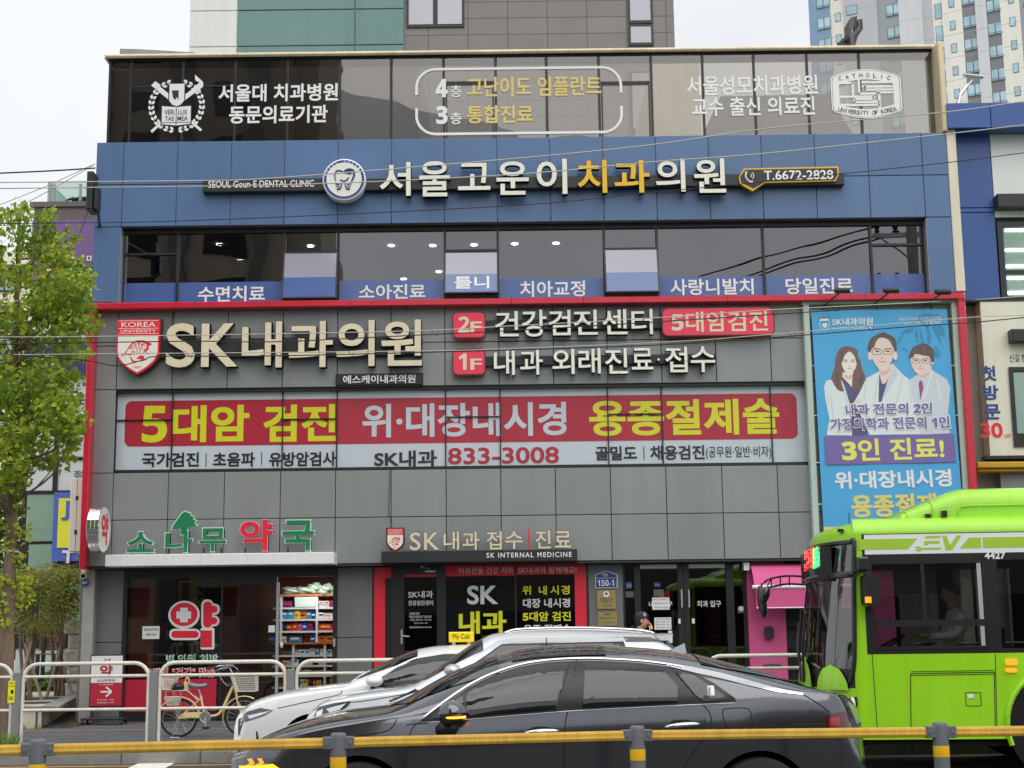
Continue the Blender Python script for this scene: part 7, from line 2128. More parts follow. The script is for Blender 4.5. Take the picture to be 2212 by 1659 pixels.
def apt(nm, lab, stripes, cols, xlab):
 s0, s1 = AP(stripes[0][0], 230)[0], AP(stripes[-1][1], 230)[0]
 q = oA + dA * (s0 + s1) / 2
 t = thing("apartment_tower", lab, "building", (q.x, q.y, 0), "apartment towers behind the clinic")
 def bld(m, nm, mt, par=t): m.xform(MA); return m.build(nm, mt, par)
 m = MB(); m.box(s0, s1, .5, 14, 0, ZT); bld(m, "core", "apt_light")
 for a, b, mt, dep in stripes:
  m = MB(); sa, sb = AP(a, 230)[0], AP(b, 230)[0]; m.box(sa, sb, dep, .5, 0, ZT)
  bld(m, "wall_strip", mt)
 m = MB(); zz = AP(230, 385)[1] - 10 * FH
 while zz < ZT:
  for a, b, mt, dep in stripes:
   m.box(AP(a, 230)[0], AP(b, 230)[0], dep - .004, dep, zz - .03, zz + .03)
  zz += FH
 bld(m, "floor_joint", "apt_line")
 for x, ys, wd, ht, dep, two in cols:
  ys = list(ys)
  sc_, zc_ = AP(x, ys[0])
  for k in range(-1, 9):
   z = zc_ - k * FH
   if z < 12: continue
   m = MB(); m.box(sc_ - wd / 2, sc_ + wd / 2, dep - .05, dep - .001, z - ht / 2, z + ht / 2); wn = bld(m, "window", "apt_frame")
   m = MB(); n = 2 if two else 1
   for q_ in range(n):
    m.box(lerp(sc_ - wd / 2, sc_ + wd / 2, q_ / n) + .07, lerp(sc_ - wd / 2, sc_ + wd / 2, (q_ + 1) / n) - .07, dep - .06, dep - .051, z - ht / 2 + .08, z + ht / 2 - .08)
   bld(m, "pane", "apt_pane", wn)
   if two:
    m = MB(); m.box(sc_ - wd / 2, sc_ + wd / 2, dep - .2, dep - .17, z - ht / 2 + .25, z - ht / 2 + .3); m.box(sc_ - wd / 2, sc_ + wd / 2, dep - .2, dep - .17, z - ht / 2, z - ht / 2 + .05); bld(m, "sill_rail", "apt_frame", wn)
 return t
apt("a", "apartment tower with blue edge and grey slatted strip rising behind the rooftop antenna", [(92, 300, "apt_blue", 0), (300, 440, "apt_cream", .2), (440, 770, "apt_light", -.2), (770, 985, "apt_grey", 0), (985, 1215, "apt_white", -.3), (1215, 1312, "apt_light", .3)],
 [(228, (20,), 1.9, 1.8, 0, True), (370, (165,), .8, 1.3, .2, False), (515, (105,), 1.6, 1.4, -.2, False), (922, (100,), 2.0, 1.7, 0, True)], "a")
apt("b", "cream apartment tower with grey window strips above the deep blue fascia", [(1312, 1410, "apt_cream", .3), (1410, 1608, "apt_cream", 0), (1608, 1740, "apt_dark", .1), (1740, 1850, "apt_white", -.1), (1850, 1985, "apt_dark", .1), (1985, 2180, "apt_cream", 0), (2180, 2700, "apt_grey", .2)],
 [(1362, (105,), 1.0, 2.2, .3, False), (1495, (30,), .75, 1.3, 0, False), (1682, (210,), 1.9, 1.7, .1, True), (1912, (55,), 1.9, 1.7, .1, True), (2100, (215,), .75, 1.3, 0, False), (2290, (215,), 1.9, 1.7, .2, True)], "b")
# antenna-like letter frame on the roof, seen from behind
m = MB(); Yz = 31
def zz(x, y): q = P(1728 + x * .21873, y * .21873, Yz); return (q.x, q.z)
m.prism([zz(*q) for q in ((505, 450), (495, 330), (483, 195), (512, 165), (545, 165), (540, 250), (512, 300), (520, 330), (575, 250), (572, 190), (600, 190), (604, 285), (548, 345), (545, 450))], Yz, Yz + .5, 0)
m.prism([zz(*q) for q in ((545, 165), (562, 160), (560, 240), (540, 300), (540, 250))], Yz - .02, Yz, 1); m.prism([zz(*q) for q in ((600, 190), (614, 186), (620, 290), (570, 360), (545, 450), (545, 345), (604, 285))], Yz - .02, Yz, 1)
m.prism([zz(*q) for q in ((385, 450), (385, 405), (440, 355), (470, 330), (490, 350), (440, 400), (470, 420), (500, 380), (505, 450))], Yz + .1, Yz + .5, 1)
o = m.build("roof_sign_back", ["roof_grey", "letter_side"]); tag(o, "black backed rooftop sign stroke rising over the coping", "sign")
sl_ = thing("street_light", "grey street light leaning over the deep blue fascia", "street light", (P(2074, 220, 40).x, 40, GZ))
a, b, c_ = P(2068, 230, 40), P(2074, 206, 40), P(2100, 172, 40)
m = MB(); m.tube([(a.x, 40, GZ), a, b, c_], [.09, .06, .05, .04], 10); m.build("pole", "steel", sl_)
m = MB(); q = P(2103, 165, 40); m.cbox(-.28, .26, -.14, .14, -.04, .05, .02); m.xform(Matrix.Translation(q) @ Matrix.Rotation(radians(8), 4, 'Y') @ Matrix.Rotation(radians(18), 4, 'X')); m.build("lamp_head", "silver", sl_)
# traffic signal seen edge-on by the blue corner
ts = thing("traffic_signal", "black traffic signal head beside the blue corner of the clinic", "traffic light", (P(194, 410, 24).x, 24, P(194, 455, 24).z))
x0, x1, z0, z1 = rect(186, 199, 369, 452, 24); m = MB(); m.cbox(x0, x1, 24, 24.35, z0, z1, .02); m.cbox(x1, x1 + .07, 24.06, 24.3, z0 + .03, z1 - .25, .02)
for k in range(2):
 zc = lerp(z0, z1, .2 + .4 * k); m.tube([(x0 + .05, 24.17, zc), (x0 - .02, 24.17, zc)], .1, 14)
m.build("housing", "black_plastic", ts, smooth=False)
m = MB(); m.tube([(x1, 24.2, lerp(z0, z1, .5)), (bX0 + .1, 26.2, lerp(z0, z1, .5))], .03, 8); m.build("arm", "black_plastic", ts)
# ------------------------------------------------------------------ overhead cables
mat("cable_grey", A(176, 172, 164), .5); mat("cable_black", (.012, .012, .012), .5)
def cable(lab, pts, r, mt, Y=18.8, hooks=None, end=False):
 w3 = [P(u, v, Y) for u, v in pts]
 w3 = [w3[0] + (w3[0] - w3[1]).normalized() * 3] + w3 + ([] if end else [w3[-1] + (w3[-1] - w3[-2]).normalized() * 3])
 m = MB(); ps = smoothpath(w3, 6); m.tube(ps, r, 6)
 if hooks:
  for u in hooks:
   q = min(ps, key=lambda p_: abs((p_ - EYE).dot(RV) / (p_ - EYE).dot(FW) * FPX + CX - u)); h_ = .07
   m.tube([q + Vector((-.06, 0, h_)), q, q + Vector((.03, 0, -.02)), q + Vector((.05, 0, h_ * .8))], .004, 4)
 o = m.build("overhead_cable", mt, smooth=True); tag(o, lab, "cable", "overhead cables in front of the clinic")
cable("pale cable rising over the clinic's main lettering to the deep blue fascia", [(0, 394), (438, 390), (615, 383), (1106, 343), (1406, 313), (1661, 277), (2033, 243), (2212, 219)], .0075, "cable_grey")
cable("pale cable crossing the middle of the clinic's main lettering and phone plate", [(0, 407), (615, 399), (1106, 377), (1406, 350), (1656, 331), (2056, 288), (2212, 270)], .0075, "cable_grey")
cable("thin black cable below the clinic's main lettering, crossing plain blue panels", [(0, 483), (425, 476), (1106, 444), (1406, 416), (1746, 383), (2056, 350), (2212, 330)], .006, "cable_black")
cable("topmost thin pale cable across the big beige lettering and the red 2F badge", [(0, 728), (200, 727), (850, 716), (1106, 704), (1426, 686), (1671, 669), (2083, 649), (2212, 640)], .006, "cable_grey")
cable("dark hooked cable just under the thin pale cable across the 2F line", [(-20, 744), (200, 740), (425, 737), (600, 738), (900, 724), (1106, 714), (1406, 696), (1671, 679), (1920, 662), (2046, 651), (2212, 644)], .0075, "cable_black", hooks=(218, 470, 660, 920, 1280, 1440, 1560, 1690, 1820))
cable("thin pale cable between the two lettering lines of the floor signs", [(0, 767), (160, 765), (850, 759), (1106, 753), (1456, 738), (1671, 722), (2091, 686), (2212, 681)], .006, "cable_grey")
cable("dark hooked cable dipping over the tiger shield, then across the 1F line", [(100, 772), (185, 778), (250, 790), (310, 778), (350, 769.6), (600, 768.6), (1106, 756), (1400, 746), (1606, 734), (1926, 708.6), (2106, 696), (2212, 686)], .0075, "cable_black", hooks=(400, 590, 720, 1000, 1200, 1350, 1500, 1720, 1880, 1990))
cable("thick dark cable against the sky at the blue corner", [(-60, 376), (0, 374), (110, 369), (206, 363)], .014, "cable_black", 26, end=True)
cable("upper slanting grey cable in the sky over the glass roof railing", [(-40, 458), (0, 442), (100, 402), (206, 353)], .008, "cable_grey", 26, end=True)
cable("lower slanting grey cable in the sky over the ginkgo top", [(-40, 484), (0, 467), (100, 415), (203, 356)], .008, "cable_grey", 26, end=True)
cable("thin dark drop wire falling from the blue corner across the violet sign", [(142, 583), (170, 510), (203, 424)], .006, "cable_black", 26, end=True)
# small dangling wires on the facade
for lab, pts in (("thin dark wire hanging down the grey panels above the reception lettering", ((842, 1015), (841, 1060), (840, 1110), (846, 1122), (842, 1150))), ("thin dark wire looping above the letter S of the big sign", ((376, 668), (371, 690), (372, 700), (378, 706)))):
 m = MB(); m.tube(smoothpath([P(u, v, YF - .06) for u, v in pts], 4), .006, 5); o = m.build("facade_wire", "cable_black"); tag(o, lab, "wire")
# ------------------------------------------------------------------ the other side of the street (seen in the glass and paint)
mat("opposite_wall", A(150, 140, 126), .8, noise=.1, nscale=.4, streak=True)
ap = thing("dark_apartment_tower", "dark apartment tower across the street, mirrored in the tinted clinic glass", "building", (-17, -32, 0))
m = MB(); m.box(-36, -13.2, -44, -32, 0, 62); m.box(-13.2, -11.4, -42, -33.5, 0, 58); m.build("wall", "opposite_wall", ap)
m = MB()
for k in range(18):
 for x in (-33, -28, -23, -18):
  m.box(x, x + 2.2, -31.98, -31.9, 3 + k * 3, 4.6 + k * 3)
m.build("window_band", "dark_wall", ap)
m = MB()
for x in (-30, -25, -20, -15.4):
 m.box(x, x + .9, -31.9, -31.4, 0, 62)
m.build("pilaster", "roof_grey", ap)
lb = thing("low_shop_row", "low dark shop row across the street, mirrored in the sedan's windows", "building", (6, -16, 0))
m = MB(); m.box(-7, 9, -24, -15, -.02, 5.2); m.box(9, 30, -24, -15.5, -.02, 6.4); m.build("wall", "granite_dark", lb)
m = MB()
for k in range(9): m.box(-6 + k * 4, -3.2 + k * 4, -14.98, -14.9, .4, 2.7)
m.build("shop_window", "dark_wall", lb)

up = thing("utility_pole", "grey utility pole with crossarms, mirrored in the end pane of third floor glass", "pole", (9.3, 19.6, GZ))
m = MB(); m.tube([(9.3, 19.6, GZ), (9.3, 19.6, 12)], [.19, .13], 14); m.build("shaft", "concrete", up)
m = MB()
for z in (9.4, 10.6): m.box(8.4, 10.2, 19.5, 19.58, z, z + .1); m.tube([(9.3, 19.5, z - .6), (8.6, 19.5, z)], .02, 6)
m.build("crossarm", "steel", up)
for z in (9.5, 10.7):
 for x in (8.5, 8.9, 9.7, 10.1):
  m = MB(); m.lathe((x, 19.54, z), (0, 0, 1), [(.02, 0), (.07, .04), (.04, .08), (.07, .12), (.04, .16), (.06, .2), (.001, .24)], 12); m.build("insulator", "bike_black", up)
for k, (z, yo, xo) in enumerate(((10.7, 0, -12), (10.75, 2, -9), (9.6, 1, -11), (9.5, 3, -8), (11.4, -1, -10))):
 a, b = Vector((8.6 + .4 * k, 19.5, z)), Vector((xo, yo, z + .2 * k)); m = MB()
 m.tube([a.lerp(b, t / 16) - Vector((0, 0, .8 * (1 - (2 * t / 16 - 1) ** 2))) for t in range(17)], .022, 6)
 o = m.build("overhead_cable", "cable_black", smooth=True); tag(o, "black cable slung across the street above the picture, mirrored in the third floor glass", "cable", "cables mirrored in the third floor glass")
# ------------------------------------------------------------------ vehicles
def paint(name, c, metal=0.0, rough=.3):
 return mat(name, c, rough, metal, coat=1.0)
paint("sedan_paint", (.115, .12, .135), .9, .16); paint("taxi_white", A(214, 220, 222), 0, .35); paint("suv_white", A(206, 210, 214), .1, .3)
mat("car_glass", (.008, .009, .01), .015, spec=.75, coat=.3)
mat("car_trim", (.015, .015, .016), .35)
mat("car_gap", (.004, .004, .004), .8)
mat("well_black", (.006, .006, .006), .9)
mat("satin_chrome", (.8, .81, .82), .16, metal=1)
mat("lamp_glass", (.05, .055, .06), .05, spec=.8, coat=.5)
mat("lamp_white", (.8, .82, .85), .15, coat=.5)
mat("tail_red", (.35, .01, .015), .1, coat=.8); mat("tail_dark", (.09, .006, .008), .1, coat=.8)
mat("indicator", (.8, .3, .02), .3, emit=(1, .30, .015), estr=2.2); mat("indicator_soft", (.8, .25, .02), .3, emit=(1, .26, .015), estr=.9)
mat("cab_yellow", A(244, 190, 16), .4)
class Car:
 def __init__(s, name, label, cat_, u0, u1, vm, Yc, W, sil, belt, plan, wheels, R, bodymat, zsill=.22, p=2.6, q=2.2, side=None):
  s.Yc, s.W = Yc, W
  s.X0, s.X1 = P(u0, vm, Yc).x, P(u1, vm, Yc).x
  s.L = s.X1 - s.X0
  s.root = thing(name, label, cat_, ((s.X0 + s.X1) / 2, Yc, 0))
  s.p, s.q, s.zsill = p, q, zsill
  s.plan = [(a * s.L, b) for a, b in plan]
  s.sil = sorted((P(u, v, Yc).x - s.X0, P(u, v, Yc).z) for u, v in sil)
  s.belt = [(0, .6), (s.L, .6)]
  Yn = Yc - W
  b = []
  for u, v in belt:
   q_ = P(u, v, Yn + .03); b.append((q_.x - s.X0, q_.z))
  s.belt = sorted(b)
  s.wheels, s.R = wheels, R
  s.prof = side or [(0, 0), (.12, .016), (.26, .026), (.45, .022), (.75, .004), (1, -.05)]
 def zt(s, x): return max(spline(s.sil, x), s.zs(x) + .012)
 def zs(s, x): return spline(s.belt, x)
 def ys(s, x): return spline(s.plan, x)
 def zl(s, x):
  z = s.zsill
  for xc, zc in s.wheels:
   d = abs(x - xc)
   if d < s.R: z = max(z, zc + sqrt(s.R**2 - d**2))
  return z
 def half(s, x, z):
  "half width of the body at (x, z)"
  b, zs = s.ys(x), s.zs(x)
  if z >= zs:
   h = max(.02, s.zt(x) - zs); k = min(1, (z - zs) / h)
   return b * max(0, 1 - k ** s.q) ** (1 / s.p)
  t = min(1, (zs - z) / max(.1, zs - s.zsill))
  return b + spline(s.prof, t)
 def top(s, x, c):
  "roof point at lateral share c of -1..1"
  b, zs = s.ys(x), s.zs(x)
  return b * c, zs + (s.zt(x) - zs) * max(0, 1 - abs(c) ** s.p) ** (1 / s.q)
 def W3(s, x, y, z): return (s.X0 + x, s.Yc + y, z)
 def sp(s, u, v, it=6):
  Y = s.Yc - s.W
  for k in range(it):
   q = P(u, v, Y); x, z = q.x - s.X0, q.z
   Y = s.Yc - s.half(x, min(z, s.zt(x)))
  return x, z
 def body(s, mt, n=96):
  m = MB(); rows = []
  xs = sorted(set([s.L * (k / n) for k in range(n + 1)] + [xc + s.R * sin(radians(a)) for xc, zc in s.wheels for a in range(-90, 91, 9)] + [xc + sg * (s.R + .002) for xc, zc in s.wheels for sg in (-1, 1)]))
  for x in xs:
   x = min(max(x, 0.0), s.L)
   zl, zs = s.zl(x), s.zs(x); h = s.zt(x) - zs; b = s.ys(x)
   if zl > zs - .02: zl = zs - .02
   lo = [(-s.half(x, lerp(zl, zs, t)), lerp(zl, zs, t)) for t in [k / 11 for k in range(11)]]
   up = []
   for k in range(0, 25):
    a = pi * k / 24
    c, sn = cos(a), sin(a)
    up.append((-b * (1 if c > 0 else -1) * abs(c) ** (2 / s.p), zs + h * sn ** (2 / s.q)))
   ring_ = lo + up + [(-y, z) for y, z in lo[::-1]]
   rows.append([s.W3(x, y, z) for y, z in ring_])
  m.grid(rows); k = len(rows[0])
  m.add(rows[0], [tuple(range(k))]); m.add(rows[-1], [tuple(range(k - 1, -1, -1))])
  o = m.build("body", mt, s.root, smooth=True, auto=38, recalc=True)
  m = MB(); m.box(s.X0 + .25, s.X1 - .25, s.Yc - s.W * .8, s.Yc + s.W * .8, s.zsill - .02, .55)
  for xc, zc in s.wheels:
   m.box(s.X0 + xc - s.R - .04, s.X0 + xc + s.R + .04, s.Yc - s.W * .72, s.Yc + s.W * .72, .3, min(s.zs(xc) - .06, zc + s.R + .06))
  m.build("underbody", "well_black", s.root)
  return o
 def patch(s, pix, mt, nm, off=.006, step=.04, parent=None, raw=False, th=0):
  pts = pix if raw else [s.sp(u, v) for u, v in pix]
  bm = bmesh.new(); f = bm.faces.new([bm.verts.new((x, 0, z)) for x, z in pts])
  bmesh.ops.triangulate(bm, faces=[f])
  xs = [x for x, z in pts]; zs = [z for x, z in pts]
  for lo, hi, no in ((min(xs), max(xs), (1, 0, 0)), (min(zs), max(zs), (0, 0, 1))):
   c = lo + step
   while c < hi - 1e-4:
    bmesh.ops.bisect_plane(bm, geom=bm.verts[:] + bm.edges[:] + bm.faces[:], plane_co=(c * no[0], 0, c * no[2]), plane_no=no); c += step
  bm.verts.index_update()
  vs = [s.W3(v.co.x, -s.half(v.co.x, min(v.co.z, s.zt(v.co.x) - .004)) - off, v.co.z) for v in bm.verts]; fs = [tuple(v.index for v in f.verts) for f in bm.faces]
  bm.free()
  m = MB(); m.add(vs, fs); return m.build(nm, mt, parent or s.root, smooth=True)
 def line(s, pix, r, mt, nm, off=.0, parent=None, n=5, smooth_=True, flat=1.0):
  pts = [s.sp(u, v) for u, v in pix]
  if smooth_:
   q = smoothpath([(x, 0, z) for x, z in pts], n); pts = [(a.x, a.z) for a in q]
  m = MB(); m.tube([s.W3(x, -s.half(x, min(z, s.zt(x) - .004)) - off, z) for x, z in pts], r, 6); return m.build(nm, mt, parent or s.root, smooth=True)
 def roofpatch(s, xa, xb, c, mt, nm, off=.006, nx=16, ny=14, ca=None):
  "glass or trim lying on the upper surface; xa, xb may be functions of the lateral share"
  m = MB(); rows = []
  for i in range(nx + 1):
   row = []
   for k in range(ny + 1):
    cc = lerp(-c, c, k / ny)
    a_ = xa(cc) if callable(xa) else xa; b_ = xb(cc) if callable(xb) else xb
    x = lerp(a_, b_, i / nx)
    y, z = s.top(x, cc); row.append(s.W3(x, y, z + off))
   rows.append(row)
  m.grid(rows); return m.build(nm, mt, s.root, smooth=True)
 def add_wheels(s, r, spokes=5):
  for xc, zc in s.wheels:
   for sg in (-1, 1):
    m = MB(); yo = s.Yc + sg * (s.W - .03)
    c = (s.X0 + xc, yo, r)
    m.lathe(c, (0, sg, 0), [(r * .6, -.2), (r * .93, -.2), (r, -.17), (r, -.03), (r * .94, 0), (r * .68, .005), (r * .66, -.02)], 36); w_ = m.build("wheel", "tyre", s.root, smooth=True, auto=40)
    m = MB(); m.lathe(c, (0, sg, 0), [(r * .67, -.18), (r * .67, -.015), (r * .62, -.01), (r * .6, -.05)], 36)
    for k in range(spokes * 2):
     a = 2 * pi * k / (spokes * 2) + (.12 if k % 2 else -.12)
     m.tube([(c[0] + .05 * cos(a), yo - sg * .03, r + .05 * sin(a)), (c[0] + r * .63 * cos(a), yo - sg * .025, r + r * .63 * sin(a))], .02, 6)
    m.cyl((c[0], yo - sg * .06, r), (0, sg, 0), .06, .05, 16); m.build("rim", "rim_alloy", w_, smooth=True, auto=40)
 def ellat(s, u, v, du, dv, out, dy, mt, nm, M=None, parent=None):
  x, z = s.sp(u, v); y = -s.half(x, z) - out
  sc = (s.Yc + y) / FPX
  m = MB(); m.ell(s.W3(x, y, z), du * sc, dy, dv * sc, 20, 14, M=M); return m.build(nm, mt, parent or s.root, smooth=True)

PLAN = [(0, .58), (.02, .68), (.06, .77), (.14, .84), (.25, .87), (.5, .885), (.78, .875), (.9, .83), (.96, .76), (.985, .69), (1, .6)]
# ---- dark sedan nearest the fence
sd = Car("sedan", "dark grey fastback sedan with lit orange indicators in the near lane", "car", 532, 1826, 1600, 11.57, .915,
 [(507, 1645), (515, 1628), (530, 1613), (557, 1598.5), (614, 1571), (682, 1548), (757, 1532), (815, 1524.5), (850, 1519), (882, 1506), (930, 1478), (982, 1451), (1021, 1434.5), (1059, 1419.5), (1106, 1406.5), (1171, 1397.5), (1271, 1393.5), (1371, 1398), (1472, 1408.5), (1557, 1428), (1632, 1449), (1707, 1473), (1740, 1483), (1772, 1489), (1807, 1495), (1821, 1503), (1826, 1516), (1836, 1545), (1850, 1600), (1864, 1640)],
 [(507, 1655), (520, 1638), (560, 1613), (612, 1597), (757, 1568), (857, 1554), (922, 1556), (1009, 1550), (1227, 1532), (1475, 1519.5), (1590, 1513), (1700, 1502), (1770, 1500), (1812, 1505), (1828, 1522), (1850, 1580), (1868, 1620)],
 PLAN, [(.95, .335), (3.765, .335)], .372, "sedan_paint")
sd.body("sedan_paint")
sd.add_wheels(.33)
X = lambda u, v=1450: P(u, v, sd.Yc).x - sd.X0
sd.roofpatch(lambda c: X(842) + .30 * abs(c) ** 2.2, lambda c: X(1072) + .05 * abs(c) ** 2, .80, "car_glass", "windshield")
sd.roofpatch(X(1106), X(1300), .66, "car_glass", "sunroof")
sd.roofpatch(lambda c: X(1485) + .04 * abs(c), lambda c: X(1722) - .12 * abs(c) ** 2, .72, "car_glass", "rear_window")
sd.patch([(907, 1559), (960, 1520), (1010, 1486), (1060, 1461), (1120, 1441), (1180, 1431), (1240, 1427), (1300, 1427.5), (1380, 1432), (1440, 1440), (1478, 1449), (1505, 1456), (1540, 1474), (1588, 1508), (1591, 1517), (1475, 1522), (1227, 1535), (1009, 1553)], "car_trim", "window_surround", .004)
for pts, nm in (([(1008, 1499), (1051, 1467), (1111, 1446), (1171, 1436.5), (1228, 1432), (1216, 1480), (1201.6, 1531.5), (1100, 1540), (1008, 1548)], "front_window"),
   ([(1263, 1431.5), (1346, 1434), (1429, 1444), (1463, 1481), (1463, 1517), (1360, 1523), (1258, 1529)], "rear_side_window"), ([(1458, 1449), (1500, 1459), (1532, 1481), (1576, 1510), (1520, 1515), (1500, 1499)], "quarter_window"), ([(930, 1552), (988, 1509), (1001, 1501), (1001, 1546)], "quarter_window")):
 sd.patch(pts, "car_glass", nm, .016)
sd.line([(910, 1555), (960, 1516), (1010, 1482), (1060, 1457), (1120, 1437), (1180, 1427), (1245, 1423), (1300, 1423.5), (1380, 1428), (1440, 1435), (1480, 1443)], .013, "satin_chrome", "chrome_trim", .002)
sd.patch([(1440, 1431), (1500, 1441), (1557, 1453), (1632, 1473), (1690, 1489), (1735, 1497), (1735, 1501), (1680, 1495), (1620, 1481), (1557, 1465), (1510, 1455), (1470, 1445), (1440, 1438)], "satin_chrome", "chrome_trim", .006, .05)
sd.line([(925, 1561), (1009, 1554.5), (1227, 1536.5), (1475, 1523.5), (1591, 1518.5)], .0045, "silver", "belt_trim", .002)
for pts in ([(907, 1560), (893, 1570), (884, 1589), (878, 1615), (877, 1680)], [(1246, 1424), (1236, 1490), (1225, 1542), (1220, 1576), (1219, 1680)], [(1445, 1437), (1480, 1480), (1517, 1520), (1535, 1546), (1532, 1574), (1515, 1601), (1470, 1665)], [(857, 1553), (849, 1568), (829, 1581), (752, 1592), (690, 1601)], [(1733, 1499), (1772, 1523), (1794, 1541)], [(877, 1567), (893, 1564), (925, 1562)]):
 sd.line(pts, .0042, "car_gap", "panel_gap", -.0005)
fl = [(1562, 1533), (1575, 1530), (1606, 1529.5), (1619, 1534), (1624, 1550), (1624, 1566), (1614, 1574), (1590, 1575.5), (1574, 1574), (1565, 1558), (1561, 1542), (1562, 1533)]
sd.line(fl, .0038, "car_gap", "fuel_flap", -.0005, n=3)
for u0, u1, v0, v1 in ((1130, 1208, 1570, 1586), (1434, 1512, 1555, 1573)):
 uc, vc = (u0 + u1) / 2, (v0 + v1) / 2
 sd.patch([(lerp(u0, u1, .12), vc), (lerp(u0, u1, .25), v0 + 1), (lerp(u0, u1, .5), v0 - 1), (lerp(u0, u1, .75), v0 + 1), (lerp(u0, u1, .88), vc), (lerp(u0, u1, .5), v1)], "car_gap", "handle_recess", .003, .03)
 m = MB(); q = []
 for t in [k / 12 for k in range(13)]:
  x, z = sd.sp(lerp(u0, u1, t), lerp(v1 - 4, v0 + 7, t) + 2 * (1 - sin(pi * t))); y = -sd.half(x, z) - .014 - .024 * sin(pi * t) ** .6; q.append(sd.W3(x, y, z))
 m.tube(q, [.006 + .013 * sin(pi * t) ** .4 for t in [k / 12 for k in range(13)]], 10); m.build("door_handle", "satin_chrome", sd.root, smooth=True)
x, z = sd.sp(982, 1540); y = -sd.half(x, z)
m = MB()
rows = []
for k in range(13):
 t = k / 12; xx = x - .095 + .19 * t; hh = .085 * (sin(pi * min(1, .08 + .92 * t) ** .75) ** .55) + .004; zc = z + .0 + .012 * t
 rows.append([sd.W3(xx, y - .13 + .11 * cos(a) * (.35 + .65 * sin(pi * min(.97, .1 + t * .85))), zc + hh * sin(a)) for a in [2 * pi * j / 16 for j in range(16)]])
m.grid(rows, closed=True); m.add(rows[-1], [tuple(range(16))]); mr_ = m.build("mirror", "sedan_paint", sd.root, smooth=True, auto=50)
m = MB(); m.tube(smoothpath([sd.W3(x - .05, y - .225, z - .022), sd.W3(x + .02, y - .245, z - .022), sd.W3(x + .085, y - .225, z - .018)], 5), [.004, .007, .008, .008, .008, .008, .008, .008, .009, .01, .009], 6); m.build("indicator", "indicator", mr_)
m = MB(); m.tube([sd.W3(x - .02, y - .1, z - .07), sd.W3(x - .07, y - .02, z - .13)], [.055, .075], 10); m.build("mirror_foot", "car_trim", mr_, smooth=True)
m = MB(); q = P(1440, 1408, sd.Yc); xx = q.x - sd.X0
m.add([sd.W3(xx, -.02, sd.zt(xx) - .01), sd.W3(xx, .02, sd.zt(xx) - .01), sd.W3(xx + .15, .035, sd.zt(xx + .15) - .01), sd.W3(xx + .15, -.035, sd.zt(xx + .15) - .01), sd.W3(xx + .14, -.006, sd.zt(xx) + .052), sd.W3(xx + .14, .006, sd.zt(xx) + .052)], [(0, 3, 4), (0, 4, 5, 1), (1, 5, 2), (2, 5, 4, 3)]); m.build("antenna_fin", "sedan_paint", sd.root)
sd.patch([(1786, 1546), (1800, 1541), (1829, 1536), (1834, 1548), (1836, 1574), (1788, 1574), (1784, 1560)], "tail_dark", "tail_lamp", .006, .04)
sd.patch([(1792, 1551), (1814, 1547), (1812, 1570), (1791, 1570)], "tail_red", "tail_lamp", .01, .04)
sd.patch([(509, 1640), (530, 1636), (568, 1636), (588, 1646), (612, 1664), (604, 1690), (520, 1690), (511, 1664)], "lamp_glass", "headlight", .006, .04)
for pts in ([(534, 1639), (545, 1638), (551, 1650), (535, 1656), (531, 1653), (541, 1648)], [(556, 1638), (566, 1638), (572, 1649), (556, 1655), (552, 1652), (562, 1647)]):
 sd.patch(pts, "indicator_soft", "indicator", .012, .04)
sd.patch([(517, 1654), (560, 1653), (590, 1650), (610, 1664), (596, 1667), (560, 1664), (520, 1665)], "indicator", "indicator", .014, .04)
sd.patch([(1527, 1481), (1541, 1481), (1543, 1502), (1528, 1502)], "paper", "sticker", .022, .03)
for k in range(8):
 v = 1484 + k * 2.2; sd.patch([(1529, v), (1534, v), (1534, v + 1), (1529, v + 1)], "car_trim", "sticker_bar", .024, .05)
m = MB()
for a, b in (((-.32), .25), ((.1), .62)):
 w0 = [sd.top(X(846) + .01 + .02 * k, a + k * (b - a) / 8) for k in range(9)]
 m.tube([sd.W3(X(846) + .01 + .02 * k, w0[k][0], w0[k][1] + .03) for k in range(9)], .008, 6)
m.build("wiper", "car_trim", sd.root)

# ---- white taxi at the kerb
tx = Car("taxi", "white taxi with a yellow roof sign parked along the kerb", "taxi", 526, 1400, 1550, 17.8, .895,
 [(513, 1592), (515, 1560), (522, 1543), (532, 1527), (557, 1512), (607, 1495), (667, 1484), (732, 1476), (757, 1473), (782, 1457), (832, 1432), (877, 1411), (907, 1401), (957, 1394), (1019, 1391.5), (1110, 1394), (1200, 1410), (1270, 1430), (1330, 1455), (1360, 1464), (1390, 1470), (1397, 1490), (1400, 1560)],
 [(513, 1600), (520, 1556), (532, 1536), (557, 1523), (607, 1509), (667, 1500), (732, 1491), (780, 1486), (824, 1482), (990, 1476), (1150, 1474), (1300, 1470), (1380, 1474), (1396, 1500), (1400, 1570)],
 PLAN, [(.93, .33), (3.77, .33)], .375, "taxi_white")
tx.body("taxi_white"); tx.add_wheels(.325)
X = lambda u, v=1450: P(u, v, tx.Yc).x - tx.X0
tx.roofpatch(lambda c: X(757) + .28 * abs(c) ** 2.2, lambda c: X(905) + .05 * abs(c) ** 2, .82, "car_glass", "windshield")
tx.patch([(800, 1484), (826, 1462), (857, 1442), (907, 1421), (957, 1413), (1020, 1411), (1120, 1414), (1200, 1425), (1260, 1448), (1285, 1470), (1100, 1477), (826, 1485)], "car_trim", "window_surround", .004)
tx.patch([(828, 1462), (858, 1444), (908, 1424), (957, 1417), (990, 1416), (984, 1478), (828, 1482)], "car_glass", "front_window", .016); tx.patch([(1000, 1416), (1110, 1418), (1185, 1428), (1190, 1472), (996, 1477)], "car_glass", "rear_side_window", .016)
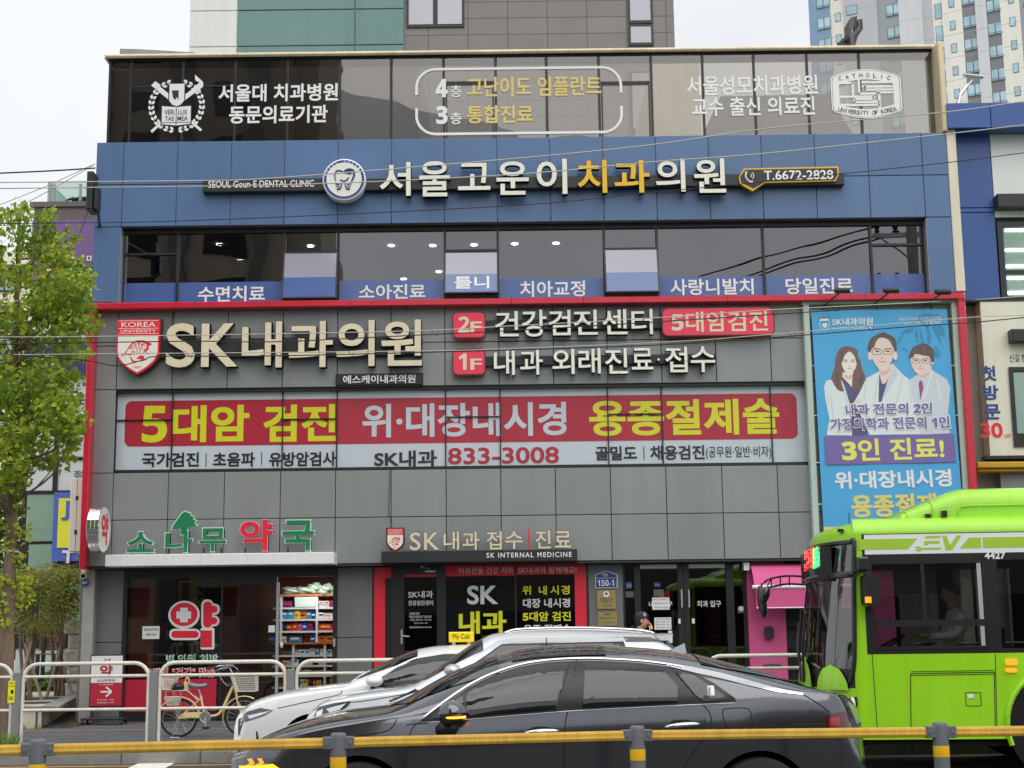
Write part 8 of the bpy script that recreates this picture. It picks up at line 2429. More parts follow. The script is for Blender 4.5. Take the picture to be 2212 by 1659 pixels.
tx.line([(800, 1478), (826, 1459), (857, 1440), (907, 1419), (957, 1411), (1020, 1409), (1120, 1412)], .011, "satin_chrome", "chrome_trim", .002)
tx.line([(770, 1497), (772, 1510), (768, 1560)], .0045, "car_gap", "panel_gap"); tx.line([(739, 1491), (733, 1500), (700, 1508), (600, 1530)], .0045, "car_gap", "panel_gap")
tx.patch([(521, 1551), (534, 1537), (563, 1529), (590, 1534), (569, 1546), (530, 1559), (523, 1558)], "lamp_glass", "headlight", .007, .05)
tx.patch([(534, 1546), (560, 1540), (586, 1535), (566, 1544), (540, 1553)], "lamp_white", "headlight_strip", .012, .05)
tx.patch([(515.5, 1553), (521, 1551), (524, 1560), (518, 1585), (515, 1590)], "car_trim", "grille", .008, .05)
tx.patch([(553, 1579), (556, 1580), (560, 1602), (554, 1600)], "car_gap", "bumper_slot", .006, .05)
x, z = tx.sp(811, 1472); y = -tx.half(x, z)
m = MB(); m.ell(tx.W3(x, y - .13, z + .01), .1, .11, .065, 20, 14); mr_ = m.build("mirror", "taxi_white", tx.root, smooth=True); m = MB(); m.tube([tx.W3(x - .02, y - .08, z - .05), tx.W3(x - .03, y + .03, z - .08)], .03, 8); m.build("mirror_foot", "car_trim", mr_)
q = P(997, 1376, tx.Yc); m = MB(); sw, shh = .147, .06
ts_ = thing("taxi_sign", "yellow roof sign on the white taxi", "sign", (q.x, tx.Yc, q.z - shh))
m.cbox(q.x - sw, q.x + sw, tx.Yc - .1, tx.Yc + .1, q.z - shh, q.z + shh, .012); m.build("sign_box", "cab_yellow", ts_)
m = MB(); text(m, "My Cab", q.x - .1, q.x + .1, q.z - .04, q.z + .036, tx.Yc - .104, bold=.0); m.build("sign_lettering", "black_film", ts_)
m = MB()
for s_ in (-.09, .09): m.box(q.x + s_ - .02, q.x + s_ + .02, tx.Yc - .08, tx.Yc + .08, q.z - shh - .03, q.z - shh)
m.build("sign_foot", "silver", ts_)

# ---- white compact SUV
sv = Car("compact_car", "white compact crossover with silver roof rails between taxi and dark sedan", "car", 673, 1486, 1500, 15.62, .86,
 [(673, 1560), (676, 1546), (681, 1533), (692, 1521), (724, 1505), (772, 1495), (824, 1487), (864, 1482), (899, 1474), (932, 1453), (1007, 1401), (1044, 1378), (1062, 1370), (1092, 1365), (1140, 1361.5), (1221, 1361), (1346, 1365.5), (1409, 1369), (1425, 1375), (1440, 1388), (1458, 1405), (1472, 1430), (1482, 1465), (1486, 1540)],
 [(673, 1568), (681, 1540), (692, 1530), (724, 1520), (772, 1511), (824, 1504), (870, 1499), (930, 1492), (1010, 1480), (1150, 1474), (1300, 1468), (1420, 1458), (1470, 1462), (1482, 1490), (1486, 1550)],
 [(0, .56), (.02, .66), (.06, .75), (.14, .81), (.25, .84), (.5, .85), (.8, .84), (.92, .8), (.97, .74), (1, .66)], [(.8, .33), (3.36, .33)], .37, "suv_white", p=3.4, q=2.6)
sv.body("suv_white"); sv.add_wheels(.325)
X = lambda u, v=1450: P(u, v, sv.Yc).x - sv.X0
sv.roofpatch(lambda c: X(890) + .26 * abs(c) ** 2.2, lambda c: X(1042) + .04 * abs(c) ** 2, .86, "car_glass", "windshield")
sv.roofpatch(lambda c: X(1424), lambda c: X(1462), .80, "car_glass", "rear_window")
sv.patch([(930, 1486), (996, 1444), (1083, 1390), (1200, 1384), (1345, 1382), (1349, 1390), (1370, 1460), (1150, 1476), (960, 1488)], "car_trim", "window_surround", .005)
sv.patch([(1000, 1452), (1084, 1395), (1167, 1393), (1167, 1470), (1000, 1478)], "car_glass", "front_window", .018); sv.patch([(1195, 1392.5), (1336, 1389), (1350, 1440), (1350, 1464), (1195, 1470)], "car_glass", "rear_side_window", .018)
sv.patch([(982, 1449), (1076, 1382), (1110, 1378.5), (1200, 1377), (1341, 1375.5), (1346, 1385.5), (1220, 1388.5), (1110, 1390), (1084, 1391.5), (992, 1453)], "satin_chrome", "chrome_trim", .010, .06)
sv.patch([(1345, 1375), (1405, 1376), (1422, 1385), (1352, 1386)], "roof_grey", "pillar_band", .008, .05)
sv.line([(1181, 1378), (1180, 1391), (1182, 1475)], .005, "car_gap", "panel_gap", .011)
def rail_pts(sg): return [sv.W3(X(u), sg * (.66 if 1100 < u < 1395 else .68), P(u, v, sv.Yc - .66).z) for u, v in ((1092, 1368), (1105, 1363), (1122, 1360), (1172, 1357.5), (1271, 1357), (1346, 1360), (1385, 1364), (1402, 1369))]
for sg in (-1, 1):
 m = MB(); m.tube(smoothpath(rail_pts(sg), 4), .016, 8); m.build("roof_rail", "satin_chrome", sv.root, smooth=True)
m = MB(); rows = []
for k in range(9):
 t = k / 8; y = lerp(-.66, .66, t); e = .03 * abs(2 * t - 1) ** 3
 a, b, c_ = X(1405), X(1447) - e, X(1436) - e
 rows.append([sv.W3(a, y, P(1405, 1368, sv.Yc).z - e), sv.W3(b, y, P(1447, 1367.5, sv.Yc).z - e * .6), sv.W3(b + .005, y, P(1447, 1370, sv.Yc).z - e * .6), sv.W3(c_, y, P(1436, 1377, sv.Yc).z - e), sv.W3(a + .05, y, P(1415, 1377, sv.Yc).z - e)])
m.grid(rows, closed=True); m.add(rows[0], [tuple(range(5))]); m.add(rows[-1], [tuple(range(5))]); m.build("rear_spoiler", "suv_white", sv.root, smooth=True, auto=35)
sv.patch([(677, 1547), (688, 1527), (720, 1519), (760, 1514), (752, 1524), (738, 1536), (700, 1545), (681, 1551)], "lamp_glass", "headlight", .007, .05)
sv.patch([(705, 1531), (730, 1524), (748, 1519), (734, 1533), (712, 1539)], "lamp_white", "headlight_strip", .012, .05); sv.patch([(684, 1538), (698, 1531), (696, 1543), (683, 1548)], "chrome", "headlight_strip", .012, .05)
sv.line([(873, 1498), (866, 1501), (800, 1512), (760, 1517)], .0045, "car_gap", "panel_gap")
x, z = sv.sp(979, 1455); y = -sv.half(x, z)
m = MB(); m.ell(sv.W3(x, y - .12, z + .03), .085, .1, .065, 20, 14); mr_ = m.build("mirror", "silver", sv.root, smooth=True); m = MB(); m.tube([sv.W3(x - .02, y - .06, z - .03), sv.W3(x - .03, y + .04, z - .06)], .03, 8); m.build("mirror_foot", "car_trim", mr_)
m = MB(); m.tube([sv.W3(X(868), -.5, sv.top(X(868), -.5)[1] + .03), sv.W3(X(885), -.05, sv.top(X(885), 0)[1] + .02)], .01, 6); m.tube([sv.W3(X(868), .0, sv.top(X(868), 0)[1] + .03), sv.W3(X(885), .45, sv.top(X(885), .45)[1] + .02)], .01, 6); m.build("wiper", "car_trim", sv.root)

# ------------------------------------------------------------------ the green bus
mat("bus_green", A(142, 202, 10), .35, coat=.6, noise=.08, nscale=1.5, streak=True); mat("bus_olive", A(150, 188, 50), .4); mat("bus_black", (.014, .014, .015), .3, coat=.3); mat("bus_white", A(214, 218, 220), .4, coat=.3)
mat("bus_seat", (.03, .04, .08), .8); mat("bus_floor", (.06, .06, .06), .8); mat("shirt_blue", A(236, 244, 255), .8, noise=.05, nscale=8); mat("dash_black", (.02, .02, .02), .7)
glass("bus_windshield", (.42, .44, .44), .15, .6, wav=.05)
glass("bus_glass", (.62, .64, .63), .06, .45, wav=.01)
BA = radians(4)
bo = P(1843, 1200, 16.75); bo.z = 0
bd_, bn_ = Vector((cos(BA), -sin(BA), 0)), Vector((sin(BA), cos(BA), 0))
BW, BL = 2.42, 10.6
bus = thing("city_bus", "bright green city bus with a roof battery pod waiting behind the dark sedan", "bus", tuple(bo + bd_ * (BL / 2) + bn_ * (BW / 2)))
MBUS = Matrix(((bd_.x, bn_.x, 0, bo.x), (bd_.y, bn_.y, 0, bo.y), (0, 0, 1, 0), (0, 0, 0, 1)))
def sz_(u, v, t=0.0):
 q = PP(u, v, bo + bn_ * t, bn_); return (q - bo).dot(bd_), q.z
def fz_(u, v, s):
 "depth and height where the sight line meets the cross plane at length s"
 q = PP(u, v, bo + bd_ * s, bd_); return (q - bo).dot(bn_), q.z
def bb_(m, nm, mt, par=bus, **k): m.xform(MBUS); return m.build(nm, mt, par, **k)
zS, zWB, zW0, zM0, zM1, zW1, zE0, zE1, zR0 = [sz_(1900, v)[1] for v in (1598, 1413.5, 1403, 1354, 1340, 1213, 1198, 1153, 1149)]
zRT = sz_(1900, 1128)[1]
zF0, zF1, zF2, zF3 = [fz_(1740, v, -.4)[1] for v in (1478, 1440, 1262, 1186)]
out = []   # (s, t, ns, nt)
sW = [sz_(1887, 1300)[0], sz_(2126, 1300)[0], sz_(2158, 1300)[0], sz_(2158, 1300)[0] + .75]
ss = [.0, .1] + sW + [3.3, 4.6, 4.75, 6.1, 6.25, 7.6, 7.75, 9.1, BL - .15, BL]
HOLE = {2: 1, 4: 1}
def bulge(t):
 k = abs(2 * t / BW - 1)
 return -.46 * (1 - k ** 2.3) ** .62
NF = 22
front = []
for k in range(NF + 1):
 a = pi * k / NF; t = BW / 2 * (1 + cos(a)); front.append((bulge(min(max(t, 1e-6), BW - 1e-6)), t))
pts = front + [(x, 0.0) for x in ss[1:]] + [(BL + .001, BW)] + [(x, BW) for x in ss[::-1][:-1]]
nP = len(pts); nearI0 = NF; nearI1 = NF + len(ss) - 1
nor = []
for i in range(nP):
 a, b = pts[i - 1], pts[(i + 1) % nP]; dx, dy = b[0] - a[0], b[1] - a[1]; l = sqrt(dx * dx + dy * dy); nor.append((dy / l * -1, dx / l))
cen_ = (BL / 2, BW / 2)
for i in range(nP):
 if (pts[i][0] - cen_[0]) * nor[i][0] + (pts[i][1] - cen_[1]) * nor[i][1] < 0: nor[i] = (-nor[i][0], -nor[i][1])
levels = [(zS, .0), (zS + .12, 0), (zF0, 0), (zWB, 0), (zW0, 0), (zF1, 0), (zM0, 0), (zF2, 0), (zW1, 0), (zF3, 0), (zE0, 0), (zE1, 0), (zR0, 0)]
levels = sorted(set(levels))
hR = zRT + .06 - zR0
levels += [(zR0 + hR * sin(radians(a)), .24 * (1 - cos(radians(a)))) for a in (18, 36, 54, 72, 90)]
def lean_(z): return .10 * max(0, (z - zF1)) ** 1.3      # the front leans back a little towards the roof
body_v = []
for z, ins in levels:
 for i in range(nP):
  s_, t_ = pts[i]
  fr = max(0, -nor[i][0]) if i <= NF else 0
  k = ins * (1 + 1.6 * fr)
  body_v.append((s_ - nor[i][0] * k + lean_(z) * fr, t_ - nor[i][1] * k, z))
m = MB(); fs, mi = [], []
def isfront(i): return i < NF
for j in range(len(levels) - 1):
 za, zb = levels[j][0], levels[j + 1][0]; zm = (za + zb) / 2
 for i in range(nP):
  i2 = (i + 1) % nP
  f = (j * nP + i, j * nP + i2, (j + 1) * nP + i2, (j + 1) * nP + i)
  if isfront(i):
   if 1 <= i < NF - 1 and zF1 < zm < zF3: continue            # windshield opening
   c = 1 if zF0 < zm < zF3 + .1 and zm < zF3 + .02 and 0 < i < NF - 1 else (1 if zF0 < zm < zF1 and 0 < i < NF - 1 else 0)
  else:
   c = 0
   mid = ((pts[i][0] + pts[i2][0]) / 2, (pts[i][1] + pts[i2][1]) / 2)
   if zWB < zm < zE1 and mid[0] > .1: c = 1
   if zW0 < zm < zW1:
    hole = False
    for a, b in ((sW[0], sW[1]), (sW[2], sW[3]), (3.3, 4.6), (4.75, 6.1), (6.25, 7.6), (7.75, 9.1)):
     if a - .01 < mid[0] < b + .01 and (mid[1] < .05 or mid[1] > BW - .05): hole = True
    if hole: continue
  fs.append(f); mi.append(c)
m.v = body_v; m.f = fs; m.m = mi
top0 = (len(levels) - 1) * nP
m.f.append(tuple(top0 + i for i in range(nP))); m.m.append(0)
bb_(m, "body", ["bus_green", "bus_black"], smooth=True, auto=32)
m = MB(); m.box(.05, BL - .1, .08, BW - .08, .28, zS + .06, 0); m.box(-.1, BL - .1, .06, BW - .06, zS + .3, zS + .36, 1); m.box(sW[3] + .4, BL - .2, .1, BW - .1, zS + .36, zS + .5, 1); m.box(.2, BL - .2, .1, BW - .1, zR0 - .1, zR0 - .06, 1)
bb_(m, "floor", ["well_black", "bus_floor"])
# windshield, black surround lines
def fpt(k, z, off=0.0):
 s_, t_ = front[k]; i = k; fr = max(0, -nor[i][0])
 return (s_ + lean_(z) * fr - nor[i][0] * -off, t_ + nor[i][1] * off, z)
m = MB(); m.grid([[fpt(k, lerp(zF1, zF3, q / 6), .004) for k in range(1, NF)] for q in range(7)]); ws = bb_(m, "windshield", "bus_windshield", smooth=True)
m = MB(); m.box(-.33, -.2, .3, BW - .3, zF2 + .02, zF3 - .02); bb_(m, "display_box", "bus_black", ws)
m = MB(); m.tube([fpt(k, zF2 + .02 + .05 * (k / NF), .02) for k in range(0, NF + 1)], .035, 8); bb_(m, "visor_bar", "bus_black", ws)
border = [fpt(k, zF3 + .015, .008) for k in range(1, NF)]
m = MB(); m.tube(smoothpath([fpt(1, zF0, .006), fpt(1, zF1, .006), fpt(1, zF2, .006)] + border + [fpt(NF - 1, zF2, .006), fpt(NF - 1, zF1 + .1, .006), fpt(NF - 2, zF0 + .04, .006)], 4), .028, 8); bb_(m, "windshield_seal", "bus_black", ws, smooth=True)
for u, v, nm in ((1739, 1188, "r"), (1758, 1183, "g")):
 m = MB(); rn = random.Random(3 if nm == "r" else 9); wd = 22 if nm == "r" else 18
 for r in range(14):
  for c in range(5):
   if rn.random() < .7:
    uu, vv = u + wd * c / 5 , v + 42 * r / 14 + (2.5 * (2 - c))
    t_, z_ = fz_(uu, vv, -.34)
    if .3 < t_ < BW - .1:
     m.box(-.346, -.34, t_ - .028, t_ + .028, z_ - .009, z_ + .009)
 if m.v: bb_(m, "led_display", "led_red" if nm == "r" else "led_green", ws)
for a, b in (((.9, zF0 + .05), (.75, zF2 - .35)), ((.95, zF0 + .05), (1.35, zF2 - .45)), ((1.1, zF0 + .05), (1.0, zF2 - .3))):
 m = MB(); m.tube([(bulge(a[0]) - .05, a[0], a[1]), (bulge(lerp(a[0], b[0], .5)) - .07, lerp(a[0], b[0], .5), lerp(a[1], b[1], .5)), (bulge(b[0]) - .03, b[0], b[1])], .014, 6); bb_(m, "wiper", "bus_black", ws)
m = MB(); fl_ = [fz_(u, v, -.02) for u, v in ((1797, 1415), (1818, 1389), (1847, 1381), (1840, 1405), (1822, 1418))]
m.add([(-.02, max(.12, t_), z_) for t_, z_ in fl_], [(0, 1, 2, 3, 4)], 0)
bb_(m, "route_flag", ["green_face"], ws)
m = MB()
for u, v in ((1812, 1405), (1819, 1401), (1826, 1397), (1833, 1393), (1815, 1411), (1823, 1406)):
 t_, z_ = fz_(u, v, -.025); m.box(-.03, -.025, t_ - .03, t_ + .03, z_ - .02, z_ + .02)
bb_(m, "flag_lettering", "yellow_film", ws)
# side glass, frames
def spl(u0, u1, v0, v1, y0, y1, nm, mt, par=bus):
 a, b = sz_(u0, v1), sz_(u1, v0); m = MB(); m.box(a[0], b[0], y0, y1, a[1], b[1]); return bb_(m, nm, mt, par)
for k, (a, b) in enumerate(((sW[0], sW[1]), (sW[2], sW[3]), (3.3, 4.6), (4.75, 6.1), (6.25, 7.6), (7.75, 9.1))):
 for t_ in (.012, BW - .012):
  m = MB(); m.box(a - .005, b + .005, t_ - .003, t_ + .003, zW0, zW1); gw = bb_(m, "side_window", "bus_glass")
  if t_ < .1 and k == 0:
   m = MB()
   for q in ((a, b, zM0, zM1), (lerp(a, b, .44), lerp(a, b, .475), zM1, zW1), (a, b, zW0, zW0 + .03), (a, b, zW1 - .03, zW1)):
    m.box(q[0], q[1], -.012, .008, q[2], q[3])
   bb_(m, "window_bar", "bus_black", gw)
   m = MB(); m.box(b - .06, b - .015, -.004, .006, zW0 + .03, zW1 - .03); bb_(m, "silver_post", "silver", gw)
m = MB(); e = [sz_(u, v) for u, v in ((1853, 1157.5), (2129, 1150), (2132, 1196), (1858, 1199))]
zt_a, zt_b = sz_(1900, 1155)[1], sz_(1900, 1197.5)[1]
m.box(.1 + .03, BL - .3, -.006, -.001, zt_b, zt_a); bb_(m, "white_panel", "bus_white")
def side_poly(pts, y, mt, nm, thick=.002):
 m = MB(); q = [sz_(u, v) for u, v in pts]; m.prism(q, y - thick, y); return bb_(m, nm, mt)
def zl_(f): return lerp(zt_b, zt_a, f)
def srow(pts, y, mt, nm):
 m = MB(); m.prism([(sz_(u, 1175)[0], zl_(f)) for u, f in pts], y - .002, y); return bb_(m, nm, mt)
srow([(1855, .24), (1960, .24), (1982, .78), (1854, .78)], -.0065, "bus_olive", "stripe"); srow([(2072, .24), (2119, .24), (2119, .78), (2094, .78)], -.0065, "bus_olive", "stripe"); srow([(2123, .24), (2420, .24), (2420, .78), (2123, .78)], -.0065, "bus_olive", "stripe")
srow([(1996, .50), (1998.5, .64), (2031, .64), (2029, .5)], -.0065, "bus_olive", "ev_mark"); srow([(1998, .78), (2000, .9), (2033, .9), (2031, .78)], -.0065, "bus_olive", "ev_mark"); srow([(2000, .9), (2000, .78), (2005, .78), (2007, .9)], -.0066, "bus_olive", "ev_mark"); srow([(1995, .44), (1997, .64), (2006, .64), (2004, .44)], -.0067, "bus_olive", "ev_mark")
srow([(1990, .2), (1992, .3), (2033, .3), (2031, .2)], -.0068, "bus_olive", "ev_mark"); srow([(1980, .14), (1980, .38), (1986, .36), (1992, .28), (1992, .2), (1986, .12)], -.0069, "bus_olive", "ev_mark"); srow([(1975, .3), (1975, .34), (1981, .34), (1981, .3)], -.007, "bus_olive", "ev_mark"); srow([(1975, .17), (1975, .21), (1981, .21), (1981, .17)], -.007, "bus_olive", "ev_mark")
srow([(2036, .9), (2045, .9), (2052, .42), (2068, .9), (2078, .9), (2056, .16), (2042, .16)], -.0065, "bus_olive", "ev_mark")
m = MB(); a, b = sz_(2127, 1208), sz_(2171, 1192); text(m, "4427", a[0], b[0], a[1], b[1], -.008, bold=.03); bb_(m, "number", "white_text")
m = MB(); ln = [sz_(u, v) for u, v in ((1968, 1580), (1967, 1455), (2148, 1452), (2150, 1580))]
for a, b in zip(ln, ln[1:]): m.tube([(a[0], -.001, a[1]), (b[0], -.001, b[1])], .005, 5)
for v in (1451, 1459):
 a, b = sz_(1968, v), sz_(2148, v - 3); m.tube([(a[0], -.001, a[1]), (b[0], -.001, b[1])], .004, 5)
a, b = sz_(2087, 1525), sz_(2118, 1496)
for p_, q_ in (((a[0], a[1]), (b[0], a[1])), ((b[0], a[1]), (b[0], b[1])), ((b[0], b[1]), (a[0], b[1])), ((a[0], b[1]), (a[0], a[1]))): m.tube([(p_[0], -.001, p_[1]), (q_[0], -.001, q_[1])], .004, 5)
for u in (1884, 2150):
 a, b = sz_(u, 1413), sz_(u + (12 if u < 1900 else 4), 1590); m.tube([(a[0], -.001, a[1]), (b[0], -.001, b[1])], .004, 5)
bb_(m, "panel_gap", "car_gap")
m = MB(); a, b = sz_(2090, 1508), sz_(2103, 1500); m.box(a[0], b[0], -.008, -.001, a[1], b[1]); bb_(m, "flap_label", "bus_white")
for v0, v1 in ((1424, 1437), (1444, 1452.5)):
 m = MB(); a, b = sz_(2172, v1), sz_(2196, v0); m.prism(rrect(a[0], b[0], a[1], b[1], .02), -.025, 0); bb_(m, "side_marker", "indicator_soft")
m = MB(); a = sz_(1884, 1580); 
hx_ = sz_(1846, 1522)
# wheel arches and wheels
for xc in (sz_(2296, 1500)[0], 7.9):
 m = MB(); m.lathe((xc, -.004, .5), (0, 1, 0), [(.62, 0), (.001, 0)], 40); arch = [v_ for v_ in m.v]; bb_(m, "wheel_well", "well_black")
 m = MB(); m.tube([(xc + .62 * cos(radians(a)), -.004, .5 + .62 * sin(radians(a))) for a in range(-20, 201, 10)], .03, 6); bb_(m, "arch_lip", "bus_green")
 for t_, sg in ((-.01, -1), (BW - .05, 1)):
  m = MB(); m.lathe((xc, t_, .48), (0, sg, 0), [(.26, -.3), (.44, -.3), (.48, -.25), (.48, -.04), (.45, .005), (.3, .01)], 36); w_ = bb_(m, "wheel", "tyre", smooth=True, auto=40)
  m = MB(); m.lathe((xc, t_, .48), (0, sg, 0), [(.3, .0), (.27, -.06), (.14, -.02), (.13, .02), (.001, .02)], 30); bb_(m, "rim", "silver", w_, smooth=True, auto=40)
# headlamp, petals, mirrors
m = MB(); q = [(-.002 - .04, .01)]; hp2 = [sz_(u, v, .02) for u, v in ((1826, 1510), (1850, 1505), (1852, 1520), (1842, 1545), (1829, 1560))]
m.prism([(a - .0, b) for a, b in hp2], -.012, .2); hl = bb_(m, "headlamp", "bus_black")
m = MB(); a = sz_(1842, 1521, -.01); m.ell((a[0], -.02, a[1]), .03, .02, .075, 14, 10); bb_(m, "headlamp_light", "lamp_white", hl, smooth=True)
for t_, h_, w2_ in ((1.05, .34, .42), (1.75, .3, .3), (.25, .28, .22)):
 m = MB(); rows = []
 for r in range(7):
  rows.append([(bulge(min(max(t_ + w2_ * c * sqrt(max(0, 1 - (r / 6) ** 2)), .02), BW - .02)) - .035 * (1 - (r / 6) ** 2) - .012, t_ + w2_ * c * sqrt(max(0, 1 - (r / 6) ** 2)), zF0 - .02 + h_ * r / 6) for c in [lerp(-1, 1, k / 10) for k in range(11)]])
 m.grid(rows); bb_(m, "front_petal", "bus_green", smooth=True)
mrr = thing("m", "", "", (0, 0, 0)); bpy.data.objects.remove(mrr)
q0, q1 = P(1724, 1246, 18.6), P(1646, 1254, 18.3)
m = MB()
for dz in (0, -.1):
 m.tube(smoothpath([q0 + Vector((.1, 0, dz)), q0 + Vector((-.15, -.05, dz + .01)), q1 + Vector((.1, 0, dz + .02)), q1 + Vector((.02, 0, -.03 + dz * .6))], 5), .014, 6)
for k in (.25, .5, .75):
 a = q0.lerp(q1, k); m.tube([a + Vector((0, 0, .01)), a + Vector((0, 0, -.1))], .009, 5)
m.tube([q1 + Vector((.0, 0, -.03)), P(1640, 1300, 18.3)], .013, 6); m.tube([P(1664, 1252, 18.3), P(1655, 1272, 18.3)], .008, 6)
arm = m.build("mirror_arm", "bus_black", bus, smooth=True, auto=50)
m = MB(); a = P(1646, 1300, 18.3); m.ell((0, 0, 0), .055, .1, .2, 16, 12); m.xform(Matrix.Translation(a) @ Matrix.Rotation(radians(-6), 4, 'Y')); m.build("mirror_housing", "bus_black", arm, smooth=True)
m = MB(); a = P(1653, 1285, 18.2); m.ell((0, 0, 0), .055, .03, .105, 16, 12); m.xform(Matrix.Translation(a) @ Matrix.Rotation(radians(18), 4, 'Y')); m.build("round_mirror", "car_glass", arm, smooth=True)
YM2 = 16.55
def rb_(u0, u1, v0, v1, d0, d1, nm, mt, par, c=.02):
 x0, x1, z0, z1 = rect(u0, u1, v0, v1, YM2); m = MB(); m.cbox(x0, x1, YM2 + d0, YM2 + d1, z0, z1, c); return m.build(nm, mt, par)
mb_ = rb_(1849, 1875, 1203, 1234, -.05, .2, "mirror_bracket", "bus_black", bus)
x0, x1, z0, z1 = rect(1863, 1895, 1241, 1311, YM2)
m = MB(); m.prism(rrect(x0, x1, z0, z1, .05), YM2 - .12, YM2 + .1); m.build("mirror_housing", "bus_black", mb_, smooth=False)
m = MB(); m.tube([P(1868, 1225, YM2), P(1874, 1246, YM2)], .025, 8); m.build("mirror_stem", "bus_black", mb_)
rb_(1863, 1876, 1290, 1303, -.14, -.12, "mirror_marker", "indicator_soft", mb_, .005)
# roof pod
prof = [sz_(u, v, .25) for u, v in ((1940, 1130), (1942, 1118), (1947, 1109), (1957, 1102), (1985, 1090), (2012, 1078), (2040, 1065), (2060, 1057), (2082, 1050.5), (2140, 1048.5), (2420, 1043))]
m = MB(); rows = []
zb2 = zRT + .02
npf = []
for i in range(len(prof) - 1):
 for k in range(3): npf.append((lerp(prof[i][0], prof[i + 1][0], k / 3), lerp(prof[i][1], prof[i + 1][1], k / 3)))
npf += [(8.2, prof[-1][1]), (8.6, prof[-1][1] - .15), (8.75, zb2 + .01)]
for s_, z_ in npf:
 h = max(.01, z_ - zb2); row = []
 for k in range(25):
  a = pi * k / 24; c, sn = cos(a), sin(a)
  row.append((s_, BW / 2 - (BW / 2 - .22) * (1 if c > 0 else -1) * abs(c) ** .35, zb2 + h * sn ** .35))
 rows.append(row)
m.grid(rows); m.add(rows[0], [tuple(range(25))]); pod = bb_(m, "roof_pod", "bus_green", smooth=True, auto=45)
m = MB()
for u in (1958, 2012):
 s_, zt2 = sz_(u, 1100 if u < 2000 else 1078, .25); m.tube([(s_, BW / 2 - (BW / 2 - .215) * (1 if cos(a) > 0 else -1) * abs(cos(a)) ** .35, zb2 + (spline(npf, s_) - zb2 + .004) * sin(a) ** .35) for a in [pi * k / 24 for k in range(25)]], .012, 6)
a0_ = sz_(2072, 1125, .2); a1_ = sz_(2090, 1094, .2)
m.tube(smoothpath([(a0_[0], .2, a0_[1]), (a0_[0] + .01, .205, a1_[1] - .03), (a1_[0], .205, a1_[1]), (a1_[0] + .6, .205, a1_[1] + .01), (8.0, .205, a1_[1] + .02)], 5), .008, 6)
bb_(m, "pod_rib", "bus_green", pod)
m = MB()
for u, v in ((2004, 1114), (2039, 1107)):
 a = sz_(u, v, .2); m.cbox(a[0] - .03, a[0] + .03, .16, .24, a[1] - .05, a[1] + .02, .005)
a = sz_(1840, 1136, .4); m.box(sz_(1815, 1148, .2)[0] - .03, sz_(1815, 1148, .2)[0] + .03, .15, .22, sz_(1815, 1150, .2)[1], sz_(1815, 1143, .2)[1])
bb_(m, "roof_latch", "bus_black")
m = MB(); a, b = sz_(1834, 1138, .5), sz_(1834, 1107, .5); m.tube([(a[0], .5, a[1] - .05), (b[0], .5, b[1])], .006, 6); bb_(m, "aerial", "bus_black")
# interior
m = MB(); m.box(-.15, .5, .15, BW - .15, zWB - .5, zW0 - .12); bb_(m, "dashboard", "dash_black")
m = MB(); a = sz_(1912, 1396, .6); m.tube([(a[0] + .22 * cos(t), .6 + .22 * sin(t), a[1] + .12 * cos(t)) for t in [2 * pi * k / 20 for k in range(21)]], .015, 6); m.tube([(a[0], .6, a[1]), (a[0] - .2, .6, a[1] - .4)], .03, 8); bb_(m, "steering_wheel", "dash_black")
for s_, t_ in ((1.45, .6), (3.6, .5), (4.6, .5), (5.6, .5), (3.6, 1.9), (4.6, 1.9), (6.6, .5), (6.6, 1.9)):
 m = MB(); m.cbox(s_ - .3, s_ + .2, t_ - .25, t_ + .25, zS + .7, zS + .85, .03); m.cbox(s_ + .12, s_ + .26, t_ - .25, t_ + .25, zS + .85, zW0 + .22, .03); bb_(m, "seat", "bus_seat")
m = MB()
for s_ in (2.3, 3.2): m.tube([(s_, 1.2, zS + .3), (s_, 1.2, zR0 - .1)], .018, 8)
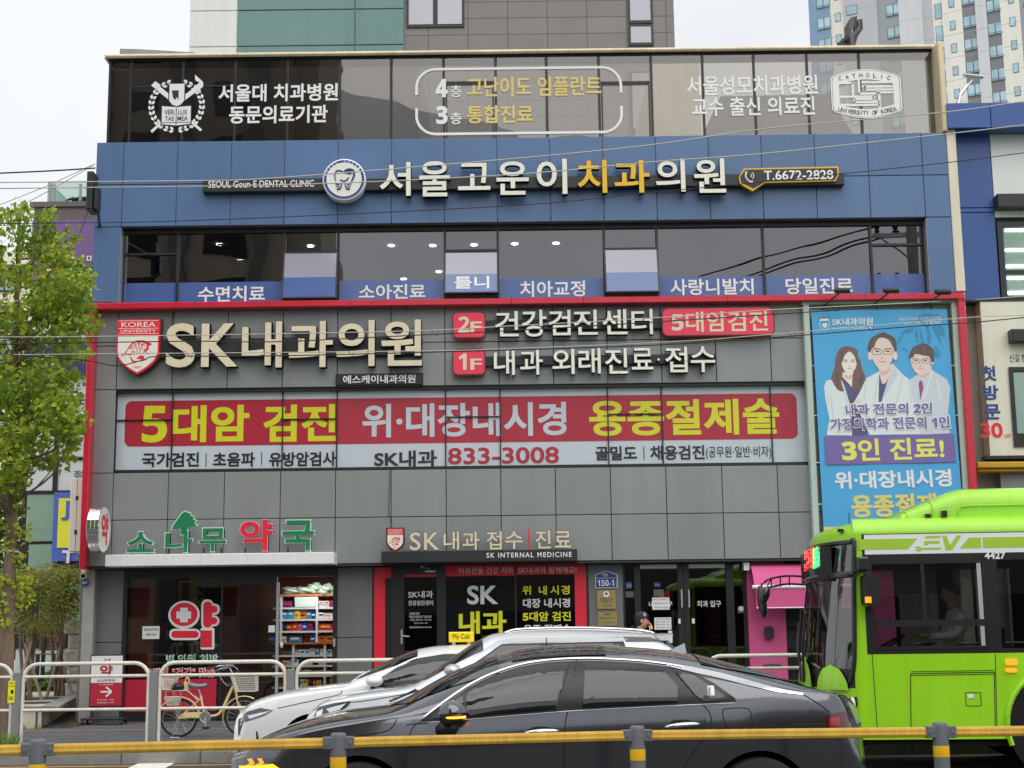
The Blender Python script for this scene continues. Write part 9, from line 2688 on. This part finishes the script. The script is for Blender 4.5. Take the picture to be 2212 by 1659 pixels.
m.tube([(.8, .95, zW0 + .05), (2.2, .95, zW0 + .05)], .018, 8); bb_(m, "grab_rail", "steel")
dv = MBUS @ Vector((1.22, .62, 0))
drv = thing("person", "bus driver in a light blue shirt seated behind the side window", "person", (dv.x, dv.y, 0))
zz0 = zS + .85
def DV(x, y, z): return (dv.x + x, dv.y + y, zz0 + z)
skinned("body", [DV(.0, 0, .08), DV(.02, 0, .3), DV(.0, 0, .5), DV(-.02, 0, .6), DV(.02, -.19, .47), DV(-.08, -.25, .26), DV(-.32, -.18, .26), DV(.02, .19, .47), DV(-.08, .25, .26), DV(-.32, .18, .26), DV(-.38, -.1, .06), DV(-.38, .1, .06)], [(0, 1), (1, 2), (2, 3), (2, 4), (4, 5), (5, 6), (2, 7), (7, 8), (8, 9), (0, 10), (0, 11)], [(.16, .13), (.16, .13), (.15, .11), .06, .075, .055, .042, .075, .055, .042, .08, .08], "shirt_blue", drv)
m = MB(); m.ell(DV(-.04, 0, .74), .095, .078, .118, 18, 14); m.tube([DV(-.02, 0, .56), DV(-.03, 0, .68)], .055, 12); m.ell(DV(-.14, 0, .73), .02, .016, .025, 10, 8)
for s_ in (-1, 1): m.ell(DV(-.03, s_ * .08, .735), .02, .01, .03, 8, 6)
m.build("head", "skin", drv, smooth=True)
m = MB(); m.ell(DV(-.02, 0, .785), .1, .084, .085, 18, 12); m.build("hair", "hair_dark", drv, smooth=True)
for sg in (-1, 1):
 hv = [DV(-.34, sg * .18, .26), DV(-.40, sg * .17, .27)]; he = [(0, 1)]; hr = [.03, .03]
 for k in range(4):
  i0 = len(hv); hv += [DV(-.43, sg * (.14 + .02 * k), .285), DV(-.455, sg * (.14 + .02 * k), .265), DV(-.45, sg * (.14 + .02 * k), .24)]; he += [(1, i0), (i0, i0 + 1), (i0 + 1, i0 + 2)]; hr += [.0105, .0095, .008]
 i0 = len(hv); hv += [DV(-.39, sg * .13, .285), DV(-.42, sg * .12, .29)]; he += [(0, i0), (i0, i0 + 1)]; hr += [.011, .009]
 skinned("hand", hv, he, hr, "skin", drv, 1)
